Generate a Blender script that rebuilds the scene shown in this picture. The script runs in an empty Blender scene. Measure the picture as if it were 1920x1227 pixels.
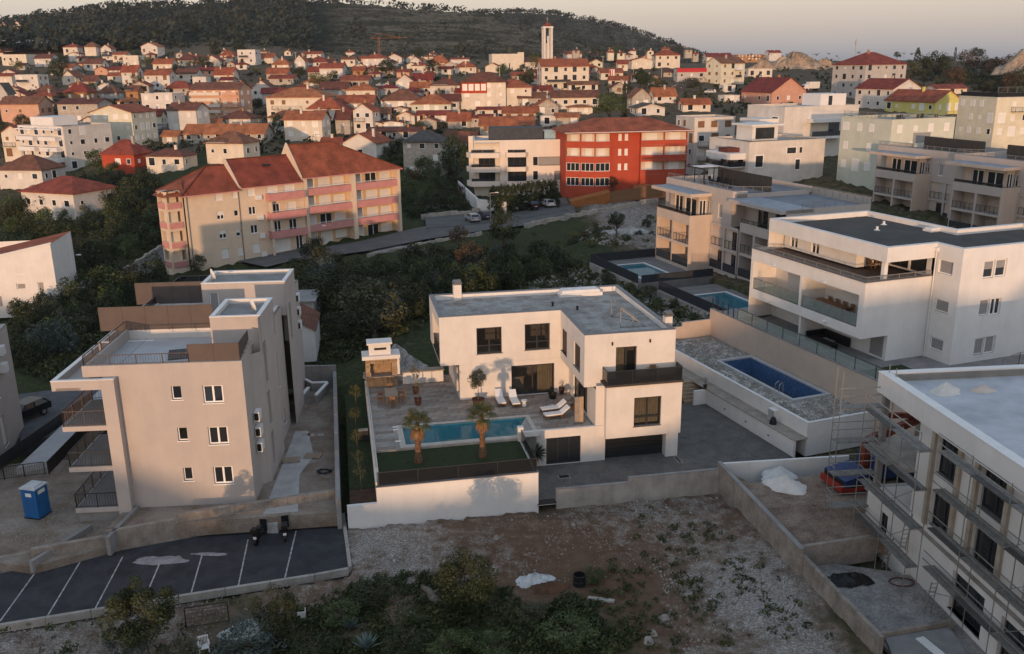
import bpy, math, random
from mathutils import Vector, Matrix
R = math.radians
C = bpy.context.scene.collection
random.seed(7)

# ------------------------------------------------------------ camera
FOC, PIT, ROL, CH = 1690.0, R(16.29), R(-0.658), 29.0
_fw = Vector((0, math.cos(PIT), -math.sin(PIT))); _r0 = Vector((1, 0, 0)); _u0 = _r0.cross(_fw)
_rt = math.cos(ROL) * _r0 + math.sin(ROL) * _u0
_up = -math.sin(ROL) * _r0 + math.cos(ROL) * _u0
cd = bpy.data.cameras.new('camera'); cam = bpy.data.objects.new('camera', cd); C.objects.link(cam)
cam.matrix_world = Matrix(((_rt.x, _up.x, -_fw.x, 0), (_rt.y, _up.y, -_fw.y, 0), (_rt.z, _up.z, -_fw.z, CH), (0, 0, 0, 1)))
cd.sensor_width = 36; cd.lens = 36 * FOC / 1920; cd.clip_end = 9000; cd.clip_start = 0.5
bpy.context.scene.camera = cam

# ------------------------------------------------------------ sky, sun, exposure
SUN_AZ, SUN_EL = 7.0, 2.4          # light travels towards azimuth 7 deg right of +y
w = bpy.data.worlds.new('World'); bpy.context.scene.world = w; w.use_nodes = True
nt = w.node_tree; nt.nodes.clear()
sky = nt.nodes.new('ShaderNodeTexSky'); sky.sky_type = 'NISHITA'; sky.sun_disc = False
sky.sun_elevation = R(SUN_EL); sky.sun_rotation = R(180 + SUN_AZ); sky.altitude = 50; sky.dust_density = 1.0
bgn = nt.nodes.new('ShaderNodeBackground'); bgn.inputs['Strength'].default_value = 0.06
out = nt.nodes.new('ShaderNodeOutputWorld')
# twilight: the thick evening air the Nishita model leaves dark - dusk-blue at the horizon, a pale rose band above, and the glow on the sun's side
tcw = nt.nodes.new('ShaderNodeTexCoord'); sxyz = nt.nodes.new('ShaderNodeSeparateXYZ'); nt.links.new(tcw.outputs['Generated'], sxyz.inputs[0])
rpw = nt.nodes.new('ShaderNodeValToRGB'); nt.links.new(sxyz.outputs['Z'], rpw.inputs[0]); e = rpw.color_ramp.elements
e[0].position = 0.0; e[0].color = (.30, .335, .395, 1); e[1].position = 1.0; e[1].color = (.36, .48, .66, 1)
for p, c in ((.012, (.40, .42, .46)), (.04, (.60, .545, .53)), (.085, (.86, .77, .70)), (.22, (.58, .57, .585)), (.5, (.42, .49, .60))):
    k = e.new(p); k.color = (*c, 1)
dt = nt.nodes.new('ShaderNodeVectorMath'); dt.operation = 'DOT_PRODUCT'; nt.links.new(tcw.outputs['Generated'], dt.inputs[0])
dt.inputs[1].default_value = (-math.sin(R(SUN_AZ)), -math.cos(R(SUN_AZ)), .12)
mrw = nt.nodes.new('ShaderNodeMapRange'); mrw.inputs['From Min'].default_value = -.3; mrw.inputs['From Max'].default_value = 1; mrw.inputs['To Min'].default_value = 0.84; mrw.inputs['To Max'].default_value = 1.4
nt.links.new(dt.outputs['Value'], mrw.inputs[0])
b2 = nt.nodes.new('ShaderNodeBackground'); nt.links.new(rpw.outputs[0], b2.inputs[0]); nt.links.new(mrw.outputs[0], b2.inputs[1])
adw = nt.nodes.new('ShaderNodeAddShader')
nt.links.new(sky.outputs[0], bgn.inputs[0]); nt.links.new(bgn.outputs[0], adw.inputs[0]); nt.links.new(b2.outputs[0], adw.inputs[1]); nt.links.new(adw.outputs[0], out.inputs[0])
sl = bpy.data.lights.new('sun', 'SUN'); sl.energy = 3.05; sl.angle = R(0.6); sl.color = (1.0, 0.60, 0.34)
so = bpy.data.objects.new('sun', sl); C.objects.link(so)
_d = Vector((math.sin(R(SUN_AZ)) * math.cos(R(SUN_EL)), math.cos(R(SUN_AZ)) * math.cos(R(SUN_EL)), -math.sin(R(SUN_EL))))
so.rotation_euler = _d.to_track_quat('-Z', 'Y').to_euler(); so.location = (0, -50, 60)
vs = bpy.context.scene.view_settings
vs.view_transform = 'Standard'; vs.look = 'None'; vs.gamma = 1; vs.exposure = 0.0; vs.use_curve_mapping = False

# ------------------------------------------------------------ photo pixel -> place helpers
def ray(x, y): return _rt * ((x - 960) / FOC) - _up * ((y - 613.5) / FOC) + _fw
def at(x, y, z=0.0):
    d = ray(x, y); t = (z - CH) / d.z; return Vector((d.x * t, d.y * t, z))
def atd(x, y, dist):
    d = ray(x, y); t = dist / math.hypot(d.x, d.y); return Vector((d.x * t, d.y * t, CH + d.z * t))
class Fr:
    """a building's own frame: u along its front, v into depth, z up"""
    def __init__(s, o, yaw):
        s.o = Vector((o[0], o[1])); s.a = R(yaw); s.U = Vector((math.cos(s.a), math.sin(s.a))); s.V = Vector((-s.U.y, s.U.x))
    def uv(s, x, y, z): d = at(x, y, z).xy - s.o; return (d @ s.U, d @ s.V)
    def uz(s, x, y, v=0.0):
        d = ray(x, y); t = (s.o @ s.V + v) / (d.xy @ s.V); return ((d.xy * t - s.o) @ s.U, CH + d.z * t)
    def vz(s, x, y, u=0.0):
        d = ray(x, y); t = (s.o @ s.U + u) / (d.xy @ s.U); return ((d.xy * t - s.o) @ s.V, CH + d.z * t)
    def W(s, u, v, z=0.0): q = s.o + s.U * u + s.V * v; return Vector((q.x, q.y, z))

# ------------------------------------------------------------ materials
MATS = {}
def _n(t, k, **kw):
    n = t.nodes.new(k)
    for a, b in kw.items(): setattr(n, a, b)
    return n
def mat(name, col, rough=0.85, var=0.08, scale=1.2, bump=0.0, bscale=20.0, metal=0.0, col2=None, fine=0.0, spec=0.3, streak=0.0):
    """coloured surface: two noise octaves of wear between col and col2, fine relief"""
    if name in MATS: return MATS[name]
    m = bpy.data.materials.new(name); m.use_nodes = True; t = m.node_tree; b = t.nodes['Principled BSDF']
    b.inputs['Roughness'].default_value = rough; b.inputs['Metallic'].default_value = metal; b.inputs['Specular IOR Level'].default_value = spec
    c2 = col2 or tuple(max(0, c * (1 - 3 * var)) for c in col)
    tc = _n(t, 'ShaderNodeTexCoord'); n1 = _n(t, 'ShaderNodeTexNoise'); n1.inputs['Scale'].default_value = scale; n1.inputs['Detail'].default_value = 6; n1.inputs['Roughness'].default_value = 0.65
    t.links.new(tc.outputs['Object'], n1.inputs['Vector'])
    rp = _n(t, 'ShaderNodeValToRGB'); rp.color_ramp.elements[0].position = 0.35; rp.color_ramp.elements[1].position = 0.62
    rp.color_ramp.elements[0].color = (*c2, 1); rp.color_ramp.elements[1].color = (*col, 1)
    t.links.new(n1.outputs['Fac'], rp.inputs['Fac']); last = rp.outputs['Color']
    if fine > 0:
        n3 = _n(t, 'ShaderNodeTexNoise'); n3.inputs['Scale'].default_value = bscale; n3.inputs['Detail'].default_value = 4; t.links.new(tc.outputs['Object'], n3.inputs['Vector'])
        mr = _n(t, 'ShaderNodeMapRange'); mr.inputs['From Min'].default_value = .3; mr.inputs['From Max'].default_value = .7; mr.inputs['To Min'].default_value = 1 - fine; mr.inputs['To Max'].default_value = 1 + fine
        t.links.new(n3.outputs['Fac'], mr.inputs['Value'])
        mx = _n(t, 'ShaderNodeVectorMath', operation='MULTIPLY'); t.links.new(last, mx.inputs[0]); t.links.new(mr.outputs[0], mx.inputs[1]); last = mx.outputs[0]
    if streak > 0:   # rain streaks and grime running down the wall
        mp = _n(t, 'ShaderNodeMapping'); mp.inputs['Scale'].default_value = (1.3, 1.3, .07); t.links.new(tc.outputs['Object'], mp.inputs[0])
        n4 = _n(t, 'ShaderNodeTexNoise'); n4.inputs['Scale'].default_value = 1.0; n4.inputs['Detail'].default_value = 7; n4.inputs['Roughness'].default_value = .7; t.links.new(mp.outputs[0], n4.inputs['Vector'])
        m4 = _n(t, 'ShaderNodeMapRange'); m4.inputs['From Min'].default_value = .36; m4.inputs['From Max'].default_value = .58; m4.inputs['To Min'].default_value = 1 - streak; m4.inputs['To Max'].default_value = 1
        t.links.new(n4.outputs['Fac'], m4.inputs['Value']); m5 = _n(t, 'ShaderNodeVectorMath', operation='MULTIPLY'); t.links.new(last, m5.inputs[0]); t.links.new(m4.outputs[0], m5.inputs[1]); last = m5.outputs[0]
    t.links.new(last, b.inputs['Base Color'])
    if bump > 0:
        n2 = _n(t, 'ShaderNodeTexNoise'); n2.inputs['Scale'].default_value = bscale; n2.inputs['Detail'].default_value = 5; t.links.new(tc.outputs['Object'], n2.inputs['Vector'])
        bp = _n(t, 'ShaderNodeBump'); bp.inputs['Strength'].default_value = bump; bp.inputs['Distance'].default_value = 0.05
        t.links.new(n2.outputs['Fac'], bp.inputs['Height']); t.links.new(bp.outputs[0], b.inputs['Normal'])
    MATS[name] = m; return m
def roofmat(name, col, col2, tile=0.33):
    """clay tiles: courses and columns from the object's uv-less slope by generated uv"""
    if name in MATS: return MATS[name]
    m = bpy.data.materials.new(name); m.use_nodes = True; t = m.node_tree; b = t.nodes['Principled BSDF']
    b.inputs['Roughness'].default_value = .8; b.inputs['Specular IOR Level'].default_value = .25
    uv = _n(t, 'ShaderNodeUVMap'); tc = _n(t, 'ShaderNodeTexCoord'); oi = _n(t, 'ShaderNodeObjectInfo')
    br = _n(t, 'ShaderNodeTexBrick'); br.inputs['Scale'].default_value = 1; br.inputs['Brick Width'].default_value = tile * .8; br.inputs['Row Height'].default_value = tile
    br.inputs['Mortar Size'].default_value = .02; br.inputs['Bias'].default_value = -.1; br.offset = 0.0
    br.inputs['Color1'].default_value = (*col, 1); br.inputs['Color2'].default_value = (*col2, 1); br.inputs['Mortar'].default_value = (*[c * .45 for c in col2], 1)
    t.links.new(uv.outputs[0], br.inputs['Vector'])
    n1 = _n(t, 'ShaderNodeTexNoise'); n1.inputs['Scale'].default_value = .55; n1.inputs['Detail'].default_value = 7; t.links.new(tc.outputs['Object'], n1.inputs['Vector'])
    mr = _n(t, 'ShaderNodeMapRange'); mr.inputs['From Min'].default_value = .3; mr.inputs['From Max'].default_value = .7; mr.inputs['To Min'].default_value = .62; mr.inputs['To Max'].default_value = 1.25
    t.links.new(n1.outputs['Fac'], mr.inputs['Value'])
    mx = _n(t, 'ShaderNodeVectorMath', operation='MULTIPLY'); t.links.new(br.outputs['Color'], mx.inputs[0]); t.links.new(mr.outputs[0], mx.inputs[1])
    hs = _n(t, 'ShaderNodeHueSaturation'); m2 = _n(t, 'ShaderNodeMapRange'); m2.inputs['To Min'].default_value = .72; m2.inputs['To Max'].default_value = 1.25; t.links.new(oi.outputs['Random'], m2.inputs['Value'])
    t.links.new(m2.outputs[0], hs.inputs['Value']); m3 = _n(t, 'ShaderNodeMapRange'); m3.inputs['To Min'].default_value = .487; m3.inputs['To Max'].default_value = .512; t.links.new(oi.outputs['Random'], m3.inputs['Value']); t.links.new(m3.outputs[0], hs.inputs['Hue'])
    t.links.new(mx.outputs[0], hs.inputs['Color']); t.links.new(hs.outputs[0], b.inputs['Base Color'])
    wv = _n(t, 'ShaderNodeTexWave'); wv.inputs['Scale'].default_value = .5 / (tile * .8) ; wv.bands_direction = 'X'; t.links.new(uv.outputs[0], wv.inputs['Vector'])
    bp = _n(t, 'ShaderNodeBump'); bp.inputs['Strength'].default_value = .5; bp.inputs['Distance'].default_value = .08; t.links.new(wv.outputs['Fac'], bp.inputs['Height']); t.links.new(bp.outputs[0], b.inputs['Normal'])
    MATS[name] = m; return m
def glassmat(name, tint=(.02, .024, .028), rough=.04, alpha=1.0, spec=.6):
    """window glass: dark and glossy; alpha < 1 lets what stands behind it show"""
    if name in MATS: return MATS[name]
    m = bpy.data.materials.new(name); m.use_nodes = True; t = m.node_tree; b = t.nodes['Principled BSDF']
    b.inputs['Base Color'].default_value = (*tint, 1); b.inputs['Roughness'].default_value = rough; b.inputs['Specular IOR Level'].default_value = spec; b.inputs['Alpha'].default_value = alpha
    MATS[name] = m; return m
def leafmat(name, c1, c2, c3=None, sc=1.6):
    if name in MATS: return MATS[name]
    m = bpy.data.materials.new(name); m.use_nodes = True; t = m.node_tree; b = t.nodes['Principled BSDF']
    b.inputs['Roughness'].default_value = .65; b.inputs['Specular IOR Level'].default_value = .25
    g = _n(t, 'ShaderNodeNewGeometry'); oi = _n(t, 'ShaderNodeObjectInfo'); tc = _n(t, 'ShaderNodeTexCoord')
    n1 = _n(t, 'ShaderNodeTexNoise'); n1.inputs['Scale'].default_value = sc; n1.inputs['Detail'].default_value = 3; t.links.new(tc.outputs['Object'], n1.inputs['Vector'])
    a = _n(t, 'ShaderNodeMath', operation='MULTIPLY_ADD'); a.inputs[1].default_value = .45; t.links.new(g.outputs['Random Per Island'], a.inputs[0]); t.links.new(n1.outputs['Fac'], a.inputs[2])
    rp = _n(t, 'ShaderNodeValToRGB'); e = rp.color_ramp.elements; e[0].position = .35; e[0].color = (*c1, 1); e[1].position = .95; e[1].color = (*(c3 or c2), 1)
    k = e.new(.65); k.color = (*c2, 1)
    t.links.new(a.outputs[0], rp.inputs['Fac'])
    hs = _n(t, 'ShaderNodeHueSaturation'); m2 = _n(t, 'ShaderNodeMapRange'); m2.inputs['To Min'].default_value = .75; m2.inputs['To Max'].default_value = 1.3; t.links.new(oi.outputs['Random'], m2.inputs['Value'])
    t.links.new(m2.outputs[0], hs.inputs['Value']); t.links.new(rp.outputs['Color'], hs.inputs['Color']); t.links.new(hs.outputs[0], b.inputs['Base Color'])
    MATS[name] = m; return m

WHITE = mat('white_render', (.665, .625, .575), .9, .035, .7, .15, 40, streak=.045)
WHITE2 = mat('fresh_white_render', (.70, .68, .65), .9, .03, .6, .15, 40, streak=.045)
GREY_R = mat('warm_grey_render', (.45, .40, .365), .92, .03, .6, .3, 45, streak=.05)
CREAM = mat('cream_render', (.66, .59, .49), .9, .05, .5, .2, 30, streak=.05)
SAND_R = mat('sand_render', (.54, .44, .36), .9, .04, .5, .2, 30, streak=.045)
PINK = mat('pink_render', (.55, .25, .23), .85, .05, .8)
REDW = mat('brick_red_render', (.42, .07, .035), .85, .05, .6, .15, 30, streak=.045)
CONC = mat('raw_concrete', (.40, .37, .33), .92, .1, .8, .3, 18, fine=.12, streak=.16)
CONCD = mat('grey_concrete', (.27, .26, .25), .92, .1, .6, .25, 18, fine=.1)
SLABG = mat('pale_screed', (.46, .46, .46), .9, .06, .4, .1, 20)
ROOFG = mat('gravel_roof', (.34, .34, .33), .95, .12, .5, .5, 30, col2=(.23, .22, .2), fine=.2)
ROOFD = mat('dark_membrane', (.075, .07, .066), .9, .1, .35, .2, 20)
SCREEDR = mat('dusty_screed', (.50, .51, .53), .9, .08, .35, .1, 15, col2=(.36, .37, .39))
COPING = mat('grey_zinc_coping', (.16, .17, .19), .45, .06, 1, metal=.4)
METALW = mat('white_metal', (.72, .71, .69), .5, .03)
DARKM = mat('anthracite_metal', (.028, .029, .032), .5, .05)
BROWNM = mat('brown_panel', (.095, .074, .066), .6, .06, .8)
BLUEP = mat('charcoal_panel', (.03, .035, .042), .6, .05, .8)
BROWND = mat('dark_brown_shutter', (.05, .032, .026), .6, .05)
GREYSH = mat('grey_shutter', (.27, .265, .26), .6, .03)
WSH = mat('white_shutter', (.72, .70, .66), .6, .03)
PVC = mat('white_pvc', (.78, .77, .75), .4, .02)
STEEL = mat('galvanised_steel', (.36, .35, .33), .5, .12, 3, metal=.6)
DECK = mat('scaffold_plank', (.23, .22, .2), .85, .15, 2, fine=.15)
WOOD = mat('warm_wood', (.23, .12, .06), .7, .12, 3)
WOODL = mat('pale_wood', (.36, .27, .19), .8, .1, 3)
BLACK = mat('black_plastic', (.012, .012, .013), .5, .05)
GLASS = glassmat('dark_window_glass')
GLASSV = glassmat('clear_window_glass', (.015, .017, .018), .02, .55)
SMOKE = glassmat('smoked_balustrade_glass', (.02, .022, .025), .03, .72)
PALEG = glassmat('pale_balustrade_glass', (.30, .36, .34), .05, .42)
T_RED = roofmat('red_tiles', (.31, .078, .042), (.24, .058, .035))
T_ORG = roofmat('orange_tiles', (.38, .125, .058), (.30, .095, .048))
T_BRN = roofmat('brown_tiles', (.21, .085, .052), (.155, .066, .044))
T_GRY = roofmat('grey_tiles', (.115, .108, .10), (.085, .08, .075))

# ------------------------------------------------------------ mesh builder
class MB:
    def __init__(s): s.v = []; s.f = []
    def q(s, *p): n = len(s.v); s.v += [tuple(x) for x in p]; s.f.append(tuple(range(n, n + len(p)))); return s
    def box(s, x0, x1, y0, y1, z0, z1):
        n = len(s.v); s.v += [(x0, y0, z0), (x1, y0, z0), (x1, y1, z0), (x0, y1, z0), (x0, y0, z1), (x1, y0, z1), (x1, y1, z1), (x0, y1, z1)]
        s.f += [(n + a, n + b, n + c, n + d) for a, b, c, d in ((3, 2, 1, 0), (4, 5, 6, 7), (0, 1, 5, 4), (1, 2, 6, 5), (2, 3, 7, 6), (3, 0, 4, 7))]; return s
    def prism(s, poly, z0, z1):
        n = len(s.v); k = len(poly)
        ar = sum(poly[i][0] * poly[(i + 1) % k][1] - poly[(i + 1) % k][0] * poly[i][1] for i in range(k))
        if ar < 0: poly = poly[::-1]
        f0 = z0 if callable(z0) else (lambda a, b: z0); f1 = z1 if callable(z1) else (lambda a, b: z1)
        s.v += [(p[0], p[1], f0(p[0], p[1])) for p in poly] + [(p[0], p[1], f1(p[0], p[1])) for p in poly]
        s.f += [tuple(n + i for i in range(k))[::-1], tuple(n + k + i for i in range(k))]
        s.f += [(n + i, n + (i + 1) % k, n + k + (i + 1) % k, n + k + i) for i in range(k)]; return s
    def bar(s, a, b, w=.05, h=None):
        """square bar from a to b"""
        a = Vector(a); b = Vector(b); d = (b - a).normalized(); h = h or w
        r = d.cross(Vector((0, 0, 1))); r = r.normalized() if r.length > 1e-4 else Vector((1, 0, 0)); u = r.cross(d)
        n = len(s.v)
        for p in (a, b): s.v += [tuple(p + r * i * w / 2 + u * j * h / 2) for i, j in ((-1, -1), (1, -1), (1, 1), (-1, 1))]
        s.f += [(n, n + 1, n + 2, n + 3), (n + 7, n + 6, n + 5, n + 4)] + [(n + i, n + 4 + i, n + 4 + (i + 1) % 4, n + (i + 1) % 4) for i in range(4)]; return s
    def tube(s, pts, r, k=6):
        pts = [Vector(p) for p in pts]; rr = r if isinstance(r, (list, tuple)) else [r] * len(pts); n = len(s.v)
        for i, p in enumerate(pts):
            d = (pts[min(i + 1, len(pts) - 1)] - pts[max(i - 1, 0)]).normalized(); a = d.cross(Vector((0, 0, 1))); a = a.normalized() if a.length > 1e-3 else Vector((1, 0, 0)); b = a.cross(d)
            s.v += [tuple(p + (a * math.cos(6.2832 * j / k) + b * math.sin(6.2832 * j / k)) * rr[i]) for j in range(k)]
        for i in range(len(pts) - 1): s.f += [(n + i * k + j, n + i * k + (j + 1) % k, n + (i + 1) * k + (j + 1) % k, n + (i + 1) * k + j) for j in range(k)]
        m = n + (len(pts) - 1) * k; s.f += [tuple(n + j for j in range(k)), tuple(m + j for j in range(k))[::-1]]; return s
    def lathe(s, prof, k=12, c=(0, 0, 0)):
        n = len(s.v)
        for r, z in prof: s.v += [(c[0] + r * math.cos(6.2832 * j / k), c[1] + r * math.sin(6.2832 * j / k), c[2] + z) for j in range(k)]
        for i in range(len(prof) - 1): s.f += [(n + i * k + j, n + i * k + (j + 1) % k, n + (i + 1) * k + (j + 1) % k, n + (i + 1) * k + j) for j in range(k)]
        m = n + (len(prof) - 1) * k; s.f += [tuple(n + j for j in range(k))[::-1], tuple(m + j for j in range(k))]; return s
    def wall(s, a, b, z0, z1, holes=(), dep=.18, th=0.0):
        """a wall sheet from a to b (xy, its outside on the right-hand side of a->b) with reveals dep deep at the holes (t0,t1,za,zb)"""
        a = Vector(a[:2]); b = Vector(b[:2]); L = (b - a).length; d = (b - a) / L; nrm = Vector((d.y, -d.x))
        T = sorted({0, L, *[min(max(h[i], 0), L) for h in holes for i in (0, 1)]}); Z = sorted({z0, z1, *[min(max(h[i], z0), z1) for h in holes for i in (2, 3)]})
        P = lambda t, z, o=0: (a.x + d.x * t - nrm.x * o, a.y + d.y * t - nrm.y * o, z)
        for i in range(len(T) - 1):
            for j in range(len(Z) - 1):
                tm, zm = (T[i] + T[i + 1]) / 2, (Z[j] + Z[j + 1]) / 2
                if T[i + 1] - T[i] < 1e-4 or Z[j + 1] - Z[j] < 1e-4: continue
                if any(h[0] < tm < h[1] and h[2] < zm < h[3] for h in holes): continue
                s.q(P(T[i], Z[j]), P(T[i + 1], Z[j]), P(T[i + 1], Z[j + 1]), P(T[i], Z[j + 1]))
        for t0, t1, za, zb in holes:
            s.q(P(t0, za), P(t0, zb), P(t0, zb, dep), P(t0, za, dep)); s.q(P(t1, za, dep), P(t1, zb, dep), P(t1, zb), P(t1, za))
            s.q(P(t0, za), P(t0, za, dep), P(t1, za, dep), P(t1, za)); s.q(P(t0, zb, dep), P(t0, zb), P(t1, zb), P(t1, zb, dep))
        return s
    def mesh(s, name, m, smooth=False, uv=False):
        me = bpy.data.meshes.new(name); me.from_pydata(s.v, [], s.f); me.materials.append(m)
        if smooth: me.polygons.foreach_set('use_smooth', [True] * len(me.polygons))
        if uv:
            ul = me.uv_layers.new(name='UVMap').data
            for p in me.polygons:
                n = p.normal; a = Vector((-n.y, n.x, 0)); a = a.normalized() if a.length > 1e-3 else Vector((1, 0, 0)); c = n.cross(a)
                for li in p.loop_indices: co = me.vertices[me.loops[li].vertex_index].co; ul[li].uv = (co @ a, co @ c)
        return me
    def obj(s, name, m, parent=None, **k): return put(s.mesh(name, m, **k), name, parent)
def put(me, name, parent=None, loc=None, rz=0.0, sc=None):
    o = bpy.data.objects.new(name, me); C.objects.link(o)
    if parent is not None: o.parent = parent
    if loc is not None: o.location = loc
    if rz: o.rotation_euler = (0, 0, rz)
    if sc is not None: o.scale = sc
    return o
def tag(o, label=None, cat=None, group=None, kind=None):
    if label: o['label'] = label
    if cat: o['category'] = cat
    if group: o['group'] = group
    if kind: o['kind'] = kind
    return o
def thing(name, label, cat, loc=(0, 0, 0), rz=0.0, group=None):
    o = bpy.data.objects.new(name, None); C.objects.link(o); o.location = loc; o.rotation_euler = (0, 0, rz); o.empty_display_size = .2
    return tag(o, label, cat, group)
def struct(o): o['kind'] = 'structure'; return o
def stuff(o): o['kind'] = 'stuff'; return o
def dup(o, loc=None, rz=None, label=None, sc=None):
    r = o.copy(); C.objects.link(r)
    def kids(a, b):
        for ch in a.children:
            c = ch.copy(); C.objects.link(c); c.parent = b; kids(ch, c)
    kids(o, r)
    if loc is not None: r.location = loc
    if rz is not None: r.rotation_euler = (0, 0, rz)
    if sc is not None: r.scale = (sc, sc, sc) if not isinstance(sc, tuple) else sc
    if label: r['label'] = label
    return r
def lp(root):
    """world -> root's local coordinates"""
    m = Matrix.Translation(root.location) @ root.rotation_euler.to_matrix().to_4x4(); mi = m.inverted()
    return lambda p: mi @ Vector(p)

# ------------------------------------------------------------ windows and railings as parts
_wc = {}
def winmesh(w, h, style):
    """meshes (frame, pane, shutter) of a window in its own plane, outside towards -y, x from 0 to w, z from 0 to h"""
    k = (round(w, 1), round(h, 1), style)
    if k in _wc: return _wc[k]
    fr = {'white': PVC, 'dark': DARKM, 'brown': WOOD}.get(style.split('-')[0], PVC); f = MB(); t = min(.09, w * .12)
    f.box(0, w, 0, .07, 0, t).box(0, w, 0, .07, h - t, h).box(0, t, 0, .07, t, h - t).box(w - t, w, 0, .07, t, h - t)
    if 'two' in style: f.box(w / 2 - t * .7, w / 2 + t * .7, -.005, .068, t, h - t)
    if 'three' in style: f.box(w / 3 - t * .5, w / 3 + t * .5, -.005, .068, t, h - t); f.box(2 * w / 3 - t * .5, 2 * w / 3 + t * .5, -.005, .068, t, h - t)
    if 'low' in style: f.box(t, w - t, -.006, .068, h * .28, h * .28 + t)
    fm = f.mesh('frame', fr); pm = MB().q((t, .05, t), (w - t, .05, t), (w - t, .05, h - t), (t, .05, h - t)).mesh('pane', GLASSV if 'clear' in style else GLASS)
    sm = None
    if 'shut' in style or 'half' in style:
        b = MB(); z0 = t if 'shut' in style else h * .5; nn = 5
        for i in range(nn): b.box(t, w - t, .008 + (i % 2) * .006, .045, z0 + (h - t - z0) * i / nn, z0 + (h - t - z0) * (i + 1) / nn - .003)
        sm = b.mesh('shutter', BROWND if 'dshut' in style else GREYSH if 'grey' in style else WOOD if 'brown' in style else WSH)
    _wc[k] = (fm, pm, sm); return _wc[k]
def window(parent, p, rz, w, h, style='white-two', name='window', dep=.12, sill=True):
    """p: lower left corner on the wall face (parent coords), rz: wall direction; the window sits dep behind the face"""
    fm, pm, sm = winmesh(w, h, style); c, s = math.cos(rz), math.sin(rz)
    o = put(fm, name, parent, (p[0] - s * dep, p[1] + c * dep, p[2]), rz); o.scale = (w / round(w, 1) if round(w, 1) else 1, 1, h / round(h, 1) if round(h, 1) else 1)
    put(pm, 'pane', o)
    if sm: put(sm, 'shutter', o)
    if sill and 'door' not in name and dep > .05:
        k = ('sill', round(w, 1))
        if k not in _wc: _wc[k] = MB().box(-.06, w + .06, -dep - .05, 0, -.05, 0).mesh('sill', PVC if 'white' in style else COPING)
        put(_wc[k], 'sill', o)
    return o
def facade(root, a, b, z0, z1, wins, m, dep=.14, name='wall', flush=False):
    """a wall part with openings and a window part in each: wins = (t0, t1, za, zb, style[, name])"""
    mb = MB().wall(a, b, z0, z1, [x[:4] for x in wins], dep=dep + .06); o = mb.obj(name, m, root)
    av = Vector(a[:2]); d = Vector(b[:2]) - av; rz = math.atan2(d.y, d.x); d.normalize()
    for x in wins:
        q = av + d * x[0]; window(root, (q.x, q.y, x[2]), rz, x[1] - x[0], x[3] - x[2], x[4], x[5] if len(x) > 5 else 'window', dep)
    return o
def railing(parent, pts, h=1.0, step=1.2, m=DARKM, style='bars', z=None, name='railing', panel=None, gap=.15):
    """railing along pts (xyz): rail, posts and what fills it (bars, glass, panel, mesh). Bars, posts, panels are parts"""
    pts = [Vector(p) for p in pts]; mb = MB(); pan = []; bars = MB(); posts = []
    for a, b in zip(pts, pts[1:]):
        L = (b - a).length
        if L < .05: continue
        n = max(1, round(L / step)); up = Vector((0, 0, h))
        mb.bar(a + up, b + up, .05)
        if style in ('bars', 'wires'): mb.bar(a + up * .1, b + up * .1, .035)
        for i in range(n + 1): posts.append(a.lerp(b, i / n))
        if style == 'bars':
            k = max(2, int(L / gap))
            for i in range(1, k): p = a.lerp(b, i / k); j = (random.random() - .5) * .09; dd = (b - a).normalized() * j; bars.bar(p + up * .1 - dd, p + up + dd, .017)
        if style == 'wires':
            for q in (.3, .5, .7, .85): mb.bar(a + up * q, b + up * q, .015)
        if style in ('glass', 'panel'):
            for i in range(n): pan.append((a.lerp(b, (i + .02) / n), a.lerp(b, (i + .98) / n)))
    o = mb.obj(name, m, parent)
    pm = MB().box(-.025, .025, -.025, .025, 0, h - .026).mesh('post', m)
    for p in posts: put(pm, 'post', o, p)
    if style == 'bars' and bars.v: stuff(bars.obj('bars', m, o))
    for a, b in pan:
        d = (b - a); n = Vector((-d.y, d.x, 0)).normalized() * .012; u = Vector((0, 0, h - .03)); lo = Vector((0, 0, .04)); x = MB()
        c = [a - n, b - n, b + n, a + n]; x.v = [tuple(p + lo) for p in c] + [tuple(p + u) for p in c]
        x.f = [(3, 2, 1, 0), (4, 5, 6, 7), (0, 1, 5, 4), (1, 2, 6, 5), (2, 3, 7, 6), (3, 0, 4, 7)]
        x.obj('glass_panel' if style == 'glass' else 'panel', panel or SMOKE, o)
    return o
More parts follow.
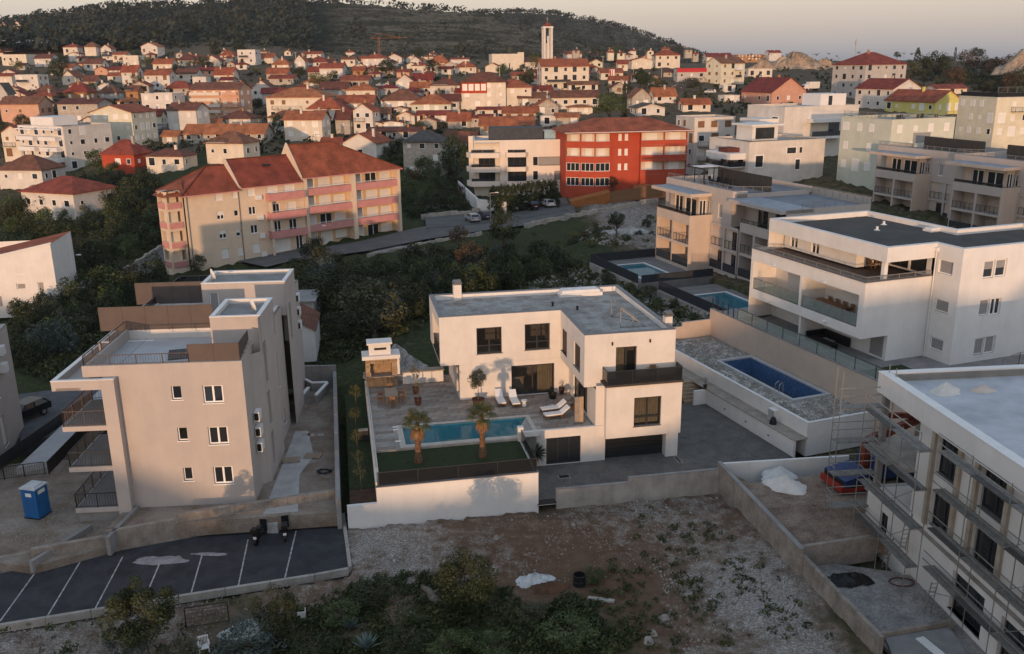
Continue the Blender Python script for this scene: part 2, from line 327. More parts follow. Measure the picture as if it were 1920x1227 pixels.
# ------------------------------------------------------------ terrain
def zm(ox, oy, s): return lambda x, y: (ox + s * x, oy + s * y)
def ss(a, b, x): t = min(1, max(0, (x - a) / (b - a))); return t * t * (3 - 2 * t)
def lin(tab, x):
    if x <= tab[0][0]: return tab[0][1]
    for (a, p), (b, q) in zip(tab, tab[1:]):
        if x <= b: return p + (q - p) * (x - a) / (b - a)
    return tab[-1][1]
PROF = [(-.70, [(0, -.3), (60, -.5), (150, -2), (197, -1), (231, 3), (282, 13), (314, 19), (450, 27), (600, 41), (900, 60)]),
        (-.545, [(0, -.3), (60, -.5), (110, -1), (150, -2), (197, -1.5), (231, 2.4), (282, 12), (314, 17.5), (450, 25), (600, 40), (900, 60)]),
        (-.318, [(0, 0), (60, 0), (100, -.5), (150, 0), (211, 6), (298, 9.5), (369, 19), (450, 26), (540, 35), (650, 45), (900, 55)]),
        (-.091, [(0, 0), (61, 0), (75, 2.2), (130, 1.4), (170, .8), (230, 2.5), (280, 11), (300, 15), (394, 25), (480, 26), (650, 32), (900, 40)]),
        (.136, [(0, 0), (62, 0), (78, 2.3), (130, 2), (190, 2), (210, 3.5), (265, 14), (366, 20), (450, 26), (650, 28), (900, 20)]),
        (.363, [(0, 0), (56, .2), (70, 2), (85, 3.4), (124, 4.6), (160, 8), (250, 13), (338, 15.5), (450, 22), (560, 28), (620, 28.5), (900, 10)]),
        (.70, [(0, 0), (50, 0), (70, 3.5), (100, 4.5), (160, 8), (338, 15), (500, 24), (600, 26), (900, 10)])]
CARVE = []      # (polygon, level): plots dug into the terrain
def inpoly(x, y, P):
    c = False; j = len(P) - 1
    for i in range(len(P)):
        if (P[i][1] > y) != (P[j][1] > y) and x < (P[j][0] - P[i][0]) * (y - P[i][1]) / (P[j][1] - P[i][1]) + P[i][0]: c = not c
        j = i
    return c
def tz(x, y, carve=True):
    if carve:
        for P, z in CARVE:
            if inpoly(x, y, P): return z
    yy = max(y, 1.0); a = x / yy
    if a <= PROF[0][0]: return lin(PROF[0][1], yy)
    for (p, t), (q, u) in zip(PROF, PROF[1:]):
        if a <= q: k = (a - p) / (q - p); k = k * k * (3 - 2 * k); return lin(t, yy) * (1 - k) + lin(u, yy) * k
    return lin(PROF[-1][1], yy)
def gr(px, py):
    """where the ray through a photo pixel meets the terrain"""
    d = ray(px, py); t = 20.0; last = t
    while t < 900:
        z = CH + d.z * t
        if z < tz(d.x * t, d.y * t, False): break
        last = t; t *= 1.01
    for _ in range(12):
        m = (last + t) / 2
        if CH + d.z * m < tz(d.x * m, d.y * m, False): t = m
        else: last = m
    return Vector((d.x * t, d.y * t, CH + d.z * t))

V0 = at(863.1, 750.8, 3.0); VF = Fr(V0, 10.8)          # villa frame: origin at the ground-floor corner
LF = Fr(at(479.5, 942.1, 1.2), 4.3)                     # grey apartment block
NF = Fr(at(1323, 757, .4), 20.5)                        # neighbour plots to the right
w2 = lambda F, L: [tuple(F.W(u, v).xy) for u, v in L]
CARVE += [(w2(VF, [(-9.6, -13.8), (3.2, -13.8), (3.2, -15), (27, -18), (21, 9), (-9.6, 3.5)]), -.3),
          (w2(NF, [(-1.5, -13.5), (12, -15), (12, 14), (-3.5, 9)]), .1),
          ([tuple(at(*p, .5).xy) for p in ((1352, 882), (1505, 1036), (1668, 1222), (1920, 1300), (1920, 860), (1500, 845))], -.4),
          ([tuple(at(*p, .3).xy) for p in ((-200, 1110), (60, 1055), (640, 955), (655, 1072), (590, 1082), (335, 1124), (0, 1178), (-200, 1210))], -.4),
          ([tuple(at(*p, 3).xy) for p in ((1085, 478), (1240, 462), (1330, 520), (1530, 600), (1430, 640), (1330, 592))], .8)]
# (px, py, radius px, green, gravel, red soil): what covers the ground there
SPOTS = [(1380, 1060, 110, .08, .72, .3), (1300, 960, 120, .0, .42, .55), (1180, 930, 130, 0, .6, .3), (1340, 1180, 120, .15, .45, .4), (1150, 1030, 160, .12, .12, 1), (880, 1010, 150, 0, .45, .7),
         (740, 1005, 95, 0, .8, .25), (1420, 1095, 55, 0, 1.1, .0), (1500, 1190, 60, .05, .8, .1), (640, 1100, 120, .05, .4, .6), (820, 1190, 180, 1, .1, .3), (1080, 1190, 110, .95, .1, .4), (1220, 1150, 80, .35, .3, .8), (560, 1190, 80, .3, .4, .5),
         (120, 1190, 180, .05, .6, .35), (640, 620, 160, .9, .1, .3), (520, 560, 130, 1, 0, .2), (760, 500, 160, 1, .05, .2), (930, 470, 160, 1, .1, .25), (1010, 540, 60, .5, .8, .1), (1060, 500, 60, .6, .7, .2),
         (1180, 420, 70, .2, .6, .9), (1050, 430, 80, .8, .1, .4), (1200, 560, 60, .4, .9, .2), (1290, 580, 50, .3, .9, .2), (120, 440, 200, 1, .1, .2), (230, 460, 120, 1, 0, .2), (300, 640, 200, 1, 0, .2), (150, 660, 150, 1, 0, .2),
         (800, 370, 60, .9, .1, .2), (1140, 400, 60, .1, .7, .8), (60, 960, 130, 0, 1, .2), (640, 680, 60, .4, .3, .8), (745, 660, 50, .2, .7, .3)]
SP = []
for px, py, r, g, wv, s in SPOTS:
    p = at(px, py, 1.0); q = at(px + r, py, 1.0); q2 = at(px, py - r * .6, 1.0); SP.append((p.x, p.y, (q - p).length, max((q2 - p).length, 1), g, wv, s))
def zone(x, y):
    W = .15; g, wv, s = .55 * .15, .25 * .15, .35 * .15
    for X, Y, rx, ry, a, b, c in SP:
        d = ((x - X) / rx) ** 2 + ((y - Y) / ry) ** 2
        if d < 6: k = math.exp(-d * 1.2); W += k; g += a * k; wv += b * k; s += c * k
    return g / W, wv / W, s / W
me = bpy.data.meshes.new('ground'); vv = []; ff = []; col = []
NA, ds = 330, []
d = 16.0
while d < 1000: ds.append(d); d += max(.28, d * .009) if d < 140 else d * .02
for d in ds:
    for i in range(NA + 1):
        a = -.80 + 1.6 * i / NA; x = a * d; z = tz(x, d); j = .05 if d < 110 else .3
        vv.append((x, d, z + (math.sin(x * 1.7 + d) + math.sin(d * 2.3 - x * .7)) * .03 + random.uniform(-j, j))); g, wv, s = zone(x, d) if d < 240 else (.42, .25, .4); col += [g, wv, s, 1]
for r in range(len(ds) - 1):
    for i in range(NA): n = r * (NA + 1) + i; ff.append((n, n + 1, n + NA + 2, n + NA + 1))
me.from_pydata(vv, [], ff); ca = me.color_attributes.new('cover', 'FLOAT_COLOR', 'POINT'); ca.data.foreach_set('color', col)
me.polygons.foreach_set('use_smooth', [True] * len(me.polygons))
gm = bpy.data.materials.new('dry_ground'); gm.use_nodes = True; t = gm.node_tree; b = t.nodes['Principled BSDF']; b.inputs['Roughness'].default_value = .95; b.inputs['Specular IOR Level'].default_value = .1
tc = _n(t, 'ShaderNodeTexCoord'); at_ = _n(t, 'ShaderNodeAttribute', attribute_name='cover'); sp = _n(t, 'ShaderNodeSeparateColor'); t.links.new(at_.outputs['Color'], sp.inputs[0])
def noise(sc, det=6, ro=.6):
    n = _n(t, 'ShaderNodeTexNoise'); n.inputs['Scale'].default_value = sc; n.inputs['Detail'].default_value = det; n.inputs['Roughness'].default_value = ro; t.links.new(tc.outputs['Object'], n.inputs['Vector']); return n.outputs['Fac']
def math2(op, a, bb):
    n = _n(t, 'ShaderNodeMath', operation=op)
    for i, x in enumerate((a, bb)):
        if isinstance(x, (int, float)): n.inputs[i].default_value = x
        else: t.links.new(x, n.inputs[i])
    return n.outputs[0]
def ramp(f, *st):
    r = _n(t, 'ShaderNodeValToRGB'); e = r.color_ramp.elements
    while len(e) < len(st): e.new(.5)
    for k, (p, c) in enumerate(st): e[k].position = p; e[k].color = (*c, 1) if isinstance(c, tuple) else (c, c, c, 1)
    t.links.new(f, r.inputs[0]); return r.outputs[0]
def mixc(f, a, bb):
    n = _n(t, 'ShaderNodeMix', data_type='RGBA'); t.links.new(f, n.inputs[0]); t.links.new(a, n.inputs[6]); t.links.new(bb, n.inputs[7]); return n.outputs[2]
nz_s, nz_m, nz_f = noise(.22, 8, .7), noise(1.1, 8, .72), noise(9, 5, .7)
soil = mixc(ramp(math2('ADD', math2('MULTIPLY', nz_s, .8), math2('MULTIPLY', sp.outputs[2], .45)), (.42, 0.0), (.8, 1.0)), ramp(nz_m, (.3, (.125, .092, .066)), (.7, (.215, .162, .12))), ramp(nz_m, (.3, (.09, .048, .029)), (.7, (.17, .10, .062))))
stone = ramp(nz_f, (.36, (.12, .105, .09)), (.5, (.27, .24, .21)), (.64, (.50, .46, .41)))
gsum = math2('ADD', math2('MULTIPLY', nz_m, .75), math2('ADD', math2('MULTIPLY', nz_s, .45), math2('MULTIPLY', sp.outputs[1], .62)))
base = mixc(ramp(gsum, (.82, 0.0), (1.05, 1.0)), soil, stone)
grass = ramp(noise(3.5, 6), (.3, (.018, .024, .010)), (.55, (.045, .055, .022)), (.75, (.085, .085, .04)))
vsum = math2('ADD', math2('MULTIPLY', noise(.6, 8, .7), .9), math2('MULTIPLY', sp.outputs[0], .75))
base = mixc(ramp(vsum, (.66, 0.0), (.95, 1.0)), base, grass)
t.links.new(base, b.inputs['Base Color'])
bp = _n(t, 'ShaderNodeBump'); bp.inputs['Strength'].default_value = .7; bp.inputs['Distance'].default_value = .12; t.links.new(math2('ADD', nz_f, math2('MULTIPLY', nz_m, 1.5)), bp.inputs['Height']); t.links.new(bp.outputs[0], b.inputs['Normal'])
me.materials.append(gm); struct(put(me, 'ground'))
# added rise out of view behind the camera, shaped to shade the lower plots
bk = bpy.data.meshes.new('ridge'); vv = []; ff = []
bk_n = 90
for r in range(14):
    y = 17 - r * 14.0
    for i in range(bk_n + 1):
        x = -330 + 660 * i / bk_n; k = ss(-20, -150, y)
        h = 9.7 + 2.9 * ss(-46, -48.5, x) * (1 - ss(-75, -85, x)) + 8.4 * ss(-11, -1, x) * (1 - .4 * ss(60, 85, x)) + 7.0 * ss(19, 24, x) * (1 - ss(60, 75, x)) + .4 * math.sin(x * .045 + 1) + .5 * math.sin(x * .31)  + 1.5 * ss(-40, -90, x)
        vv.append((x, y, -.35 * (1 - k) + h * k * (1 + (.06 if r > 10 else 0)) + random.uniform(-.2, .2) * k))
for r in range(13):
    for i in range(bk_n): n = r * (bk_n + 1) + i; ff.append((n + bk_n + 1, n + bk_n + 2, n + 1, n))
bk.from_pydata(vv, [], ff); bk.materials.append(gm); struct(put(bk, 'ridge'))

# ------------------------------------------------------------ hills beyond the town
hm = bpy.data.materials.new('maquis_hillside'); hm.use_nodes = True; t = hm.node_tree; b = t.nodes['Principled BSDF']; b.inputs['Roughness'].default_value = .95; b.inputs['Specular IOR Level'].default_value = .05
tc = _n(t, 'ShaderNodeTexCoord'); at_ = _n(t, 'ShaderNodeAttribute', attribute_name='cover'); sp = _n(t, 'ShaderNodeSeparateColor'); t.links.new(at_.outputs['Color'], sp.inputs[0])
nz_b = noise(.03, 9, .72); nz_t = noise(.14, 8, .75); mp = _n(t, 'ShaderNodeMapping'); mp.inputs['Scale'].default_value = (.012, .03, .25); t.links.new(tc.outputs['Object'], mp.inputs[0])
ns = _n(t, 'ShaderNodeTexNoise'); ns.inputs['Scale'].default_value = 1; ns.inputs['Detail'].default_value = 8; ns.inputs['Roughness'].default_value = .7; t.links.new(mp.outputs[0], ns.inputs['Vector'])
scrub = ramp(nz_t, (.34, (.010, .015, .011)), (.52, (.024, .03, .019)), (.7, (.05, .05, .032)))
terr = ramp(ns.outputs['Fac'], (.42, (.05, .05, .03)), (.5, (.11, .095, .06)), (.56, (.25, .215, .16)), (.6, (.08, .075, .045)))
base = mixc(ramp(math2('ADD', math2('MULTIPLY', nz_b, .7), math2('MULTIPLY', sp.outputs[0], .6)), (.52, 0.0), (.8, .85)), scrub, terr)
t.links.new(base, b.inputs['Base Color'])
bp = _n(t, 'ShaderNodeBump'); bp.inputs['Strength'].default_value = 1; bp.inputs['Distance'].default_value = 5; t.links.new(nz_t, bp.inputs['Height']); t.links.new(bp.outputs[0], b.inputs['Normal'])
def hill(name, sky, foot, d0, d1, cov, depth=500):
    """a hill whose skyline is given as photo points and distance; it runs down to the foot at d0 and on behind the ridge"""
    me = bpy.data.meshes.new(name); V = []; F = []; c = []; nx, ny = 260, 46; x0, x1 = sky[0][0], sky[-1][0]
    for i in range(nx + 1):
        px = x0 + (x1 - x0) * i / nx; top = atd(px, lin(sky, px), d1); fd = atd(px, 150, d0); zf = lin(foot, px)
        for j in range(ny + 1):
            k = j / ny
            if k <= .8: kk = k / .8; p = Vector((fd.x, fd.y, zf)).lerp(top, kk); p.z = zf + (top.z - zf) * (kk ** 1.15) + math.sin(px * .02 + kk * 7) * 4 * kk * (1 - kk)
            else: kk = (k - .8) / .2; dirv = top.xy.normalized(); p = Vector((top.x + dirv.x * depth * kk, top.y + dirv.y * depth * kk, top.z - (top.z + 60) * kk ** 1.3))
            p.z += random.uniform(-1, 1) * (1.6 if k < .8 else .8); V.append(tuple(p)); c += [cov(px, min(1, k / .8)), 0, 0, 1]
    for i in range(nx):
        for j in range(ny): n = i * (ny + 1) + j; F.append((n, n + ny + 1, n + ny + 2, n + 1))
    me.from_pydata(V, [], F); me.color_attributes.new('cover', 'FLOAT_COLOR', 'POINT').data.foreach_set('color', c); me.polygons.foreach_set('use_smooth', [True] * len(F))
    me.materials.append(hm); return struct(put(me, name)), V
SKY1 = [(-260, 55), (0, 47), (60, 38), (130, 24), (200, 14), (300, 12), (400, 6), (455, -4), (520, -3), (600, 3), (700, 8), (780, 17), (860, 22), (905, 26), (960, 40), (1030, 60), (1110, 92), (1180, 116)]
SKY2 = [(820, 40), (880, 26), (925, 24), (975, 22), (1040, 26), (1100, 37), (1150, 48), (1200, 62), (1250, 80), (1300, 98), (1345, 112), (1420, 130)]
h1, H1V = hill('hill', SKY1, [(-260, 44), (400, 40), (800, 30), (1180, 24)], 640, 1150, lambda px, k: ss(560, 720, px) * (.95 - .3 * abs(k - .5)) + .12)
h2, H2V = hill('hill', SKY2, [(820, 30), (1100, 22), (1420, 18)], 900, 1600, lambda px, k: .55 + .3 * ss(1100, 1250, px))
# ------------------------------------------------------------ the villa with the pool
z1 = zm(640, 500, .375); zA = zm(1080, 560, .26066); z2 = zm(780, 520, .19557); z6 = zm(640, 640, .3096); zS = zm(980, 680, .22824)
F = VF
def rect(F, a, b, v=0.0, side=None):
    """two photo corners (top left, bottom right) on a facade plane -> (t0, t1, z0, z1)"""
    if side is None: p, q = F.uz(*a, v), F.uz(*b, v)
    else: p, q = F.vz(*a, v), F.vz(*b, v)
    return (min(p[0], q[0]), max(p[0], q[0]), min(p[1], q[1]), max(p[1], q[1]))
ZT, ZU, ZR = 3.0, 6.0, 10.0
vB = F.uv(804.4, 553.6, ZR)[1]; uR = F.uv(1268.5, 618.7, ZR)[0]; vB2 = F.uv(1157, 535, ZR)[1]
VI, FB = 8.3, -7.2
villa = thing('villa', 'white flat roofed modern villa with a swimming pool terrace and dark framed windows', 'villa', (V0.x, V0.y, 0), F.a)
# upper floor
def flip(r): return (-r[1], -r[0], r[2], r[3])
w1 = rect(F, z1(675, 309), z1(803, 430)); wb = rect(F, z1(917, 290), z1(1043, 410))
facade(villa, (-1.5, 0), (VI, 0), ZU, ZR, [(w1[0] + 1.5, w1[1] + 1.5, w1[2], w1[3], 'dark-two-low-clear'), (wb[0] + 1.5, wb[1] + 1.5, wb[2], wb[3], 'dark-two-low-clear')], WHITE)
sa = flip(rect(F, z1(1100, 300), z1(1127, 450), VI, 1)); sb = flip(rect(F, z1(1163, 370), z1(1193, 527), VI, 1))
facade(villa, (VI, 0), (VI, FB), ZU, ZR, [(*sa, 'dark-dshut'), (*sb, 'dark-dshut')], WHITE, dep=.1)
bd = rect(F, zA(289, 352), zA(432, 572), FB)
facade(villa, (VI, FB), (uR, FB), ZU, ZR, [(bd[0] - VI, bd[1] - VI, max(bd[2], 6.25), bd[3], 'dark-two-clear', 'balcony_door')], WHITE)
MB().wall((uR, FB), (uR, vB2), ZU, ZR).wall((uR, vB2), (-1.5, vB), ZU, ZR).obj('wall', WHITE, villa)
facade(villa, (-1.5, vB), (-1.5, 0), ZU, ZR, [(vB - 5.2, vB - .35, 6.3, 9.1, 'dark-two-clear', 'loggia_window')], WHITE, dep=1.1)
railing(villa, [(-1.44, 5.2, 6.3), (-1.44, .35, 6.3)], .95, 1.7, DARKM, 'glass', panel=SMOKE, name='balustrade')
MB().prism([(-1.5, 0), (VI, 0), (VI, FB), (uR, FB), (uR, vB2), (-1.5, vB)], ZU, ZU + .02).obj('soffit', WHITE, villa)
out_ = [(-1.5, 0), (VI, 0), (VI, FB), (uR, FB), (uR, vB2), (-1.5, vB)]; cw = .38
inn = [(-1.5 + cw, cw), (VI + cw, cw), (VI + cw, FB + cw), (uR - cw, FB + cw), (uR - cw, vB2 - cw), (-1.5 + cw, vB - cw)]
MB().prism(inn, ZR - .6, ZR - .42).obj('roof_deck', mat('weathered_roof_slabs', (.345, .335, .315), .85, .1, .9, .4, 9, col2=(.19, .165, .14), fine=.25), villa)
cp = MB(); par = MB()
for i in range(6):
    a, b_, c, d = out_[i], out_[(i + 1) % 6], inn[(i + 1) % 6], inn[i]
    cp.prism([a, b_, c, d], ZR, ZR + .05); par.q((*d, ZR - .42), (*c, ZR - .42), (*c, ZR), (*d, ZR))
cp.obj('coping', COPING, villa); par.obj('parapet', WHITE2, villa)
# ground floor
sd = rect(F, z1(850, 498), z1(1065, 632)); sd = (sd[0], sd[1], ZT + .03, sd[3])
facade(villa, (0, 0), (9.0, 0), ZT - .2, ZU, [(*sd, 'dark-two-clear', 'sliding_door')], WHITE)
facade(villa, (9.0, 0), (9.0, -7.9), ZT, ZU, [(1.4, 5.6, ZT + .05, 5.6, 'dark-three-clear', 'sliding_door')], WHITE)
facade(villa, (0, vB), (0, 0), ZT - .2, ZU, [(vB - 2.0, vB - .5, ZT + .05, 5.8, 'dark-two-clear', 'side_door')], WHITE)
MB().wall((uR, vB2), (0, vB), 0, ZU).obj('wall', WHITE, villa); MB().wall((uR - .2, -7), (uR - .2, vB2), .3, ZU).obj('wall', WHITE, villa)
# rooms seen through the panes
rm = MB(); INT = mat('room_plaster', (.30, .26, .21), .9, .05)
def room(u0, u1, v0, v1, z0, zt): rm.q((u0, v1, z0), (u1, v1, z0), (u1, v1, zt), (u0, v1, zt)).q((u0, v0, z0), (u1, v0, z0), (u1, v1, z0), (u0, v1, z0)).q((u0, v0, zt), (u0, v1, zt), (u1, v1, zt), (u1, v0, zt)).q((u0, v0, z0), (u0, v1, z0), (u0, v1, zt), (u0, v0, zt)).q((u1, v1, z0), (u1, v0, z0), (u1, v0, zt), (u1, v1, zt))
room(.25, 3.9, .25, 4, 6.1, 9.3); room(4.1, 7.9, .25, 4, 6.1, 9.3); room(VI + .3, uR - .3, FB + .25, FB + 4, 6.2, 9.3); room(.3, 8.8, .25, 4.5, 3.02, 5.85); room(9.25, 14, -7.6, -1.2, 3.02, 5.85)
rm.obj('interior_wall', INT, villa)
cur = MB(); CURT = mat('curtain_linen', (.45, .38, .24), .9, .08, 3)
def curtain(u0, u1, v, z0, zt):
    n = int((u1 - u0) / .1); cur.v += [(u0 + (u1 - u0) * i / n, v + (.05 if i % 2 else 0), z) for i in range(n + 1) for z in (z0, zt)]; k = len(cur.v) - 2 * (n + 1); cur.f += [(k + 2 * i, k + 2 * i + 2, k + 2 * i + 3, k + 2 * i + 1) for i in range(n)]
curtain(sd[0] + (sd[1] - sd[0]) * .62, sd[1] - .1, .45, ZT + .05, sd[3]); curtain(bd[0] + .1, bd[0] + .75, FB + .4, 6.25, bd[3])
cur.obj('curtain', CURT, villa)
kb = MB().box(3.6, 5.6, 1.9, 2.5, 3.02, 3.9).box(3.5, 5.7, 1.8, 2.6, 3.91, 3.97); kb.obj('kitchen_island', mat('pale_kitchen', (.5, .46, .4), .6), villa)
MB().box(1.7, 3.3, .7, 2.4, 6.12, 6.75).obj('bed', mat('bed_linen', (.5, .42, .3), .9), villa)
# lower block with garage, balcony
zt_, zb_ = F.uz(*zA(222, 640), -8.45)[1], F.uz(*zA(215, 1012), -8.45)[1]
uL, uQ = F.uz(*zA(218, 800), -8.45)[0], F.uz(*zA(757, 800), -8.45)[0]
lw_ = rect(F, zA(420, 716), zA(608, 906), -8.45)
facade(villa, (uL, -8.45), (uQ, -8.45), zb_, zt_, [(lw_[0] - uL, lw_[1] - uL, lw_[2], lw_[3], 'dark-two-low-clear')], WHITE)
MB().wall((uL, FB + 2), (uL, -8.45), zb_, zt_).wall((9.0, -7.9), (uL, -7.9), ZT, zt_ - .05).wall((uQ, -8.45), (uQ, FB), zb_, zt_).wall((uQ, FB), (uR - .2, FB), zb_, zt_).prism([(uL, -8.44), (uQ, -8.44), (uQ, FB + 2), (uL, FB + 2)], zb_, zb_ + .02).obj('wall', WHITE, villa)
rm2 = MB(); rm, _r = rm2, rm; room(uL + .4, uQ - .4, -8.1, -6, zb_ + .3, zt_ - .3); rm2.obj('interior_wall', INT, villa); cur = MB(); curtain(lw_[0] + .1, lw_[1] - .1, -8.0, lw_[2] + .1, lw_[3]); cur.obj('curtain', CURT, villa)
MB().prism([(uL - .12, -8.57), (uQ + .05, -8.57), (uQ + .05, FB - .003), (uL - .12, FB - .003)], zt_, zt_ + .16).obj('balcony_floor', mat('dark_decking', (.06, .05, .045), .7, .1, 2), villa)
railing(villa, [(uL + .05, FB - .05, zt_ + .16), (uL + .05, -8.4, zt_ + .16), (uQ - .05, -8.4, zt_ + .16), (uQ - .05, FB - .05, zt_ + .16)], 1.0, 1.9, DARKM, 'glass', panel=SMOKE, name='balustrade')
g0 = F.uv(*zA(209, 1160), .4); g1 = F.uv(*zA(625, 1130), .4)
gd = MB()
for i in range(5): gd.box(g0[0], g1[0] + .15, -7.7, -7.62, .4 + i * (zb_ - .4) / 5, .4 + (i + 1) * (zb_ - .4) / 5 - .02)
gd.obj('garage_door', mat('garage_panel', (.022, .023, .025), .45), villa)
MB().box(g1[0] + .1, g1[0] + 1.05, -8.42, -7.5, .3, zb_).obj('column', WHITE, villa)
MB().box(g1[0] + 1.05, uR - .21, -7.4, 3, .3, zb_).obj('wall', WHITE, villa)
# basement wall under the terrace with its three-leaf door
bw = rect(F, zS(193, 655), zS(474, 870), -8.0)
facade(villa, (3.3, -8.0), (9.75, -8.0), .2, 3.15, [(bw[0] - 3.3, bw[1] - 3.3, .42, 2.55, 'dark-three', 'basement_door')], WHITE, dep=.1)
MB().wall((9.75, -8), (9.75, -7), .2, 3.15).prism([(3.3, -8), (9.75, -8), (9.75, -7.75), (3.3, -7.75)], 3.15, 3.19).box(3.35, 9.7, -7.76, -7.74, 3.0, 3.15).obj('parapet', WHITE, villa)
# roof furniture
def chim(p, h, s=.34, cap=True):
    c = MB().box(p[0] - s, p[0] + s, p[1] - s, p[1] + s, p[2], p[2] + h).obj('chimney', WHITE, villa)
    MB().box(p[0] - s - .06, p[0] + s + .06, p[1] - s - .06, p[1] + s + .06, p[2] + h + .08, p[2] + h + .18).box(p[0] - s + .05, p[0] + s - .05, p[1] - s + .05, p[1] + s - .05, p[2] + h, p[2] + h + .08).box(p[0] - s, p[0] + s, p[1] - s, p[1] + s, p[2] + h + .26, p[2] + h + .34).box(p[0] - s + .08, p[0] + s - .08, p[1] - s + .08, p[1] + s - .08, p[2] + h + .18, p[2] + h + .26).obj('chimney_cap', COPING, c)
u, v = F.uv(*z1(580, 165), ZR - .42); chim((u, v, ZR - .42), 1.35)
u, v = F.uv(*z1(1628, 305), ZR - .42); chim((u, v - .1, ZR - .42), .95, .28)
u, v = F.uv(*z1(1190, 140), ZR - .42); sk = MB().box(u - 1.9, u + 1.9, v - .7, v + .7, ZR - .42, ZR - .12).box(u - 1.7, u + 1.7, v - .55, v + .55, ZR - .12, ZR + .05).obj('skylight', WHITE2, villa)
MB().box(u - 1.6, u + 1.6, v - .5, v + .5, ZR + .05, ZR + .12).obj('skylight_dome', mat('opal_dome', (.7, .7, .7), .3), sk)
rk = MB(); a = F.uv(*z1(1350, 250), ZR - .42); b_ = F.uv(*z1(1395, 305), ZR - .42); e = F.uv(*z1(1520, 300), ZR - .42); zr = ZR - .41
for p, q in (((a[0], a[1], zr), (a[0], a[1], zr + 1.5)), ((b_[0], b_[1], zr), (b_[0], b_[1], zr + 1.5)), ((a[0], a[1], zr + 1.5), (e[0], e[1] + 1.2, zr)), ((b_[0], b_[1], zr + 1.5), (e[0], e[1], zr)), ((a[0], a[1], zr + 1.48), (b_[0], b_[1], zr + 1.48)), ((a[0], a[1], zr), (b_[0], b_[1], zr + 1.4)), ((e[0], e[1], zr + .02), (e[0], e[1] + 1.2, zr + .02)), ((b_[0], b_[1], zr + .03), (e[0], e[1], zr + .03)), ((a[0], a[1], zr + .03), (e[0], e[1] + 1.2, zr + .03)), ((a[0] + 1, a[1], zr), (a[0] + 1, a[1], zr + .95)), ((b_[0] + 1, b_[1], zr), (b_[0] + 1, b_[1], zr + .95))): rk.bar(p, q, .06)
rk.obj('solar_rack', STEEL, villa)
for x, y in ((1057, 197), (1180, 217)): u, v = F.uv(*z1(x, y), ZR - .42); MB().lathe([(.09, 0), (.09, .25), (.14, .26), (.14, .32), (.02, .36)], 8, (u, v, ZR - .42)).obj('roof_vent', BLACK, villa)
for x, y in ((262, 326), (534, 304)):
    u, z = F.uz(*zA(x, y), FB - .06); MB().box(u - .05, u + .05, FB - .12, FB, z - .12, z + .12).obj('wall_lamp', BLACK, villa)
tag(villa)
# ---- terrace: plinth, pavers, pool, lawn, walls
ter = thing('terrace', 'raised stone paved pool terrace with white retaining walls in front of the white villa', 'terrace', (V0.x, V0.y, 0), F.a)
tb = F.uv(686, 714, ZT); TU, TV = -7.4, tb[1]
pa = F.uv(*z1(305, 806), ZT); pb = F.uv(*z1(906, 752), ZT); pc = F.uv(*z1(322, 893), ZT)
PU0, PU1, PV1, PV0 = (pa[0] + pc[0]) / 2, pb[0] + .2, (pa[1] + pb[1]) / 2, pc[1]
LV = PV0 - .55                                   # lawn begins in front of the pool coping
MB().prism([(TU + .26, TV), (TU + .26, LV), (PU0 - .01, LV), (PU0 - .01, TV)], .1, ZT - .03).prism([(PU0 - .01, TV), (PU0 - .01, PV1 + .01), (PU1 + .01, PV1 + .01), (PU1 + .01, -7.7), (8.98, -7.7), (8.98, 0), (0, -.01), (0, TV)], .1, ZT - .03).prism([(PU1 + .01, PV1 + .01), (PU1 + .01, LV), (3.09, LV), (3.09, -7.7)], .1, ZT - .03).prism([(PU0 - .01, LV), (PU1 + .01, LV), (PU1 + .01, LV + .1), (PU0 - .01, LV + .1)], .1, ZT - .03).obj('plinth', CONC, ter)
STN = [mat('travertine_%d' % i, c, .8, .1, 1.5, .3, 14, fine=.12) for i, c in enumerate(((.30, .25, .21), (.26, .22, .19), (.335, .285, .235), (.245, .20, .165)))]
pm_ = {}; k = 0; v = TV - .02; row = 0
inp = lambda u, v: PU0 - .45 < u < PU1 + .35 and PV0 - .5 < v < PV1 + .4
T0 = [(TU + .3, TV), (TU + .3, LV), (3.2, LV), (3.2, -7.9), (8.95, -7.7), (8.95, -.02), (.0, -.02), (0, TV)]
while v > -10.6:
    u = TU + .3 + (row % 3) * .45 - 1.3
    while u < 8.95:
        w_ = 1.35
        if inpoly(u + w_ / 2, v - .24, T0) and inpoly(u + .1, v - .24, T0) and inpoly(u + w_ - .1, v - .24, T0) and not inp(u + w_ / 2, v - .24) and not inp(u + .1, v - .24) and not inp(u + w_ - .1, v - .24):
            key = k * 7 % 4
            if key not in pm_: pm_[key] = MB().box(.012, 1.338, -.468, -.012, -.04, .0).mesh('paver', STN[key])
            put(pm_[key], 'paver', ter, (u, v, ZT + (k * 13 % 5) * .002)); k += 1 + (row % 2)
        u += w_
    v -= .48; row += 1
cpm = mat('pool_coping_stone', (.50, .46, .40), .8, .06, 2)
cpo = MB().box(PU0 - .42, PU0, PV0 - .45, PV1 + .38, ZT - .05, ZT + .03).box(PU1, PU1 + .34, PV0 - .45, PV1 + .38, ZT - .05, ZT + .03).box(PU0 + .001, PU1 - .001, PV1, PV1 + .38, ZT - .05, ZT + .03).box(PU0 + .001, PU1 - .001, PV0 - .45, PV0, ZT - .05, ZT + .03)
pool = thing('swimming_pool', 'long turquoise swimming pool with steps at one end, set in the villa terrace', 'swimming pool', (V0.x, V0.y, 0), F.a)
cpo.obj('coping', cpm, pool)
POOLT = mat('pool_lining', (.10, .36, .44), .6, .06, 2); bs = MB(); zb = ZT - 1.45
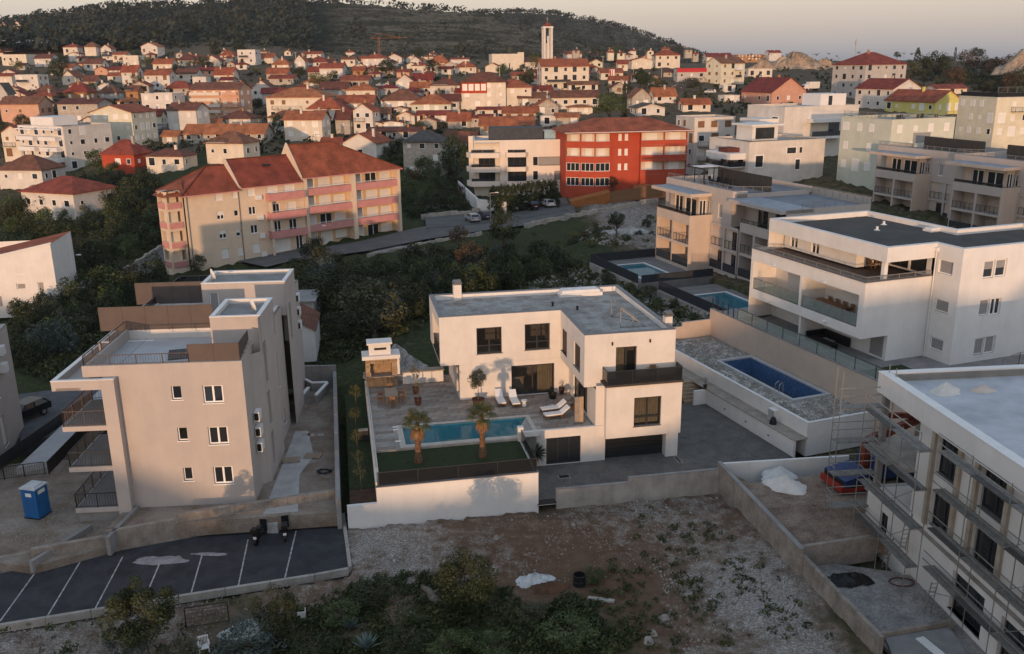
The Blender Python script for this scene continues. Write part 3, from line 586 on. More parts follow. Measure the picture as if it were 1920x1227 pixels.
bs.q((PU0, PV0, zb), (PU1, PV0, zb), (PU1, PV1, zb), (PU0, PV1, zb)).q((PU0, PV1, zb), (PU1, PV1, zb), (PU1, PV1, ZT), (PU0, PV1, ZT)).q((PU0, PV0, zb), (PU0, PV1, zb), (PU0, PV1, ZT), (PU0, PV0, ZT)).q((PU1, PV1, zb), (PU1, PV0, zb), (PU1, PV0, ZT), (PU1, PV1, ZT)).q((PU1, PV0, zb), (PU0, PV0, zb), (PU0, PV0, ZT), (PU1, PV0, ZT))
bs.obj('basin', POOLT, pool)
for i in range(5): MB().box(PU1 - 2.6 + i * .52, PU1 - .002, PV0 + .003, PV1 - .003, zb + .004, zb + .24 * (i + 1)).obj('step', mat('pool_step_tile', (.26, .44, .44), .6), pool)
wm = bpy.data.materials.new('pool_water'); wm.use_nodes = True; t = wm.node_tree; b = t.nodes['Principled BSDF']; b.inputs['Base Color'].default_value = (.02, .16, .2, 1); b.inputs['Roughness'].default_value = .03; b.inputs['Alpha'].default_value = .5; b.inputs['IOR'].default_value = 1.33
tc = _n(t, 'ShaderNodeTexCoord'); bp = _n(t, 'ShaderNodeBump'); bp.inputs['Strength'].default_value = .15; bp.inputs['Distance'].default_value = .02; t.links.new(noise(2.5, 3), bp.inputs['Height']); t.links.new(bp.outputs[0], b.inputs['Normal'])
MATS['water'] = wm
MB().q((PU0, PV0, ZT - .14), (PU1, PV0, ZT - .14), (PU1, PV1, ZT - .14), (PU0, PV1, ZT - .14)).obj('water', wm, pool)
LAWN = mat('clipped_lawn', (.030, .046, .015), .95, .12, 2.5, .6, 30, col2=(.016, .028, .009), fine=.3)
RV = -13.85; zw = 2.75
MB().prism([(TU + .25, LV), (3.1, LV), (3.1, RV + .25), (TU + .25, RV + .25)], .2, zw + .08).obj('lawn', LAWN, ter)
rwm = MB().prism([(TU, RV), (3.35, RV), (3.35, RV + .25), (TU, RV + .25)], -.4, zw).prism([(TU, RV + .251), (TU + .25, RV + .251), (TU + .25, TV), (TU, TV)], -.4, 3.0).prism([(3.1, RV + .251), (3.35, RV + .251), (3.35, -8.0), (3.1, -8.0)], -.4, zw)
rwm.obj('retaining_wall', WHITE2, ter)
MB().prism([(TU - .04, RV - .04), (3.4, RV - .04), (3.4, RV + .28), (TU - .04, RV + .28)], zw, zw + .04).obj('wall_cap', COPING, ter)
railing(ter, [(TU + .1, RV + .1, zw + .04), (3.25, RV + .1, zw + .04)], .95, 2.4, DARKM, 'glass', panel=SMOKE, name='balustrade')
railing(ter, [(3.22, RV + .2, zw + .002), (3.22, -8.6, zw + .002)], .95, 1.9, DARKM, 'glass', panel=SMOKE, name='balustrade')
railing(ter, [(TU + .1, RV + .3, 3.0), (TU + .1, TV - 1.5, 3.0)], .95, 2.2, STEEL, 'glass', panel=PALEG, name='balustrade')
MB().box(3.0, 3.4, -8.75, -8.35, 2.6, 3.9).obj('pier', WHITE2, ter)
for (x, y) in ((270, 805), (272, 818), (284, 876)):
    u, v = F.uv(*z1(x, y), ZT); put(MB().box(-.2, .2, -.1, .1, .012, .06).mesh('floor_light', WHITE2), 'floor_light', ter, (u, v, ZT))
# side garden, left of the terrace
sg = thing('side_garden', 'narrow lawn strip with bare soil between grey wall and the villa terrace', 'garden', (V0.x, V0.y, 0), F.a)
SU = F.uv(648, 960, 1.5)[0] + .3
MB().prism([(SU, RV + 2.6), (TU - .002, RV + 2.6), (TU - .002, TV + 1), (SU, TV + 1)], -.2, 1.55).obj('lawn', LAWN, sg)
MB().prism([(SU, RV + .25), (TU - .002, RV + .25), (TU - .002, RV + 2.599), (SU, RV + 2.599)], -.2, 1.5).obj('soil_bed', mat('dark_soil', (.075, .042, .028), .95, .15, 3, .6, 15), sg)
MB().box(SU - .2, TU - .003, RV, RV + .249, -.5, 1.62).obj('front_wall', WHITE2, sg)
# driveway
e0, e1, e2 = (F.uv(1043, 945, .1), F.uv(1178, 932, .1), F.uv(1343, 915, .1))
F_uv = lambda P: ((P.xy - VF.o) @ VF.U, (P.xy - VF.o) @ VF.V)
drv = MB().prism(w2(F, [(3.36, -13.8), (e0[0], e0[1] + .1), (e1[0], e1[1] + .1), (e2[0] + .4, e2[1] + .1), (*F_uv(NF.W(-.02, -12.0)), ), (*F_uv(NF.W(-.02, .2)), ), (15.2, 3), (8.8, 3), (8.8, -7.5), (3.36, -7.5)]), .25, .4).obj('driveway', mat('dark_pavers', (.13, .122, .112), .9, .12, 1.2, .5, 12, col2=(.085, .08, .075), fine=.3)); struct(drv)
wl = thing('boundary_wall', 'low stepped raw concrete wall along the lower edge of the villa driveway', 'wall', (V0.x, V0.y, 0), F.a)
MB().prism([(e0[0], e0[1]), (e1[0], e1[1]), (e1[0], e1[1] + .22), (e0[0], e0[1] + .22)], -.4, 1.15).obj('wall_section', CONC, wl); MB().prism([(e1[0], e1[1]), (e2[0] + .2, e2[1]), (e2[0] + .2, e2[1] + .22), (e1[0], e1[1] + .22)], -.4, 1.5).obj('wall_section', CONC, wl)
MB().prism([(e0[0] - .02, e0[1] - .02), (e1[0] - .002, e1[1] - .02), (e1[0] - .002, e1[1] + .24), (e0[0] - .02, e0[1] + .24)], 1.15, 1.19).prism([(e1[0], e1[1] - .02), (e2[0] + .2, e2[1] - .02), (e2[0] + .2, e2[1] + .24), (e1[0], e1[1] + .24)], 1.5, 1.54).obj('wall_cap', CONCD, wl)
for (x, y, a, b_, l) in ((340, 938, .75, .45, 'dark square drain grate set in the driveway beside the basement door'), (385, 1024, .7, .35, 'dark drain grate half hidden behind the low concrete boundary wall'), (1278, 800, .22, 1.0, 'narrow slot drain in the driveway beside the garage column'), (195, 1145, 1.3, .8, 'large dark grate in the corner between terrace wall and concrete wall')):
    p = at(*zS(x, y), .4); g = thing('drain_grate', l, 'drain', p, F.a, 'drains in the driveway')
    put(MB().box(-a / 2 - .05, a / 2 + .05, -b_ / 2 - .05, b_ / 2 + .05, 0, .015).mesh('frame', CONC), 'frame', g); put(MB().box(-a / 2, a / 2, -b_ / 2, b_ / 2, .016, .025).mesh('grate', BLACK), 'grate', g)
# wooden steps beside the villa
st = thing('garden_steps', 'pale wooden steps climbing between the villa and the long white wall', 'steps', at(1281, 757, .4), F.a)
for i in range(6): MB().box(.1, 2.35, i * .34, 2.4, .005 + i * .22, .22 * (i + 1)).obj('step', WOODL if i % 2 else mat('pale_stone_step', (.38, .28, .19), .8, .08, 2), st)
MB().box(-1.5, 2.6, 2.41, 9, .0, 1.33).obj('landing', STN[0], st)
# fireplace
fp_ = at(*z1(205, 600), ZT); fo = F.uv(*z1(205, 600), ZT); fp = thing('barbecue_fireplace', 'outdoor stone barbecue fireplace with white hood at the far corner of the terrace', 'barbecue', fp_, F.a)
STB = mat('honey_stone', (.36, .25, .15), .9, .12, 3, .6, 10, fine=.2); rr = random.Random(3)
bm_ = [MB().box(0, .42, 0, .9, 0, .19).mesh('stone', STB), MB().box(0, .36, 0, .9, 0, .19).mesh('stone', mat('honey_stone_pale', (.42, .31, .20), .9, .1, 3, .5, 10))]
MB().box(-1.3, 1.3, .1, 1.3, 0, .85).obj('base', STB, fp)
for k in range(8):
    for sx in (-1.32, .86): put(rr.choice(bm_), 'stone', fp, (sx + rr.uniform(0, .05), .05 + rr.uniform(-.02, .02), .86 + k * .2))
for k in range(5): put(rr.choice(bm_), 'stone', fp, (-.87 + k * .345, .06, 2.05 + .0)); put(rr.choice(bm_), 'stone', fp, (-.87 + k * .345, .05, 2.26))
MB().box(-1.25, 1.25, 1.0, 1.3, .85, 2.4).obj('back_wall', STB, fp); MB().box(-1.5, 1.75, -.15, 1.4, .86, .93).obj('worktop', STN[2], fp)
MB().box(-1.55, 1.6, -.25, 1.5, 2.47, 2.78).obj('mantel', WHITE2, fp); MB().box(1.3, 1.55, .2, 1.3, .93, 2.47).obj('pier', WHITE2, fp)
hd = MB().box(-.95, .85, .1, 1.2, 2.78, 3.7).obj('hood', WHITE2, fp); MB().box(-.5, .5, .08, .1, 3.2, 3.4).obj('smoke_slot', BLACK, hd); MB().box(-1.1, 1.0, -.05, 1.35, 3.7, 3.85).obj('hood_cap', WHITE2, hd)
MB().box(1.76, 5.2, .2, .95, 0, 1.0).obj('counter', WHITE2, fp); MB().box(1.76, 5.3, .1, 1.0, 1.0, 1.08).obj('counter_top', STN[2], fp)
# ------------------------------------------------------------ neighbour plots to the right of the villa
def rootat(F, name, label, cat, group=None, z=0.0): return thing(name, label, cat, (F.o.x, F.o.y, z), F.a, group)
F = NF; zN = zm(1240, 600, .2445)
lw = rootat(F, 'long_garden_wall', 'long white two stage garden wall running along the right side of the driveway', 'wall')
MB().box(0, .2, -12.0, .2, .2, 1.70).box(-1.2, 0, .0, .2, .2, 1.7).obj('lower_wall', WHITE2, lw)
MB().box(-.05, 1.2, -12.05, 9, 1.70, 1.76).obj('ledge', STN[2], lw)
MB().box(1.2, 1.42, -11.9, 11.0, .2, 2.9).box(1.42, 9.3, -11.9, -11.7, .2, 2.9).obj('upper_wall', WHITE2, lw)
MB().box(1.18, 1.45, -11.92, 11.0, 2.9, 2.94).box(1.45, 9.3, -11.92, -11.68, 2.9, 2.94).obj('wall_cap', WHITE2, lw)
p = F.vz(*zN(840, 780), 1.05)[0]
MB().box(.75, 1.19, p - .75, p + .05, 1.78, 2.7).obj('meter_cabinet', WHITE2, lw); MB().box(.735, .75, p - .7, p, 1.84, 2.64).obj('meter_door', mat('meter_grey', (.35, .35, .34), .6), lw)
p = F.vz(*zN(870, 830), .7)[0]; tag(MB().lathe([(.0, 0), (.3, .0), (.26, .3), (.17, .5), (.04, .6)], 10).obj('cable_drum', BLACK), 'black rounded cover standing beside the meter cabinet on the long white wall', 'cover'); bpy.data.objects['cable_drum'].location = F.W(.5, p, 1.765)
MB().box(-.02, 0, -6, -5.8, .9, 1.0).box(-.02, 0, -3, -2.8, .9, 1.0).box(-.02, 0, -9, -8.8, .9, 1.0).obj('wall_lights', BLACK, lw)
PLOT = mat('limestone_rubble', (.42, .40, .37), .95, .15, 1.4, 1.0, 7, col2=(.20, .185, .165), fine=.45)
gp = MB(); n = 30; gx, gy = 40, 90
pq = [F.uv(*zN(*q), 2.72) for q in ((455, 315), (1010, 605), (695, 287))]; NU0, NV1, NV0 = (pq[0][0] + pq[1][0]) / 2, pq[0][1], pq[1][1]; NU1 = pq[2][0]
for (u0, u1, v0, v1) in ((1.42, NU0 - .3, -11.7, 10.9), (NU0 - .3, NU1 + .05, NV1 + .3, 10.9), (NU0 - .3, NU1 + .05, -11.7, NV0 - .3), (NU1 + .05, 9.0, -11.7, 10.9)):
    a = max(1, int((u1 - u0) / .5)); b_ = max(1, int((v1 - v0) / .5)); k = len(gp.v)
    gp.v += [(u0 + (u1 - u0) * i / a, v0 + (v1 - v0) * j / b_, 2.6 + (random.uniform(-.1, .09) if 0 < i < a and 0 < j < b_ else 0)) for i in range(a + 1) for j in range(b_ + 1)]
    gp.f += [(k + i * (b_ + 1) + j, k + (i + 1) * (b_ + 1) + j, k + (i + 1) * (b_ + 1) + j + 1, k + i * (b_ + 1) + j + 1) for i in range(a) for j in range(b_)]
gpo = gp.obj('rubble_plot', PLOT); gpo.location = (F.o.x, F.o.y, 0); gpo.rotation_euler = (0, 0, F.a); struct(gpo)
po = rootat(F, 'swimming_pool', 'drained blue tiled swimming pool in the rubble plot beside the white wall', 'swimming pool')
MB().box(NU0 - .3, NU0, NV0 - .3, NV1 + .3, 2.45, 2.75).box(NU1, NU1 + .3, NV0 - .3, NV1 + .3, 2.45, 2.75).box(NU0, NU1, NV1, NV1 + .3, 2.45, 2.75).box(NU0, NU1, NV0 - .3, NV0, 2.45, 2.75).obj('coping', mat('grey_coping', (.45, .46, .46), .7, .05), po)
b = MB(); zb = 1.0; u0, u1, v0, v1 = NU0 + .001, NU1 - .001, NV0 + .001, NV1 - .001
b.q((u0, v1, zb), (u1, v1, zb), (u1, v1, 2.6), (u0, v1, 2.6)).q((u0, v0, zb), (u0, v1, zb), (u0, v1, 2.6), (u0, v0, 2.6)).q((u1, v1, zb), (u1, v0, zb), (u1, v0, 2.6), (u1, v1, 2.6)).q((u1, v0, zb), (u0, v0, zb), (u0, v0, 2.6), (u1, v0, 2.6))
BT = bpy.data.materials.new('blue_mosaic'); BT.use_nodes = True; t = BT.node_tree; bb = t.nodes['Principled BSDF']; tc = _n(t, 'ShaderNodeTexCoord'); bb.inputs['Roughness'].default_value = .35
vo = _n(t, 'ShaderNodeTexVoronoi'); vo.inputs['Scale'].default_value = 9; t.links.new(tc.outputs['Object'], vo.inputs['Vector']); t.links.new(ramp(vo.outputs['Color'], (.2, (.03, .075, .19)), (.5, (.055, .12, .26)), (.85, (.09, .17, .31))), bb.inputs['Base Color'])
b.obj('tiled_wall', BT, po); MB().q((u0, v0, zb), (u1, v0, zb), (u1, v1, zb), (u0, v1, zb)).obj('pool_floor', mat('dark_pool_floor', (.03, .04, .04), .5, .1, 1), po)
ld = MB(); uu = NU0 + .1; vv_ = NV0 + 1.6
for dv in (0, .5): ld.tube([(uu - .35, vv_ + dv, 2.75), (uu - .3, vv_ + dv, 3.35), (uu, vv_ + dv, 3.55), (uu + .1, vv_ + dv, 3.3), (uu + .1, vv_ + dv, 1.6)], .025, 5)
for z in (1.7, 2.0, 2.3): ld.bar((uu + .1, vv_, z), (uu + .1, vv_ + .5, z), .05)
ld.obj('pool_ladder', STEEL, po)
tw = rootat(F, 'retaining_wall', 'tall beige retaining wall carrying a glass fence between rubble plot and white block', 'wall')
tA, tB = F.uv(1330, 578, 5.4), F.uv(1592, 690, 5.4); TWU = (tA[0] + tB[0]) / 2
MB().box(TWU, TWU + .3, -16, tA[1], .0, 5.35).box(TWU - 3.2, TWU, tA[1] - .25, tA[1], 2, 4.3).box(TWU - 6.2, TWU - 3.2, tA[1] - .25, tA[1], 2, 3.9).box(TWU - 8.4, TWU - 6.2, tA[1] - .25, tA[1], 2, 3.5).obj('wall_section', mat('beige_render', (.50, .41, .34), .92, .04, .5, .25, 30), tw)
MB().box(TWU - .03, TWU + .33, -16, tA[1], 5.35, 5.4).obj('wall_cap', CONCD, tw)
railing(tw, [(TWU + .15, tA[1] - 4.5, 5.4), (TWU + .15, -16, 5.4)], 1.05, 2.2, DARKM, 'glass', panel=PALEG, name='glass_fence')
for i in range(5): MB().box(-.04, .04, -.04, .04, 0, 1.1).obj('post', DARKM, tw).location = (TWU + .15, tA[1] - .2 - i * .9, 5.4)
tr_ = MB().box(TWU + .3, TWU + 40, -22, tA[1], .5, 4.98).obj('upper_yard', mat('yard_paving', (.25, .24, .23), .9, .1, .8, .3, 12)); tr_.location = (F.o.x, F.o.y, 0); tr_.rotation_euler = (0, 0, F.a); struct(tr_)

# ------------------------------------------------------------ white block on the upper yard
K = at(1779.4, 685, 5.0); F = WF = Fr(K, 20); z5 = zm(1380, 370, .28125)
wb_ = rootat(F, 'apartment_block', 'white three storey apartment block with a dark flat roof and long recessed balconies', 'apartment block')
ZP, ZF = 14.57, 13.4
def vr(F, a, b, u): p, q = F.vz(*a, u), F.vz(*b, u); return (min(p[0], q[0]), max(p[0], q[0]), min(p[1], q[1]), max(p[1], q[1]))
wins = []
for (x0, y0, x1, y1, st) in ((1660, 425, 1715, 535, 'white-half-grey'), (1740, 415, 1795, 525, 'white-half-grey'), (1630, 685, 1680, 785, 'white-shut-grey'), (1705, 678, 1757, 780, 'white-two'), (1597, 942, 1645, 1045, 'white-shut-grey'), (1668, 930, 1718, 1035, 'white-shut-grey')):
    r = rect(F, z5(x0, y0), z5(x1, y1)); wins.append((*r, st))
facade(wb_, (0, 0), (14, 0), 4.9, ZP, wins, WHITE2)
wins = []
for (x0, y0, x1, y1) in ((1355, 408, 1438, 535), (1328, 668, 1408, 788), (1295, 920, 1372, 1045)):
    r = vr(F, z5(x0, y0), z5(x1, y1), 0); wins.append((2.8 - r[1], 2.8 - r[0], r[2] + .1, r[3] - .05, 'white-shut-grey'))
facade(wb_, (0, 2.8), (0, 0), 4.9, ZP, wins, WHITE2)
MB().wall((-4.0, 2.82), (0, 2.82), 4.9, 7.2).wall((-6.8, 2.8), (0, 2.8), 7.2, 11.9).wall((14, 0), (14, 7), 4.9, ZP).wall((14, 7), (6.5, 7), 4.9, ZP).wall((6.5, 7), (6.5, 18.3), 4.9, ZP).wall((6.5, 18.3), (-6.8, 18.3), 4.9, 11.9).wall((6.5, 18.3), (-5, 18.3), 11.9, ZP).obj('wall', WHITE2, wb_)
# middle band with the recessed loggias
r1 = vr(F, z5(105, 447), z5(440, 690), -6.8); r2 = vr(F, z5(445, 555), z5(822, 860), -6.8)
f = lambda v: 18.3 - v
zl = 8.05; h1z = 10.75
MB().wall((-6.8, 18.3), (-6.8, 2.8), 7.2, 11.9, [(f(17.9), f(10.9), zl, h1z), (f(10.6), f(3.4), zl, h1z)], dep=2.6).q((-6.8, 18.3, 7.2), (-6.8, 2.8, 7.2), (-3.9, 2.8, 7.2), (-3.9, 18.3, 7.2)[:3]).obj('balcony_band', WHITE2, wb_)
facade(wb_, (-4.2, 18.3), (-4.2, 2.8), 7.3, 11, [(f(12.8), f(11.0), zl + .05, 10.5, 'dark-two', 'balcony_door'), (f(5.8), f(3.6), zl + .05, 10.5, 'dark-two', 'balcony_door')], WHITE2, dep=.08)
for va, vb in ((17.85, 10.95), (10.55, 3.45)):
    MB().box(-6.75, -4.25, vb, va, zl - .03, zl + .012).obj('balcony_floor', mat('balcony_tiles', (.13, .105, .09), .6, .06), wb_)
    railing(wb_, [(-6.7, va, zl + .02), (-6.7, vb, zl + .02)], 1.0, 1.75, STEEL, 'glass', panel=PALEG, name='glass_balustrade')
# ground floor recessed wall, penthouse wall, roof slab
facade(wb_, (-4.0, 18.3), (-4.0, 2.82), 4.9, 7.25, [(f(13.4), f(12.0), 5.02, 7.1, 'dark-two', 'terrace_door'), (f(4.9), f(3.2), 5.02, 7.1, 'white-shut-grey', 'terrace_door')], WHITE2, dep=.08)
MB().box(-6.6, -4.01, 10.6, 10.85, 4.9, 7.2).obj('pier', WHITE2, wb_)
q1 = F.vz(*z5(365, 250), -3.4); q2 = F.vz(*z5(505, 290), -3.4)
facade(wb_, (-3.4, 18.0), (-3.4, 8.0), 11.8, ZF + .4, [(18 - q1[0], 18 - q1[0] + 1.1, 11.95, 13.4, 'white-two-half-grey', 'balcony_door'), (18 - q2[0], 18 - q2[0] + 1.1, 11.95, 13.4, 'white-two-half-grey', 'balcony_door')], WHITE2, dep=.08)
facade(wb_, (-3.4, 8.0), (-.2, 8.0), 11.8, ZF + .4, [(1.9, 3.0, 11.95, 13.4, 'dark-two', 'terrace_door')], WHITE2, dep=.08)
facade(wb_, (-.2, 8.0), (-.2, 2.85), 11.8, ZF + .4, [(.5, 2.6, 11.95, 13.5, 'dark-two', 'terrace_door'), (2.8, 4.6, 11.95, 13.5, 'dark', 'terrace_door')], WHITE2, dep=.08)
MB().prism([(-6.7, 18.2), (-6.7, 2.9), (6.4, 2.9), (6.4, 18.2)], 11.55, 11.62).obj('terrace_floor', mat('terrace_decking', (.16, .11, .085), .8, .1, 1.5), wb_)
MB().box(-6.9, -6.5, 2.7, 18.3, 11.9, 11.97).box(-6.5, 0, 2.7, 3.0, 11.9, 11.97).obj('parapet_cap', COPING, wb_)
railing(wb_, [(-6.7, 18.2, 11.97), (-6.7, 2.9, 11.97), (-.1, 2.9, 11.97)], .35, 1.6, STEEL, 'wires', name='railing')
MB().box(-4.9, -4.55, 3.0, 3.35, 11.6, ZF).obj('pillar', WHITE2, wb_)
o_ = [(-5.0, 2.75), (-.001, 2.75), (-.001, -.001), (14, -.001), (14, 7.05), (6.5, 7.05), (6.5, 18.35), (-5.0, 18.35)]
c_ = .45; i_ = [(-5 + c_, 2.75 + c_), (c_, 2.75 + c_), (c_, c_), (14 - c_, c_), (14 - c_, 7.05 - c_), (6.5 - c_, 7.05 - c_), (6.5 - c_, 18.35 - c_), (-5 + c_, 18.35 - c_)]
b = MB(); MB().prism(i_, ZF + .5, ZF + .75).obj('roof', ROOFD, wb_)
for i in range(8):
    a, q, s, d = o_[i], o_[(i + 1) % 8], i_[(i + 1) % 8], i_[i]; b.prism([a, q, s, d], ZP, ZP + .05); b.q((*d, ZF + .75), (*s, ZF + .75), (*s, ZP), (*d, ZP)); 
for a, q in ((o_[7], o_[0]), (o_[0], o_[1])): b.q((*a, ZF), (*q, ZF), (*q, ZP), (*a, ZP))
b.q((-5, 18.35, ZF), (-5, 2.75, ZF), (0, 2.75, ZF), (0, 18.35, ZF)); b.obj('roof_parapet', WHITE2, wb_)
u, v = F.uv(*z5(1330, 225), ZF + .75); MB().box(u - 1, u + 1, v - .5, v + .5, ZF + .75, ZF + .95).box(u - .85, u + .85, v - .4, v + .4, ZF + .95, ZF + 1.1).obj('skylight', WHITE2, wb_)
for x, y in ((940, 220), (985, 183)): u, v = F.uv(*z5(x, y), ZF + .75); MB().lathe([(.3, 0), (.12, .1), (.1, .3), (.15, .32), (.02, .36)], 8, (u, v, ZF + .75)).obj('roof_vent', WHITE2, wb_)
dp = MB().tube([(-.12, 2.6, 4.9), (-.12, 2.6, ZP - .6)], .05).box(-.25, 0, 2.45, 2.75, ZP - .6, ZP - .3); dp.obj('downpipe', METALW, wb_)
for x, y in ((250, 453), (587, 568), (215, 690), (587, 828)):
    v, z = F.vz(*z5(x, y), -6.85); MB().box(-7.0, -6.81, v - .22, v + .22, z - .04, z + .04).obj('wall_lamp', METALW, wb_)
for (x, y, l, z, sc, u) in ((640, 720, 'long wooden dining table with chairs on the middle balcony of the white block', zl + .013, 1.0, -5.4), (610, 960, 'black garden sofa set on the ground terrace of the white block', 5.0, 1, -5.2), (895, 440, 'dark wooden table and chairs on the roof terrace of the white block', 11.63, .6, -1.5)):
    v = F.vz(*z5(x, y), u)[0]; s = thing('garden_furniture', l, 'furniture', F.W(u, v, z), F.a); D_ = WOOD if 'wood' in l else BLACK
    if 'sofa' in l:
        MB().box(-1, -.2, -1.6, 1.6, 0, .4).box(-.2, 1, 1.0, 1.6, 0, .4).obj('seat', D_, s); MB().box(.9, 1.1, -1.6, 1.7, 0, .8).box(-1, .9, 1.6, 1.75, 0, .8).obj('backrest', D_, s); MB().box(-.7, .3, -.6, .6, .3, .36).obj('tabletop', GREYSH, s)
    else:
        MB().box(-.45 * sc, .45 * sc, -1.8 * sc, 1.8 * sc, .7, .75).obj('tabletop', D_, s)
        for i in (-1, 1):
            for j in (-1, 1): MB().box(-.03, .03, -.03, .03, 0, .7).obj('leg', D_, s).location = (i * .38 * sc, j * 1.6 * sc, 0)
        for j in (-1.2, -.4, .4, 1.2):
            for i in (-1, 1): put(MB().box(-.22, .22, -.22, .22, .42, .46).box(i * .2 - .02, i * .2 + .02, -.22, .22, .46, .9).box(-.2, -.16, -.2, -.16, 0, .42).box(.16, .2, -.2, -.16, 0, .42).box(-.2, -.16, .16, .2, 0, .42).box(.16, .2, .16, .2, 0, .42).mesh('chair', D_), 'chair', s, (i * .75 * max(sc, .8), j * 1.2 * sc, 0))
lwn = MB().box(-8.2, -3.5, -4.5, 1.5, 4.985, 5.03).prism([tuple(((at(*p, 5).xy - F.o) @ F.U, (at(*p, 5).xy - F.o) @ F.V)) for p in ((1392, 598), (1447, 577), (1449, 590), (1404, 604))], 4.985, 5.03).obj('artificial_lawn', LAWN); lwn.location = (F.o.x, F.o.y, 0); lwn.rotation_euler = (0, 0, F.a); struct(lwn)
yf = rootat(F, 'yard_fence', 'galvanised wire fence along the front edge of the white block yard', 'fence')
railing(yf, [(-9.2, -4.8, 4.98), (-5, -5.0, 4.98), (0, -3.5, 4.98), (5, -2.2, 4.98), (14, -2.2, 4.98)], 1.15, 2.4, STEEL, 'wires', name='railing')

# ------------------------------------------------------------ beige apartments with loggias
def loggias(root, u, v1, v0, z0, fl, nb, m, back=2.2, par=1.0, fh=2.85, lit=None, fence=None):
    """a face at u running from v1 (far) to v0 (near): fl floors of nb open loggias, their back wall, doors and railings"""
    L = v1 - v0; bw = L / nb; holes = []
    for k in range(fl):
        for i in range(nb): holes.append((i * bw + .22, (i + 1) * bw - .16, z0 + k * fh + .12, z0 + k * fh + 2.62))
    MB().wall((u, v1), (u, v0), z0 - .5, z0 + fl * fh + par, holes, dep=back).obj('wall', m, root)
    wn = []
    for i in range(nb):
        for k in range(fl): wn.append((i * bw + bw * .52, (i + 1) * bw - .3, z0 + k * fh + .15, z0 + k * fh + 2.4, 'dark-two', 'balcony_door'))
    facade(root, (u + back, v1), (u + back, v0), z0 - .3, z0 + fl * fh, wn, SAND_R, dep=.06)
    for k in range(fl):
        for i in range(nb):
            a, b = v1 - i * bw - .22, v1 - (i + 1) * bw + .16; z = z0 + k * fh + .12
            if k == 0 and fence: railing(root, [(u - .02, a, z - .1), (u - .02, b, z - .1)], 1.05, 1.6, BLUEP, 'panel', panel=BLUEP, name='fence')
            else: railing(root, [(u + .08, a, z), (u + .08, b, z)], 1.0, .85, DARKM, 'wires', name='railing')
def pbox(root, name, u0, u1, v0, v1, z0, z1, m): return MB().box(u0, u1, v0, v1, z0, z1).obj(name, m, root)
BG = at(1220 + .3646 * 190, 300 + .3646 * 555, 3.5); F = BF = Fr(BG, 20); zb4 = zm(1220, 300, .19553)
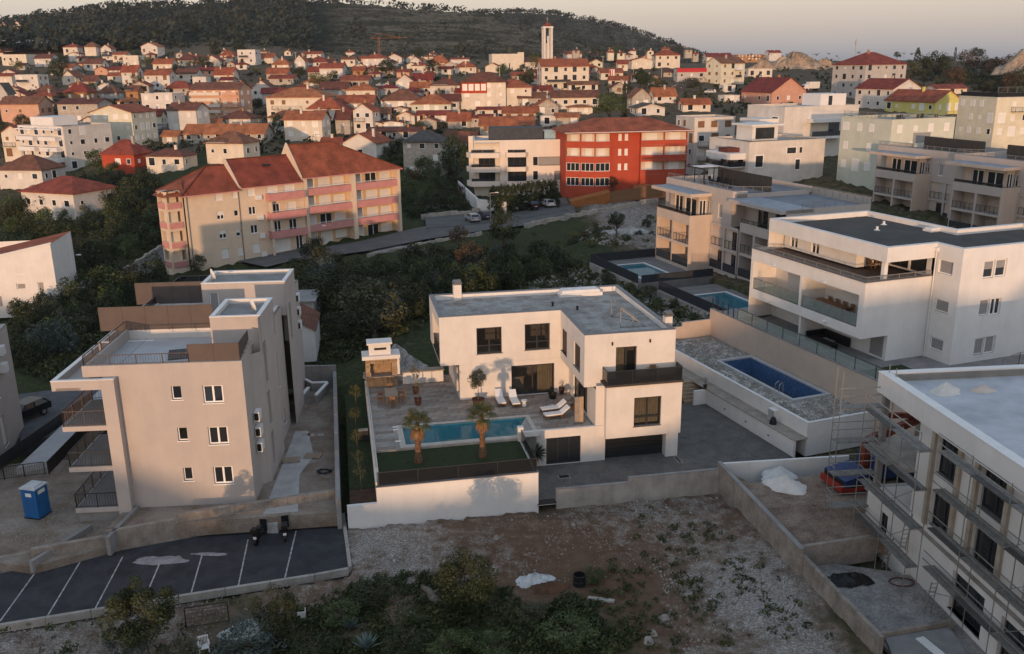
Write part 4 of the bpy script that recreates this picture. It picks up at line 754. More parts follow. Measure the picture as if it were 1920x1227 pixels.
def beige(F, z0, label, near, ext, sh):
    r = rootat(F, 'apartment_block', label, 'apartment block')
    ZR_ = z0 + 9.4
    loggias(r, 0, 8.5, 0, z0, 2, 2, GREY_R if not near else SAND_R, fence=True)
    MB().wall((0, 0), (3.3, 0), z0 - .5, z0 + 6.7).wall((14, 8.5), (0, 8.5), z0 - .5, z0 + 6.7).obj('wall', SAND_R, r)
    pbox(r, 'terrace_floor', .15, 3.3, .15, 8.4, z0 + 5.8, z0 + 5.9, CONCD); MB().box(0, .15, 0, 8.5, z0 + 6.7, z0 + 6.75).box(.15, 3.3, -.001, .15, z0 + 6.7, z0 + 6.75).obj('parapet_cap', BROWNM, r)
    railing(r, [(.1, 8.4, z0 + 6.75), (.1, .1, z0 + 6.75)], .35, 1.5, BROWNM, 'panel', panel=SMOKE, name='balustrade')
    # penthouse under its own slab
    pbox(r, 'canopy', .2, 3.35, .4, 10.6, ZR_ - .45, ZR_ - .05, SAND_R); pbox(r, 'canopy_deck', .35, 3.3, .55, 10.4, ZR_ - .05, ZR_ - .03, mat('zinc_deck', (.28, .31, .35), .6, .08, 1))
    facade(r, (1.9, 8.3), (1.9, 1.2), z0 + 5.9, ZR_ - .45, [(1.2, 3.2, z0 + 6, z0 + 8.5, 'white-two', 'terrace_door'), (3.8, 6.6, z0 + 6, z0 + 8.5, 'white-two', 'terrace_door')], SAND_R, dep=.08)
    facade(r, (1.9, 1.2), (3.3, 1.2), z0 + 5.9, ZR_ - .45, [(.2, 1.2, z0 + 6, z0 + 8.4, 'white-two', 'terrace_door')], SAND_R, dep=.08)
    # main body with stair wall, recess and second balcony
    wn = [(10.4, 11.4, z0 + 6.6, z0 + 8.3, 'white-two-half-grey'), (13.2, 14.2, z0 + 6.5, z0 + 8.3, 'white-shut-grey')]
    facade(r, (3.3, 12), (3.3, -4.3), z0 - .5, z0 + 10.1, [(12.4, 14.9, z0 + .1, z0 + 2.7, 'dark-two', 'terrace_door')] + wn, GREY_R)
    loggias(r, 3.32 - .25, -.05, -6.2, z0, 2, 2, GREY_R, back=.22, par=.15, fence=True)
    loggias(r, 3.3, -6.2, -ext, z0, 2, 3, GREY_R, par=.95, fence=True)
    pbox(r, 'canopy', 2.6, 7, -ext, -4.4, ZR_ - .5, ZR_ - .1, GREY_R); pbox(r, 'canopy_deck', 2.75, 6.9, -ext + .2, -4.5, ZR_ - .1, ZR_ - .08, mat('zinc_deck', (.28, .31, .35)), )
    facade(r, (5.4, -4.3), (5.4, -ext), z0 + 5.8, ZR_ - .5, [(2.5, 4.5, z0 + 6, z0 + 8.4, 'dark-two', 'terrace_door'), (6, 8, z0 + 6, z0 + 8.4, 'dark-two', 'terrace_door')], GREY_R, dep=.08)
    railing(r, [(3.4, -6.3, z0 + 6.7), (3.4, -ext, z0 + 6.7)], .4, 1.2, DARKM, 'wires', name='railing')
    MB().wall((3.3, -4.3), (5.4, -4.3), z0 + 5.7, z0 + 10.1).wall((3.3, -ext), (15, -ext), z0 - .5, z0 + 9.4).wall((15, -ext), (15, 12), z0 - .5, z0 + 10.1).wall((15, 12), (3.3, 12), z0 - .5, z0 + 10.1).obj('wall', GREY_R, r)
    pbox(r, 'roof', 3.6, 14.7, -4.2, 11.7, z0 + 9.3, z0 + 9.55, mat('blue_grey_membrane', (.20, .215, .24), .8, .1, .5, .3, 14)); pbox(r, 'roof', 5.4, 15, -ext + .05, -4.21, z0 + 9.0, z0 + 9.2, mat('blue_grey_membrane', (.2, .2, .2)))
    b = MB().box(3.3, 3.6, -4.3, 12, z0 + 10.1, z0 + 10.15).box(14.7, 15, -4.3, 12, z0 + 9.4, z0 + 10.15).box(3.6, 14.7, 11.7, 12, z0 + 9.4, z0 + 10.15).box(3.6, 14.7, -4.3, -4.2, z0 + 9.2, z0 + 9.75); b.obj('parapet', GREY_R, r)
    railing(r, [(3.5, 11.8, z0 + 10.15), (3.5, -4.2, z0 + 10.15), (9, -4.2, z0 + 9.8)], .6, 1.4, STEEL, 'wires', name='railing')
    railing(r, [(15, -4.2, z0 + 9.3), (15, -ext, z0 + 9.3)], .9, 1.4, STEEL, 'wires', name='railing'); railing(r, [(5.5, -ext + .1, z0 + 9.2), (14.5, -ext + .1, z0 + 9.2)], .9, 1.4, STEEL, 'wires', name='railing')
    railing(r, [(9, -4.1, z0 + 9.56), (9, 8, z0 + 9.56)], 2.0, 2.6, DARKM, 'panel', panel=mat('dark_screen', (.04, .038, .036), .7), name='privacy_screen')
    return r
bA = beige(BF, 3.5, 'beige loggia apartment block with roof terrace above two fenced pools', True, 15, 0)
pg = rootat(BF, 'pergola', 'dark metal pergola with white canopy on the beige block roof terrace', 'pergola')
b = MB()
for u in (5, 8):
    for v in (5, 7.5, 10): b.bar((u, v, 13.05), (u, v, 15.3), .1)
    b.bar((u, 5, 15.3), (u, 10, 15.3), .1)
for v in (5, 6.2, 7.5, 8.7, 10): b.bar((5, v, 15.35), (8, v, 15.35), .08)
b.obj('frame', DARKM, pg); MB().box(5.1, 7.9, 6.3, 8.6, 15.42, 15.45).obj('canopy', WHITE2, pg)
rr = random.Random(5)
for i in range(6):
    c = thing('terrace_chair', 'small dark chair on the beige block roof terrace', 'chair', BF.W(5.2 + rr.random() * 3, 2.0 + i * 1.2, 13.05), rr.random() * 6, 'chairs on the roof terrace')
    MB().box(-.25, .25, -.25, .25, .4, .46).obj('seat', BLACK, c); MB().box(-.25, .25, .2, .26, .46, .95).obj('backrest', BLACK, c); MB().box(-.22, -.17, -.22, .22, 0, .4).box(.17, .22, -.22, .22, 0, .4).obj('legs', BLACK, c)
AG = at(1600 + .17927 * 590, 240 + .17927 * 940, 5.3); AF = Fr(AG, 20)
bB = beige(AF, 5.3, 'grey beige loggia block behind the dark roofed white block, right beside another', False, 8, 0)
AF2 = Fr(AF.W(-1.2, -17.2), 20)
bC = beige(AF2, 5.3, 'grey loggia apartment block cut off by the right edge of the photo', False, 8, 0)
# two pools with their decks and navy fences
for i, (c0, c1, c2, lab, dk) in enumerate((((1152, 499), (1210, 497), (1203, 527), 'rectangular blue pool nearer the scrub, inside the navy fence', [(1100, 482), (1232, 470), (1318, 518), (1205, 545)]), ((1301, 555), (1366, 550), (1368, 590), 'blue pool nearer the white block, beside the glass fenced wall', [(1215, 548), (1330, 536), (1500, 600), (1330, 590)]))):
    zz = 3.1 - i * .6; pl = at(*c0, zz); fr = Fr(pl, 20); a = fr.uv(*c1, zz); U1 = 4.3; V_ = -7.6 if i == 0 else -7
    pl_ = rootat(fr, 'swimming_pool', lab, 'swimming pool', 'fenced pools of the beige apartments')
    MB().box(-.3, 0, V_ - .3, .3, zz - .1, zz + .05).box(U1, U1 + .3, V_ - .3, .3, zz - .1, zz + .05).box(0, U1, 0, .3, zz - .1, zz + .05).box(0, U1, V_ - .3, V_, zz - .1, zz + .05).obj('coping', WHITE2, pl_)
    b = MB(); zb = zz - 1.4; b.q((0, V_, zb), (U1, V_, zb), (U1, 0, zb), (0, 0, zb)).q((0, 0, zb), (U1, 0, zb), (U1, 0, zz), (0, 0, zz)).q((0, V_, zb), (0, 0, zb), (0, 0, zz), (0, V_, zz)).q((U1, 0, zb), (U1, V_, zb), (U1, V_, zz), (U1, 0, zz)).q((U1, V_, zb), (0, V_, zb), (0, V_, zz), (U1, V_, zz)); b.obj('basin', mat('pale_pool_lining', (.16, .36, .46), .6), pl_)
    MB().q((0, V_, zz - .12), (U1, V_, zz - .12), (U1, 0, zz - .12), (0, 0, zz - .12)).obj('water', MATS['water'], pl_)
    u0, u1, v0, v1 = (-1.9, 8.6, -10.2, 3.2) if i == 0 else (-2.3, 8.6, -11.5, 4.2)
    dk_ = MB().box(u0, -.3, v0, v1, zz - 2, zz).box(U1 + .3, u1, v0, v1, zz - 2, zz).box(-.3, U1 + .3, .3, v1, zz - 2, zz).box(-.3, U1 + .3, v0, V_ - .3, zz - 2, zz).obj('pool_deck', mat('deck_slabs', (.20, .19, .18), .9, .08, 1.2, .3, 10)); dk_.location = (fr.o.x, fr.o.y, 0); dk_.rotation_euler = (0, 0, fr.a); struct(dk_)
    CARVE_ = (u0, u1, v0, v1)
    fn = rootat(fr, 'panel_fence', ('navy blue panel fence round the pool nearer the scrub', 'navy blue panel fence round the pool nearer the white block')[i], 'fence')
    railing(fn, [(u1, v1, zz), (u0, v1, zz), (u0, v0, zz)] if i == 0 else [(u0, v1, zz + .002), (u0, v0 + 1, zz + .002)], 1.15, 1.45, BLUEP, 'panel', panel=BLUEP, name='fence_rail')
    if i == 0: railing(fn, [(u0 + .5, v0, zz), (u1, v0, zz)], 1.0, 1.6, BLUEP, 'panel', panel=BLUEP, name='fence_rail')
    MB().box(-.1, .2, v0, v1, -2.5, 0).obj('plinth', CONC, fn).location = (u0 - .15, 0, zz - .02)

# ------------------------------------------------------------ building site on the right: shell, scaffold, yard
SF = F = Fr(at(1660, 700, 10.6), 5.5); zB = zm(1680, 780, .3642); zs = zm(1560, 660, .4621)
sb_ = rootat(F, 'building_shell', 'unfinished white rendered building shell behind scaffolding with flat grey roof', 'building')
ZQ = 10.6; UW = .12
def fw(pts): v = [F.vz(*zB(*p), UW) for p in pts]; a = min(x[0] for x in v); b = max(x[0] for x in v); return (-b, -a, min(x[1] for x in v), max(x[1] for x in v))
A3 = fw(((235, 130), (340, 420))); B3 = fw(((435, 270), (552, 560))); A2 = fw(((200, 440), (305, 600))); B2 = fw(((395, 595), (510, 770)))
V9 = -4.2
def hl(t0, t1, za, zb, st='dark-two'): return (t0 + V9, t1 + V9, za, zb, st)
ta0, ta1, tb0, tb1 = 6.1, 8.2, 10.1, 12.3
hs = []
for (t0, t1) in ((ta0, ta1), (tb0, tb1), (14.3, 16.5), (18.5, 20.7)): hs += [hl(t0, t1, 6.9, 9.3), hl(t0, t1, 3.7, 5.9)]
facade(sb_, (UW, V9), (UW, -30), 3.1, ZQ, hs, WHITE2, dep=.25)
gh = [(9.4 + V9, 12.2 + V9, .45, 2.75, 'dark-three'), (13.6 + V9, 15.6 + V9, .45, 2.75, 'dark-two'), (18 + V9, 20.5 + V9, .45, 2.75, 'dark-two')]
facade(sb_, (UW - .3, V9), (UW - .3, -30), -.6, 3.1, gh, WHITE2, dep=.25)
MB().box(UW - .3, UW, -30, V9, 3.08, 3.12).obj('string_course', CONC, sb_)
FRM = mat('raw_window_surround', (.42, .36, .28), .9, .08)
b = MB()
for (t0, t1) in ((ta0, tb1),): b.box(UW - .22, UW - .002, -t1 - .5, -t0 + .5, 9.45, 9.6)
for t in (ta0 - .35, tb1 + .05, ta1 + .03, tb0 - .33): b.box(UW - .2, UW - .003, -t - .3, -t, 3.6, 9.44)
b.obj('window_surround', FRM, sb_)
# open corner bay: slabs and columns
for k, z in enumerate((3.0, 6.2)): MB().box(-.4, 9, V9 + .002, .25, z - .25, z).obj('floor_slab', CONC, sb_)
MB().box(0, .35, -.3, .05, -.6, ZQ - 1.2).box(4, 4.3, -.3, .05, -.6, ZQ - 1.2).obj('column', CONCD, sb_); MB().wall((3.2, V9), (3.2, .2), -.6, ZQ - 1.26).wall((UW, V9 + .001), (3.2, V9 + .001), -.6, ZQ - 1.26).obj('wall', WHITE2, sb_)
MB().wall((-.6, -.6), (-.6, -5.5), -.6, 3.2, [(1.7, 2.6, .9, 2.6)], dep=.2).wall((-.6, -5.5), (UW, -5.5), -.6, 3.2).wall((4, -.6), (-.6, -.6), -.6, 3.2).prism([(-.6, -5.5), (UW, -5.5), (UW, V9), (4, V9), (4, -.6), (-.6, -.6)], 3.19, 3.22).obj('wall', WHITE2, sb_); window(sb_, (-.6, -2.3, .9), -math.pi / 2, .9, 1.7, 'dark', dep=.15)
# roof edge and deck
b = MB().box(-.25, .3, -30, .3, ZQ - 1.25, ZQ).box(.3, 26, -.1, .3, ZQ - 1.25, ZQ); b.obj('fascia', WHITE2, sb_)
MB().box(.3, 26, -30, -.1, ZQ - .9, ZQ - .55).obj('roof_deck', SCREEDR, sb_); MB().box(-.28, .33, -30, .33, ZQ, ZQ + .05).box(.33, 26, -.13, .33, ZQ, ZQ + .05).obj('coping', METALW, sb_)
MB().box(.5, 26, -.1, -.08, ZQ - .54, ZQ - .08).obj('parapet_board', CONC, sb_); MB().wall((26, .2), (3.2, .2), -.6, ZQ - 1.2).obj('wall', WHITE2, sb_)
def heap(name, label, p, rx, ry, h, m, cat='heap', seed=1, k=22, rough=.12):
    rg = random.Random(seed); b = MB(); n = 9; ph = rg.random() * 6
    b.v.append((0, 0, h))
    for i in range(1, n + 1):
        for j in range(k):
            a = 6.2832 * j / k; q = i / n; e = 1 + .18 * math.sin(2 * a + ph) + .1 * math.sin(5 * a + ph * 2); z = h * (1 - q) ** 1.25 + rg.uniform(-rough, rough) * h * (q < 1) * .6 - (.15 if i == n else 0)
            b.v.append((rx * q * e * math.cos(a), ry * q * e * math.sin(a), z))
    b.f += [(0, 1 + j, 1 + (j + 1) % k) for j in range(k)]
    for i in range(n - 1): b.f += [(1 + i * k + j, 1 + (i + 1) * k + j, 1 + (i + 1) * k + (j + 1) % k, 1 + i * k + (j + 1) % k) for j in range(k)]
    o = put(b.mesh(name, m, smooth=True), name, None, p); return tag(o, label, cat)
SANDM = mat('white_sand', (.66, .62, .56), .95, .06, 2, .5, 14); SANDR = mat('rosy_sand', (.58, .49, .42), .95, .06, 2, .5, 14)
zr = ZQ - .56
heap('sand_heap', 'larger pile of white sand on the grey roof of the unfinished building', at(1772, 735, zr), 1.15, .8, .62, SANDM, seed=2); heap('sand_heap', 'smaller flat pile of sand on the grey roof of the unfinished building', at(1842, 733, zr), .75, .6, .4, SANDR, seed=3)
# yard
yd = MB().prism([*[tuple(at(*p, 1.4).xy) for p in ((1352, 880), (1500, 1022), (1632, 1004))], *w2(F, [(1, -4.5), (1, 5.5), (-6.0, 4.6)])], .3, 1.35).obj('site_yard', mat('site_soil', (.25, .19, .145), .95, .12, .7, .8, 8, col2=(.13, .085, .06), fine=.35)); struct(yd)
yd2 = MB().prism([*[tuple(at(*p, .05).xy) for p in ((1512, 1050), (1668, 1222))], *w2(F, [(-2, -18), (.2, -18), (.2, -5.6)])], -.2, .05).obj('site_yard', mat('site_gravel', (.30, .285, .265), .95, .1, .8, .8, 8, col2=(.19, .175, .16), fine=.3)); struct(yd2)
cw_ = thing('boundary_wall', 'long raw concrete wall dividing the dirt lot from the building site', 'wall', at(1345, 903, .6), 0)
a, m_, e = at(1345, 866, 1.9), at(1500, 1030, 1.9), at(1655, 1200, 1.9); L = lp(cw_)
CW = mat('streaked_concrete', (.33, .285, .24), .92, .12, .9, .4, 12, col2=(.20, .17, .145), fine=.18, streak=.2)
def wallseg(root, a, b, z0, z1, th, m, name='wall_section'):
    a = Vector(a).xy; b = Vector(b).xy; d = (b - a).normalized(); n = Vector((-d.y, d.x)) * th; q = [L(Vector((*p, 0))) for p in (a, b, b + n, a + n)]
    return MB().prism([(p.x, p.y) for p in q], z0 - root.location.z, z1 - root.location.z).obj(name, m, root)
dm = (m_ - a).xy.normalized()
for i in range(4): s0, s1 = a.lerp(m_, i / 4), a.lerp(m_, (i + 1) / 4); wallseg(cw_, s0, s1 - (s1 - s0) * .004, -.6, 1.88, .25, CW)
m2 = m_ + (m_ - a) * .0; e_ = at(1650, 1195, 1.35); m3 = at(1502, 1040, 1.35)
for i in range(4): s0, s1 = m3.lerp(e_, i / 4), m3.lerp(e_, (i + 1) / 4); wallseg(cw_, s0, s1 - (s1 - s0) * .004, -.8, 1.35, .25, CW)
wallseg(cw_, a + Vector((-.02, 0, 0)), m_, 1.88, 1.93, .3, CONCD, 'wall_cap'); wallseg(cw_, at(1348, 868, 1.9), at(1590, 853, 1.9), -.3, 1.9, -.2, WHITE2, 'return_wall')
cr = thing('cross_wall', 'low concrete wall stepping between upper and lower levels of the building site', 'wall', at(1500, 1030, .9), 0); L = lp(cr)
wallseg(cr, at(1500, 1022, 1.5), at(1640, 1001, 1.5), -.2, 1.5, -.25, CW); wallseg(cr, at(1648, 1190, .5), at(1790, 1165, .5), -.4, .5, .25, CW)
heap('sand_heap', 'broad heap of white sand dumped on the upper building site yard', at(1473, 912, 1.35), 1.55, 1.25, .85, SANDM, seed=5); heap('sand_heap', 'grey plaster heap just behind the broad white sand heap', at(1462, 893, 1.35), 1.5, .9, .8, mat('grey_plaster', (.52, .52, .51), .95, .05, 2, .5, 10), seed=6)
heap('tarpaulin', 'crumpled black tarpaulin lying on the lower gravel yard of the building site', at(1592, 1090, .05), 1.5, .95, .5, mat('black_tarpaulin', (.022, .02, .018), .45, .2, 3, 1.0, 4), 'tarpaulin', 8, 18, .5)
# scaffold
sc_ = rootat(F, 'scaffold', 'galvanised frame scaffold with plank decks along the left side of the building shell', 'scaffold')
DK = [2.2, 4.55, 6.85, 9.1]; VS = [-1.9 - 3.07 * i for i in range(10)]; UO, UI = -2.1, -1.35
sm_ = MB().tube([(0, 0, 0), (0, 0, 1)], .03, 6).mesh('standard', STEEL)
stepw = 7
for i, v in enumerate(VS):
    z0 = .05; du = 0 if v > -8.3 else .95
    for u in (UO + du, UI + du): put(sm_, 'standard', sc_, (u, v, z0), sc=(1, 1, (10.2 if u == UO + du else 9.2) - z0))
pk = {}
def deck(va, vb, u0, u1, z, m):
    k = (round(abs(va - vb), 2), round(u1 - u0, 2), m.name)
    if k not in pk: pk[k] = MB().box(.02, u1 - u0 - .02, .02, abs(va - vb) - .02, -.025, .025).mesh('deck', m)
    put(pk[k], 'deck', sc_, (u0, min(va, vb), z))
rl = {}
def rail(a, b, r=.024, nm='guard_rail'):
    MB().bar(a, b, r * 1.8).obj(nm, STEEL, sc_)
for i in range(len(VS) - 1):
    du = 0 if VS[i + 1] > -8.3 else .95
    for k, z in enumerate(DK):
        if k == 0 and i in (4,): pass
        half = (UO + UI) / 2 + du
        deck(VS[i], VS[i + 1], UO + du, half, z, DECK if (i + k) % 3 else mat('dark_plank', (.10, .095, .09), .85, .1)); deck(VS[i], VS[i + 1], half, UI + du, z, DECK)
        for h in (.5, 1.0): rail((UO + du, VS[i], z + h), (UO + du, VS[i + 1], z + h))
    if i % 2 == 0: rail((UO + du - .03, VS[i], .8), (UO + du - .03, VS[i + 1], DK[0]), .02, 'brace')
    if i % 3 == 1:
        for k in range(3): rail((UO + du - .03, VS[i], DK[k]), (UO + du - .03, VS[i + 1], DK[k + 1]), .02, 'brace')
for i, v in enumerate(VS):
    du = 0 if v > -8.3 else .95
    for z in DK: rail((UO + du, v, z - .05), (UI + du, v, z - .05), .024, 'transom')
# return leg on the street side and ladders
for u in (-3.1, .2): 
    for v in (-.9, -.1): put(sm_, 'standard', sc_, (u, v, 1.3), sc=(1, 1, 9.9))
for z in (2.1, 4.3, 6.5, 8.7):
    MB().box(-3.1, -.3, -.85, -.15, z - .03, z + .03).obj('deck', DECK, sc_)
    for h in (.55, 1.05): rail((-3.1, -.1, z + h), (.2, -.1, z + h)); rail((-3.1, -.9, z + h), (-3.1, -.1, z + h))
for vx, za, zb in ((-9.3, .05, 2.2), (-6.2, 2.2, 4.55), (-4.6, .05, 2.2)):
    b = MB(); b.bar((UI - .1, vx, za), (UI - .1, vx - .3, zb), .04).bar((UI + .25, vx, za), (UI + .25, vx - .3, zb), .04)
    for q in range(8): t_ = (q + .5) / 8; b.bar((UI - .1, vx - .3 * t_, za + (zb - za) * t_), (UI + .25, vx - .3 * t_, za + (zb - za) * t_), .03)
    b.obj('ladder', STEEL, sc_)
# crane lorry behind the scaffold
ct = thing('crane_lorry', 'blue lorry with a red loading crane parked behind the scaffold', 'lorry', F.W(1.2, 3.6, 1.2), F.a + R(10))
MB().box(.2, 6.5, -1.15, 1.15, .7, .95).obj('chassis', BLACK, ct)
MB().box(.3, 5.0, -1.2, 1.2, .96, 2.1).box(.38, 4.92, -1.12, 1.12, 2.1, 2.15).obj('tipper_body', mat('lorry_blue', (.02, .045, .14), .5, .15, 2), ct); MB().prism([(-2.2, -1.15), (-.2, -1.15), (-.2, 1.15), (-2.2, 1.15)], .5, lambda x, y: 1.5 if x > -2 else 1.15).obj('cab', MATS['lorry_blue'], ct); MB().box(-2.45, -2.21, -1.2, 1.2, .35, .8).box(-2.2, -.2, -1.25, -1.16, .35, .62).obj('bumper', mat('lorry_red', (.30, .03, .02), .4, .1), ct); MB().box(-2.26, -2.201, -1, 1, .8, 1.1).obj('grille', BLACK, ct)
for x in (-1.2, 2.6, 4.1):
    for y in (-1.2, .95): put(MB().tube([(0, 0, .48), (0, .26, .48)], .48, 12).mesh('wheel', BLACK), 'wheel', ct, (x, y, 0))
CRR = mat('crane_red', (.23, .045, .02), .5, .25, 2)
MB().bar((.0, 0, .9), (.0, 0, 3.4), .45).bar((0, 0, 3.3), (5.2, .6, 4.3), .38, .5).bar((5.2, .6, 4.3), (1.4, .2, 4.9), .28, .36).obj('crane_arm', CRR, ct); MB().bar((.2, -.05, 2.2), (2.4, .25, 3.6), .14).obj('hydraulic_ram', STEEL, ct)
bd_ = tag(put(MB().box(-.25, .25, -.8, .8, 0, .06).mesh('white_board', WHITE2), 'white_board', None, at(1745, 1214, .3), .3), 'white board lying on the concrete slab at the lower right corner', 'board')
sl_ = MB().prism([tuple(at(*p, .3).xy) for p in ((1660, 1195), (1780, 1175), (1850, 1280), (1700, 1290))], -.3, .28).obj('site_slab', CONCD); struct(sl_)
hz = MB(); hz.tube([(.7 * math.cos(i * .42), .45 * math.sin(i * .42), .04 + i * .001) for i in range(32)], .03, 5); tag(put(hz.mesh('red_hose', mat('red_hose', (.12, .03, .02), .6)), 'red_hose', None, at(1690, 1093, .05)), 'coil of dark red hose on the gravel under the scaffold', 'hose')
# ------------------------------------------------------------ grey-beige apartment block on the left
F = LF; z4 = zm(80, 620, .3097); zl = zm(440, 560, .3421); zr = zm(140, 490, .22917)
CARVE_L = 0
lb = rootat(F, 'apartment_block', 'warm grey three storey block with roof terraces, brown screens and left side balconies', 'apartment block')
wn = []
for (x0, y0, x1, y1, st) in ((775, 338, 846, 418, 'white-clear'), (965, 335, 1100, 437, 'white-two'), (813, 590, 882, 667, 'white-clear'), (998, 585, 1130, 687, 'white-two'), (848, 832, 914, 908, 'white'), (1030, 826, 1160, 926, 'white-two')):
    r = rect(F, z4(x0, y0), z4(x1, y1)); wn.append((r[0] + 7.8, r[1] + 7.8, r[2], r[3], st))
ZP = 11.1
facade(lb, (-7.8, 0), (0, 0), 1.0, ZP, wn, GREY_R)
MB().wall((0, 0), (0, 2.6), 1.0, ZP).wall((0, 2.6), (.55, 3.2), 1.0, ZP - .4).obj('wall', GREY_R, lb)
hs = [(.9, 1.8, 1.9, 4.4, 'white-shut-grey'), (.9, 1.8, 4.9, 7.4, 'white-shut-grey'), (.9, 1.8, 8.0, 11.0, 'white-shut-grey')]
facade(lb, (.55, 3.2), (.55, 8.5), 1.0, 13.0, hs, GREY_R, dep=.4)
facade(lb, (.2, 8.5), (.2, 13.6), 1.0, ZP, [(2.6, 3.4, 2.2, 3.4, 'white'), (1.0, 2.0, 5.6, 8.2, 'white-shut-grey')], GREY_R); facade(lb, (.65, 13.6), (.65, 18.2), 1.0, 13.0, [(.9, 1.8, 8.0, 11.0, 'white-shut-grey')], GREY_R, dep=.4)
MB().wall((.2, 18.2), (.2, 22.5), 1, ZP).wall((.2, 22.5), (-11, 22.5), 1, ZP).wall((-9.86, 0), (-7.8, 0), ZP - .75, ZP).wall((-8.4, 22.5), (-8.4, .4), 1, ZP - .7).obj('wall', GREY_R, lb)
for (v0, v1) in ((0, 8.2), (8.2, 15.6), (15.6, 22.5)):
    b = MB()
    b.prism([(-9.86, v0 + .01), (0, v0 + .01), (0, v0 + .26), (-9.86, v0 + .26)], 10.3, ZP + (.0 if v0 == 0 else -.002)) if v0 else b.q((-9.86, .26, 10.3), (0, .26, 10.3), (0, .26, ZP), (-9.86, .26, ZP)).q((-9.86, 0, ZP), (0, 0, ZP), (0, .26, ZP), (-9.86, .26, ZP))
    b.box(-9.86, -9.6, v0 + .27, v1, 10.3, ZP).box(-.26, -.005, v0 + .27, v1, 10.3, ZP); b.obj('parapet', WHITE if v0 else GREY_R, lb)
    MB().box(-9.6, -.26, v0 + .27, v1, 10.2, 10.36).obj('terrace_floor', SLABG, lb)
    # canopy slab on the left edge
    w = 1.0 if v0 == 0 else 1.6
    MB().box(-11.6, -9.87, v0 - .6, v1 - 1.2, 9.72, 9.9).box(-11.6, -11.35, v0 - .6, v1 - 1.2, 9.9, 10.35).box(-11.35, -8.6, v0 - .6, v0 - .36, 9.72, 10.35).obj('canopy', GREY_R, lb)
    MB().box(-11.62, -11.33, v0 - .62, v1 - 1.2, 10.35, 10.39).box(-11.33, -7.78, v0 - .62, v0 - .34, 10.35, 10.39).obj('canopy_cap', METALW, lb)
railing(lb, [(-9.75, 8.0, ZP), (-9.75, .13, ZP), (-3.3, .13, ZP)], .62, 1.6, BROWNM, 'bars', name='railing', gap=.17)
railing(lb, [(-3.3, .13, ZP), (-.15, .13, ZP)], 1.15, 1.6, BROWNM, 'panel', panel=BROWNM, name='privacy_screen')
railing(lb, [(-.13, .2, ZP), (-.13, 2.9, ZP)], 1.15, .9, BROWNM, 'panel', panel=BROWNM, name='privacy_screen')
for i in range(4): pbox(lb, 'stepped_parapet', -.25, .0, .7 + i * .6, 1.3 + i * .6, ZP + .001, ZP + .12 * (i + 1), GREY_R)
railing(lb, [(-11.5, 8.2, 11.0), (-3.6, 8.2, 11.0)], 1.75, 1.58, BROWNM, 'panel', panel=BROWNM, name='privacy_screen')
railing(lb, [(-11.3, 15.6, 11.0), (-5.8, 15.6, 11.0)], 1.75, 1.38, BROWNM, 'panel', panel=BROWNM, name='privacy_screen')
railing(lb, [(-9.75, 15.4, ZP), (-9.75, 8.4, ZP)], .62, 1.6, BROWNM, 'panel', panel=SMOKE, name='railing'); railing(lb, [(-9.75, 22.3, ZP), (-9.75, 15.8, ZP)], .62, 1.6, BROWNM, 'panel', panel=SMOKE, name='railing'); railing(lb, [(-9.75, 22.4, ZP), (-5, 22.4, ZP)], .62, 1.6, BROWNM, 'panel', panel=SMOKE, name='railing')
for (u0, v0, v1, z, dr) in ((-2.7, 3.75, 8.55, 13.0, False), (-5.7, 13.7, 18.1, 13.0, True)):
    o = facade(lb, (u0, v0), (.6 if not dr else .66, v0), 10.3, z, [(.5, 1.25, 10.4, 12.3, 'white-shut-grey', 'roof_door')] if dr else [], GREY_R)
    e = .6 if not dr else .66
    MB().wall((e, v0), (e, v1), 13.001 - .9, z).wall((u0, v1), (u0, v0), 10.3, z).wall((e, v1), (u0, v1), 10.3, z).obj('wall', GREY_R, lb)
    MB().box(u0 - .02, e + .02, v0 - .02, v0 + .28, z, z + .05).box(u0 - .02, e + .02, v1 - .28, v1 + .02, z, z + .05).box(u0 - .02, u0 + .28, v0 + .28, v1 - .28, z, z + .05).box(e - .28, e + .02, v0 + .28, v1 - .28, z, z + .05).obj('coping', METALW, lb)
    MB().box(u0 + .2, e - .2, v0 + .2, v1 - .2, z - .4, z - .25).obj('roof_deck', CONCD, lb); MB().q((u0 + .28, v1 - .28, z - .25), (e - .28, v1 - .28, z - .25), (e - .28, v1 - .28, z), (u0 + .28, v1 - .28, z)).q((u0 + .28, v0 + .28, z - .25), (u0 + .28, v1 - .28, z - .25), (u0 + .28, v1 - .28, z), (u0 + .28, v0 + .28, z)).obj('parapet', WHITE, lb)
    d = thing('satellite_dish', 'white satellite dish on the %s roof box of the warm grey block' % ('front' if not dr else 'rear'), 'satellite dish', F.W(e - .7 if not dr else u0 + .6, v0 + 1.0, z - .25), 2.2)
    MB().lathe([(.0, 0), (.25, .03), (.45, .12)], 14).obj('dish', METALW, d).matrix_local = Matrix.Translation((0, 0, .75)) @ Matrix.Rotation(R(75), 4, 'X'); MB().bar((0, 0, 0), (0, 0, .8), .05).bar((0, 0, .7), (0, -.5, .7), .03).obj('mast', STEEL, d)
pn = tag(put(MB().box(-1.0, 1.0, -.5, .5, 0, .08).box(-1, 1, .52, 1.5, .04, .12).mesh('stacked_panels', mat('grey_board', (.09, .085, .08), .8, .1)), 'stacked_panels', None, F.W(-4.6, 3.6, 10.37), .3), 'dark panels lying flat on the front roof terrace of the grey block', 'panels')
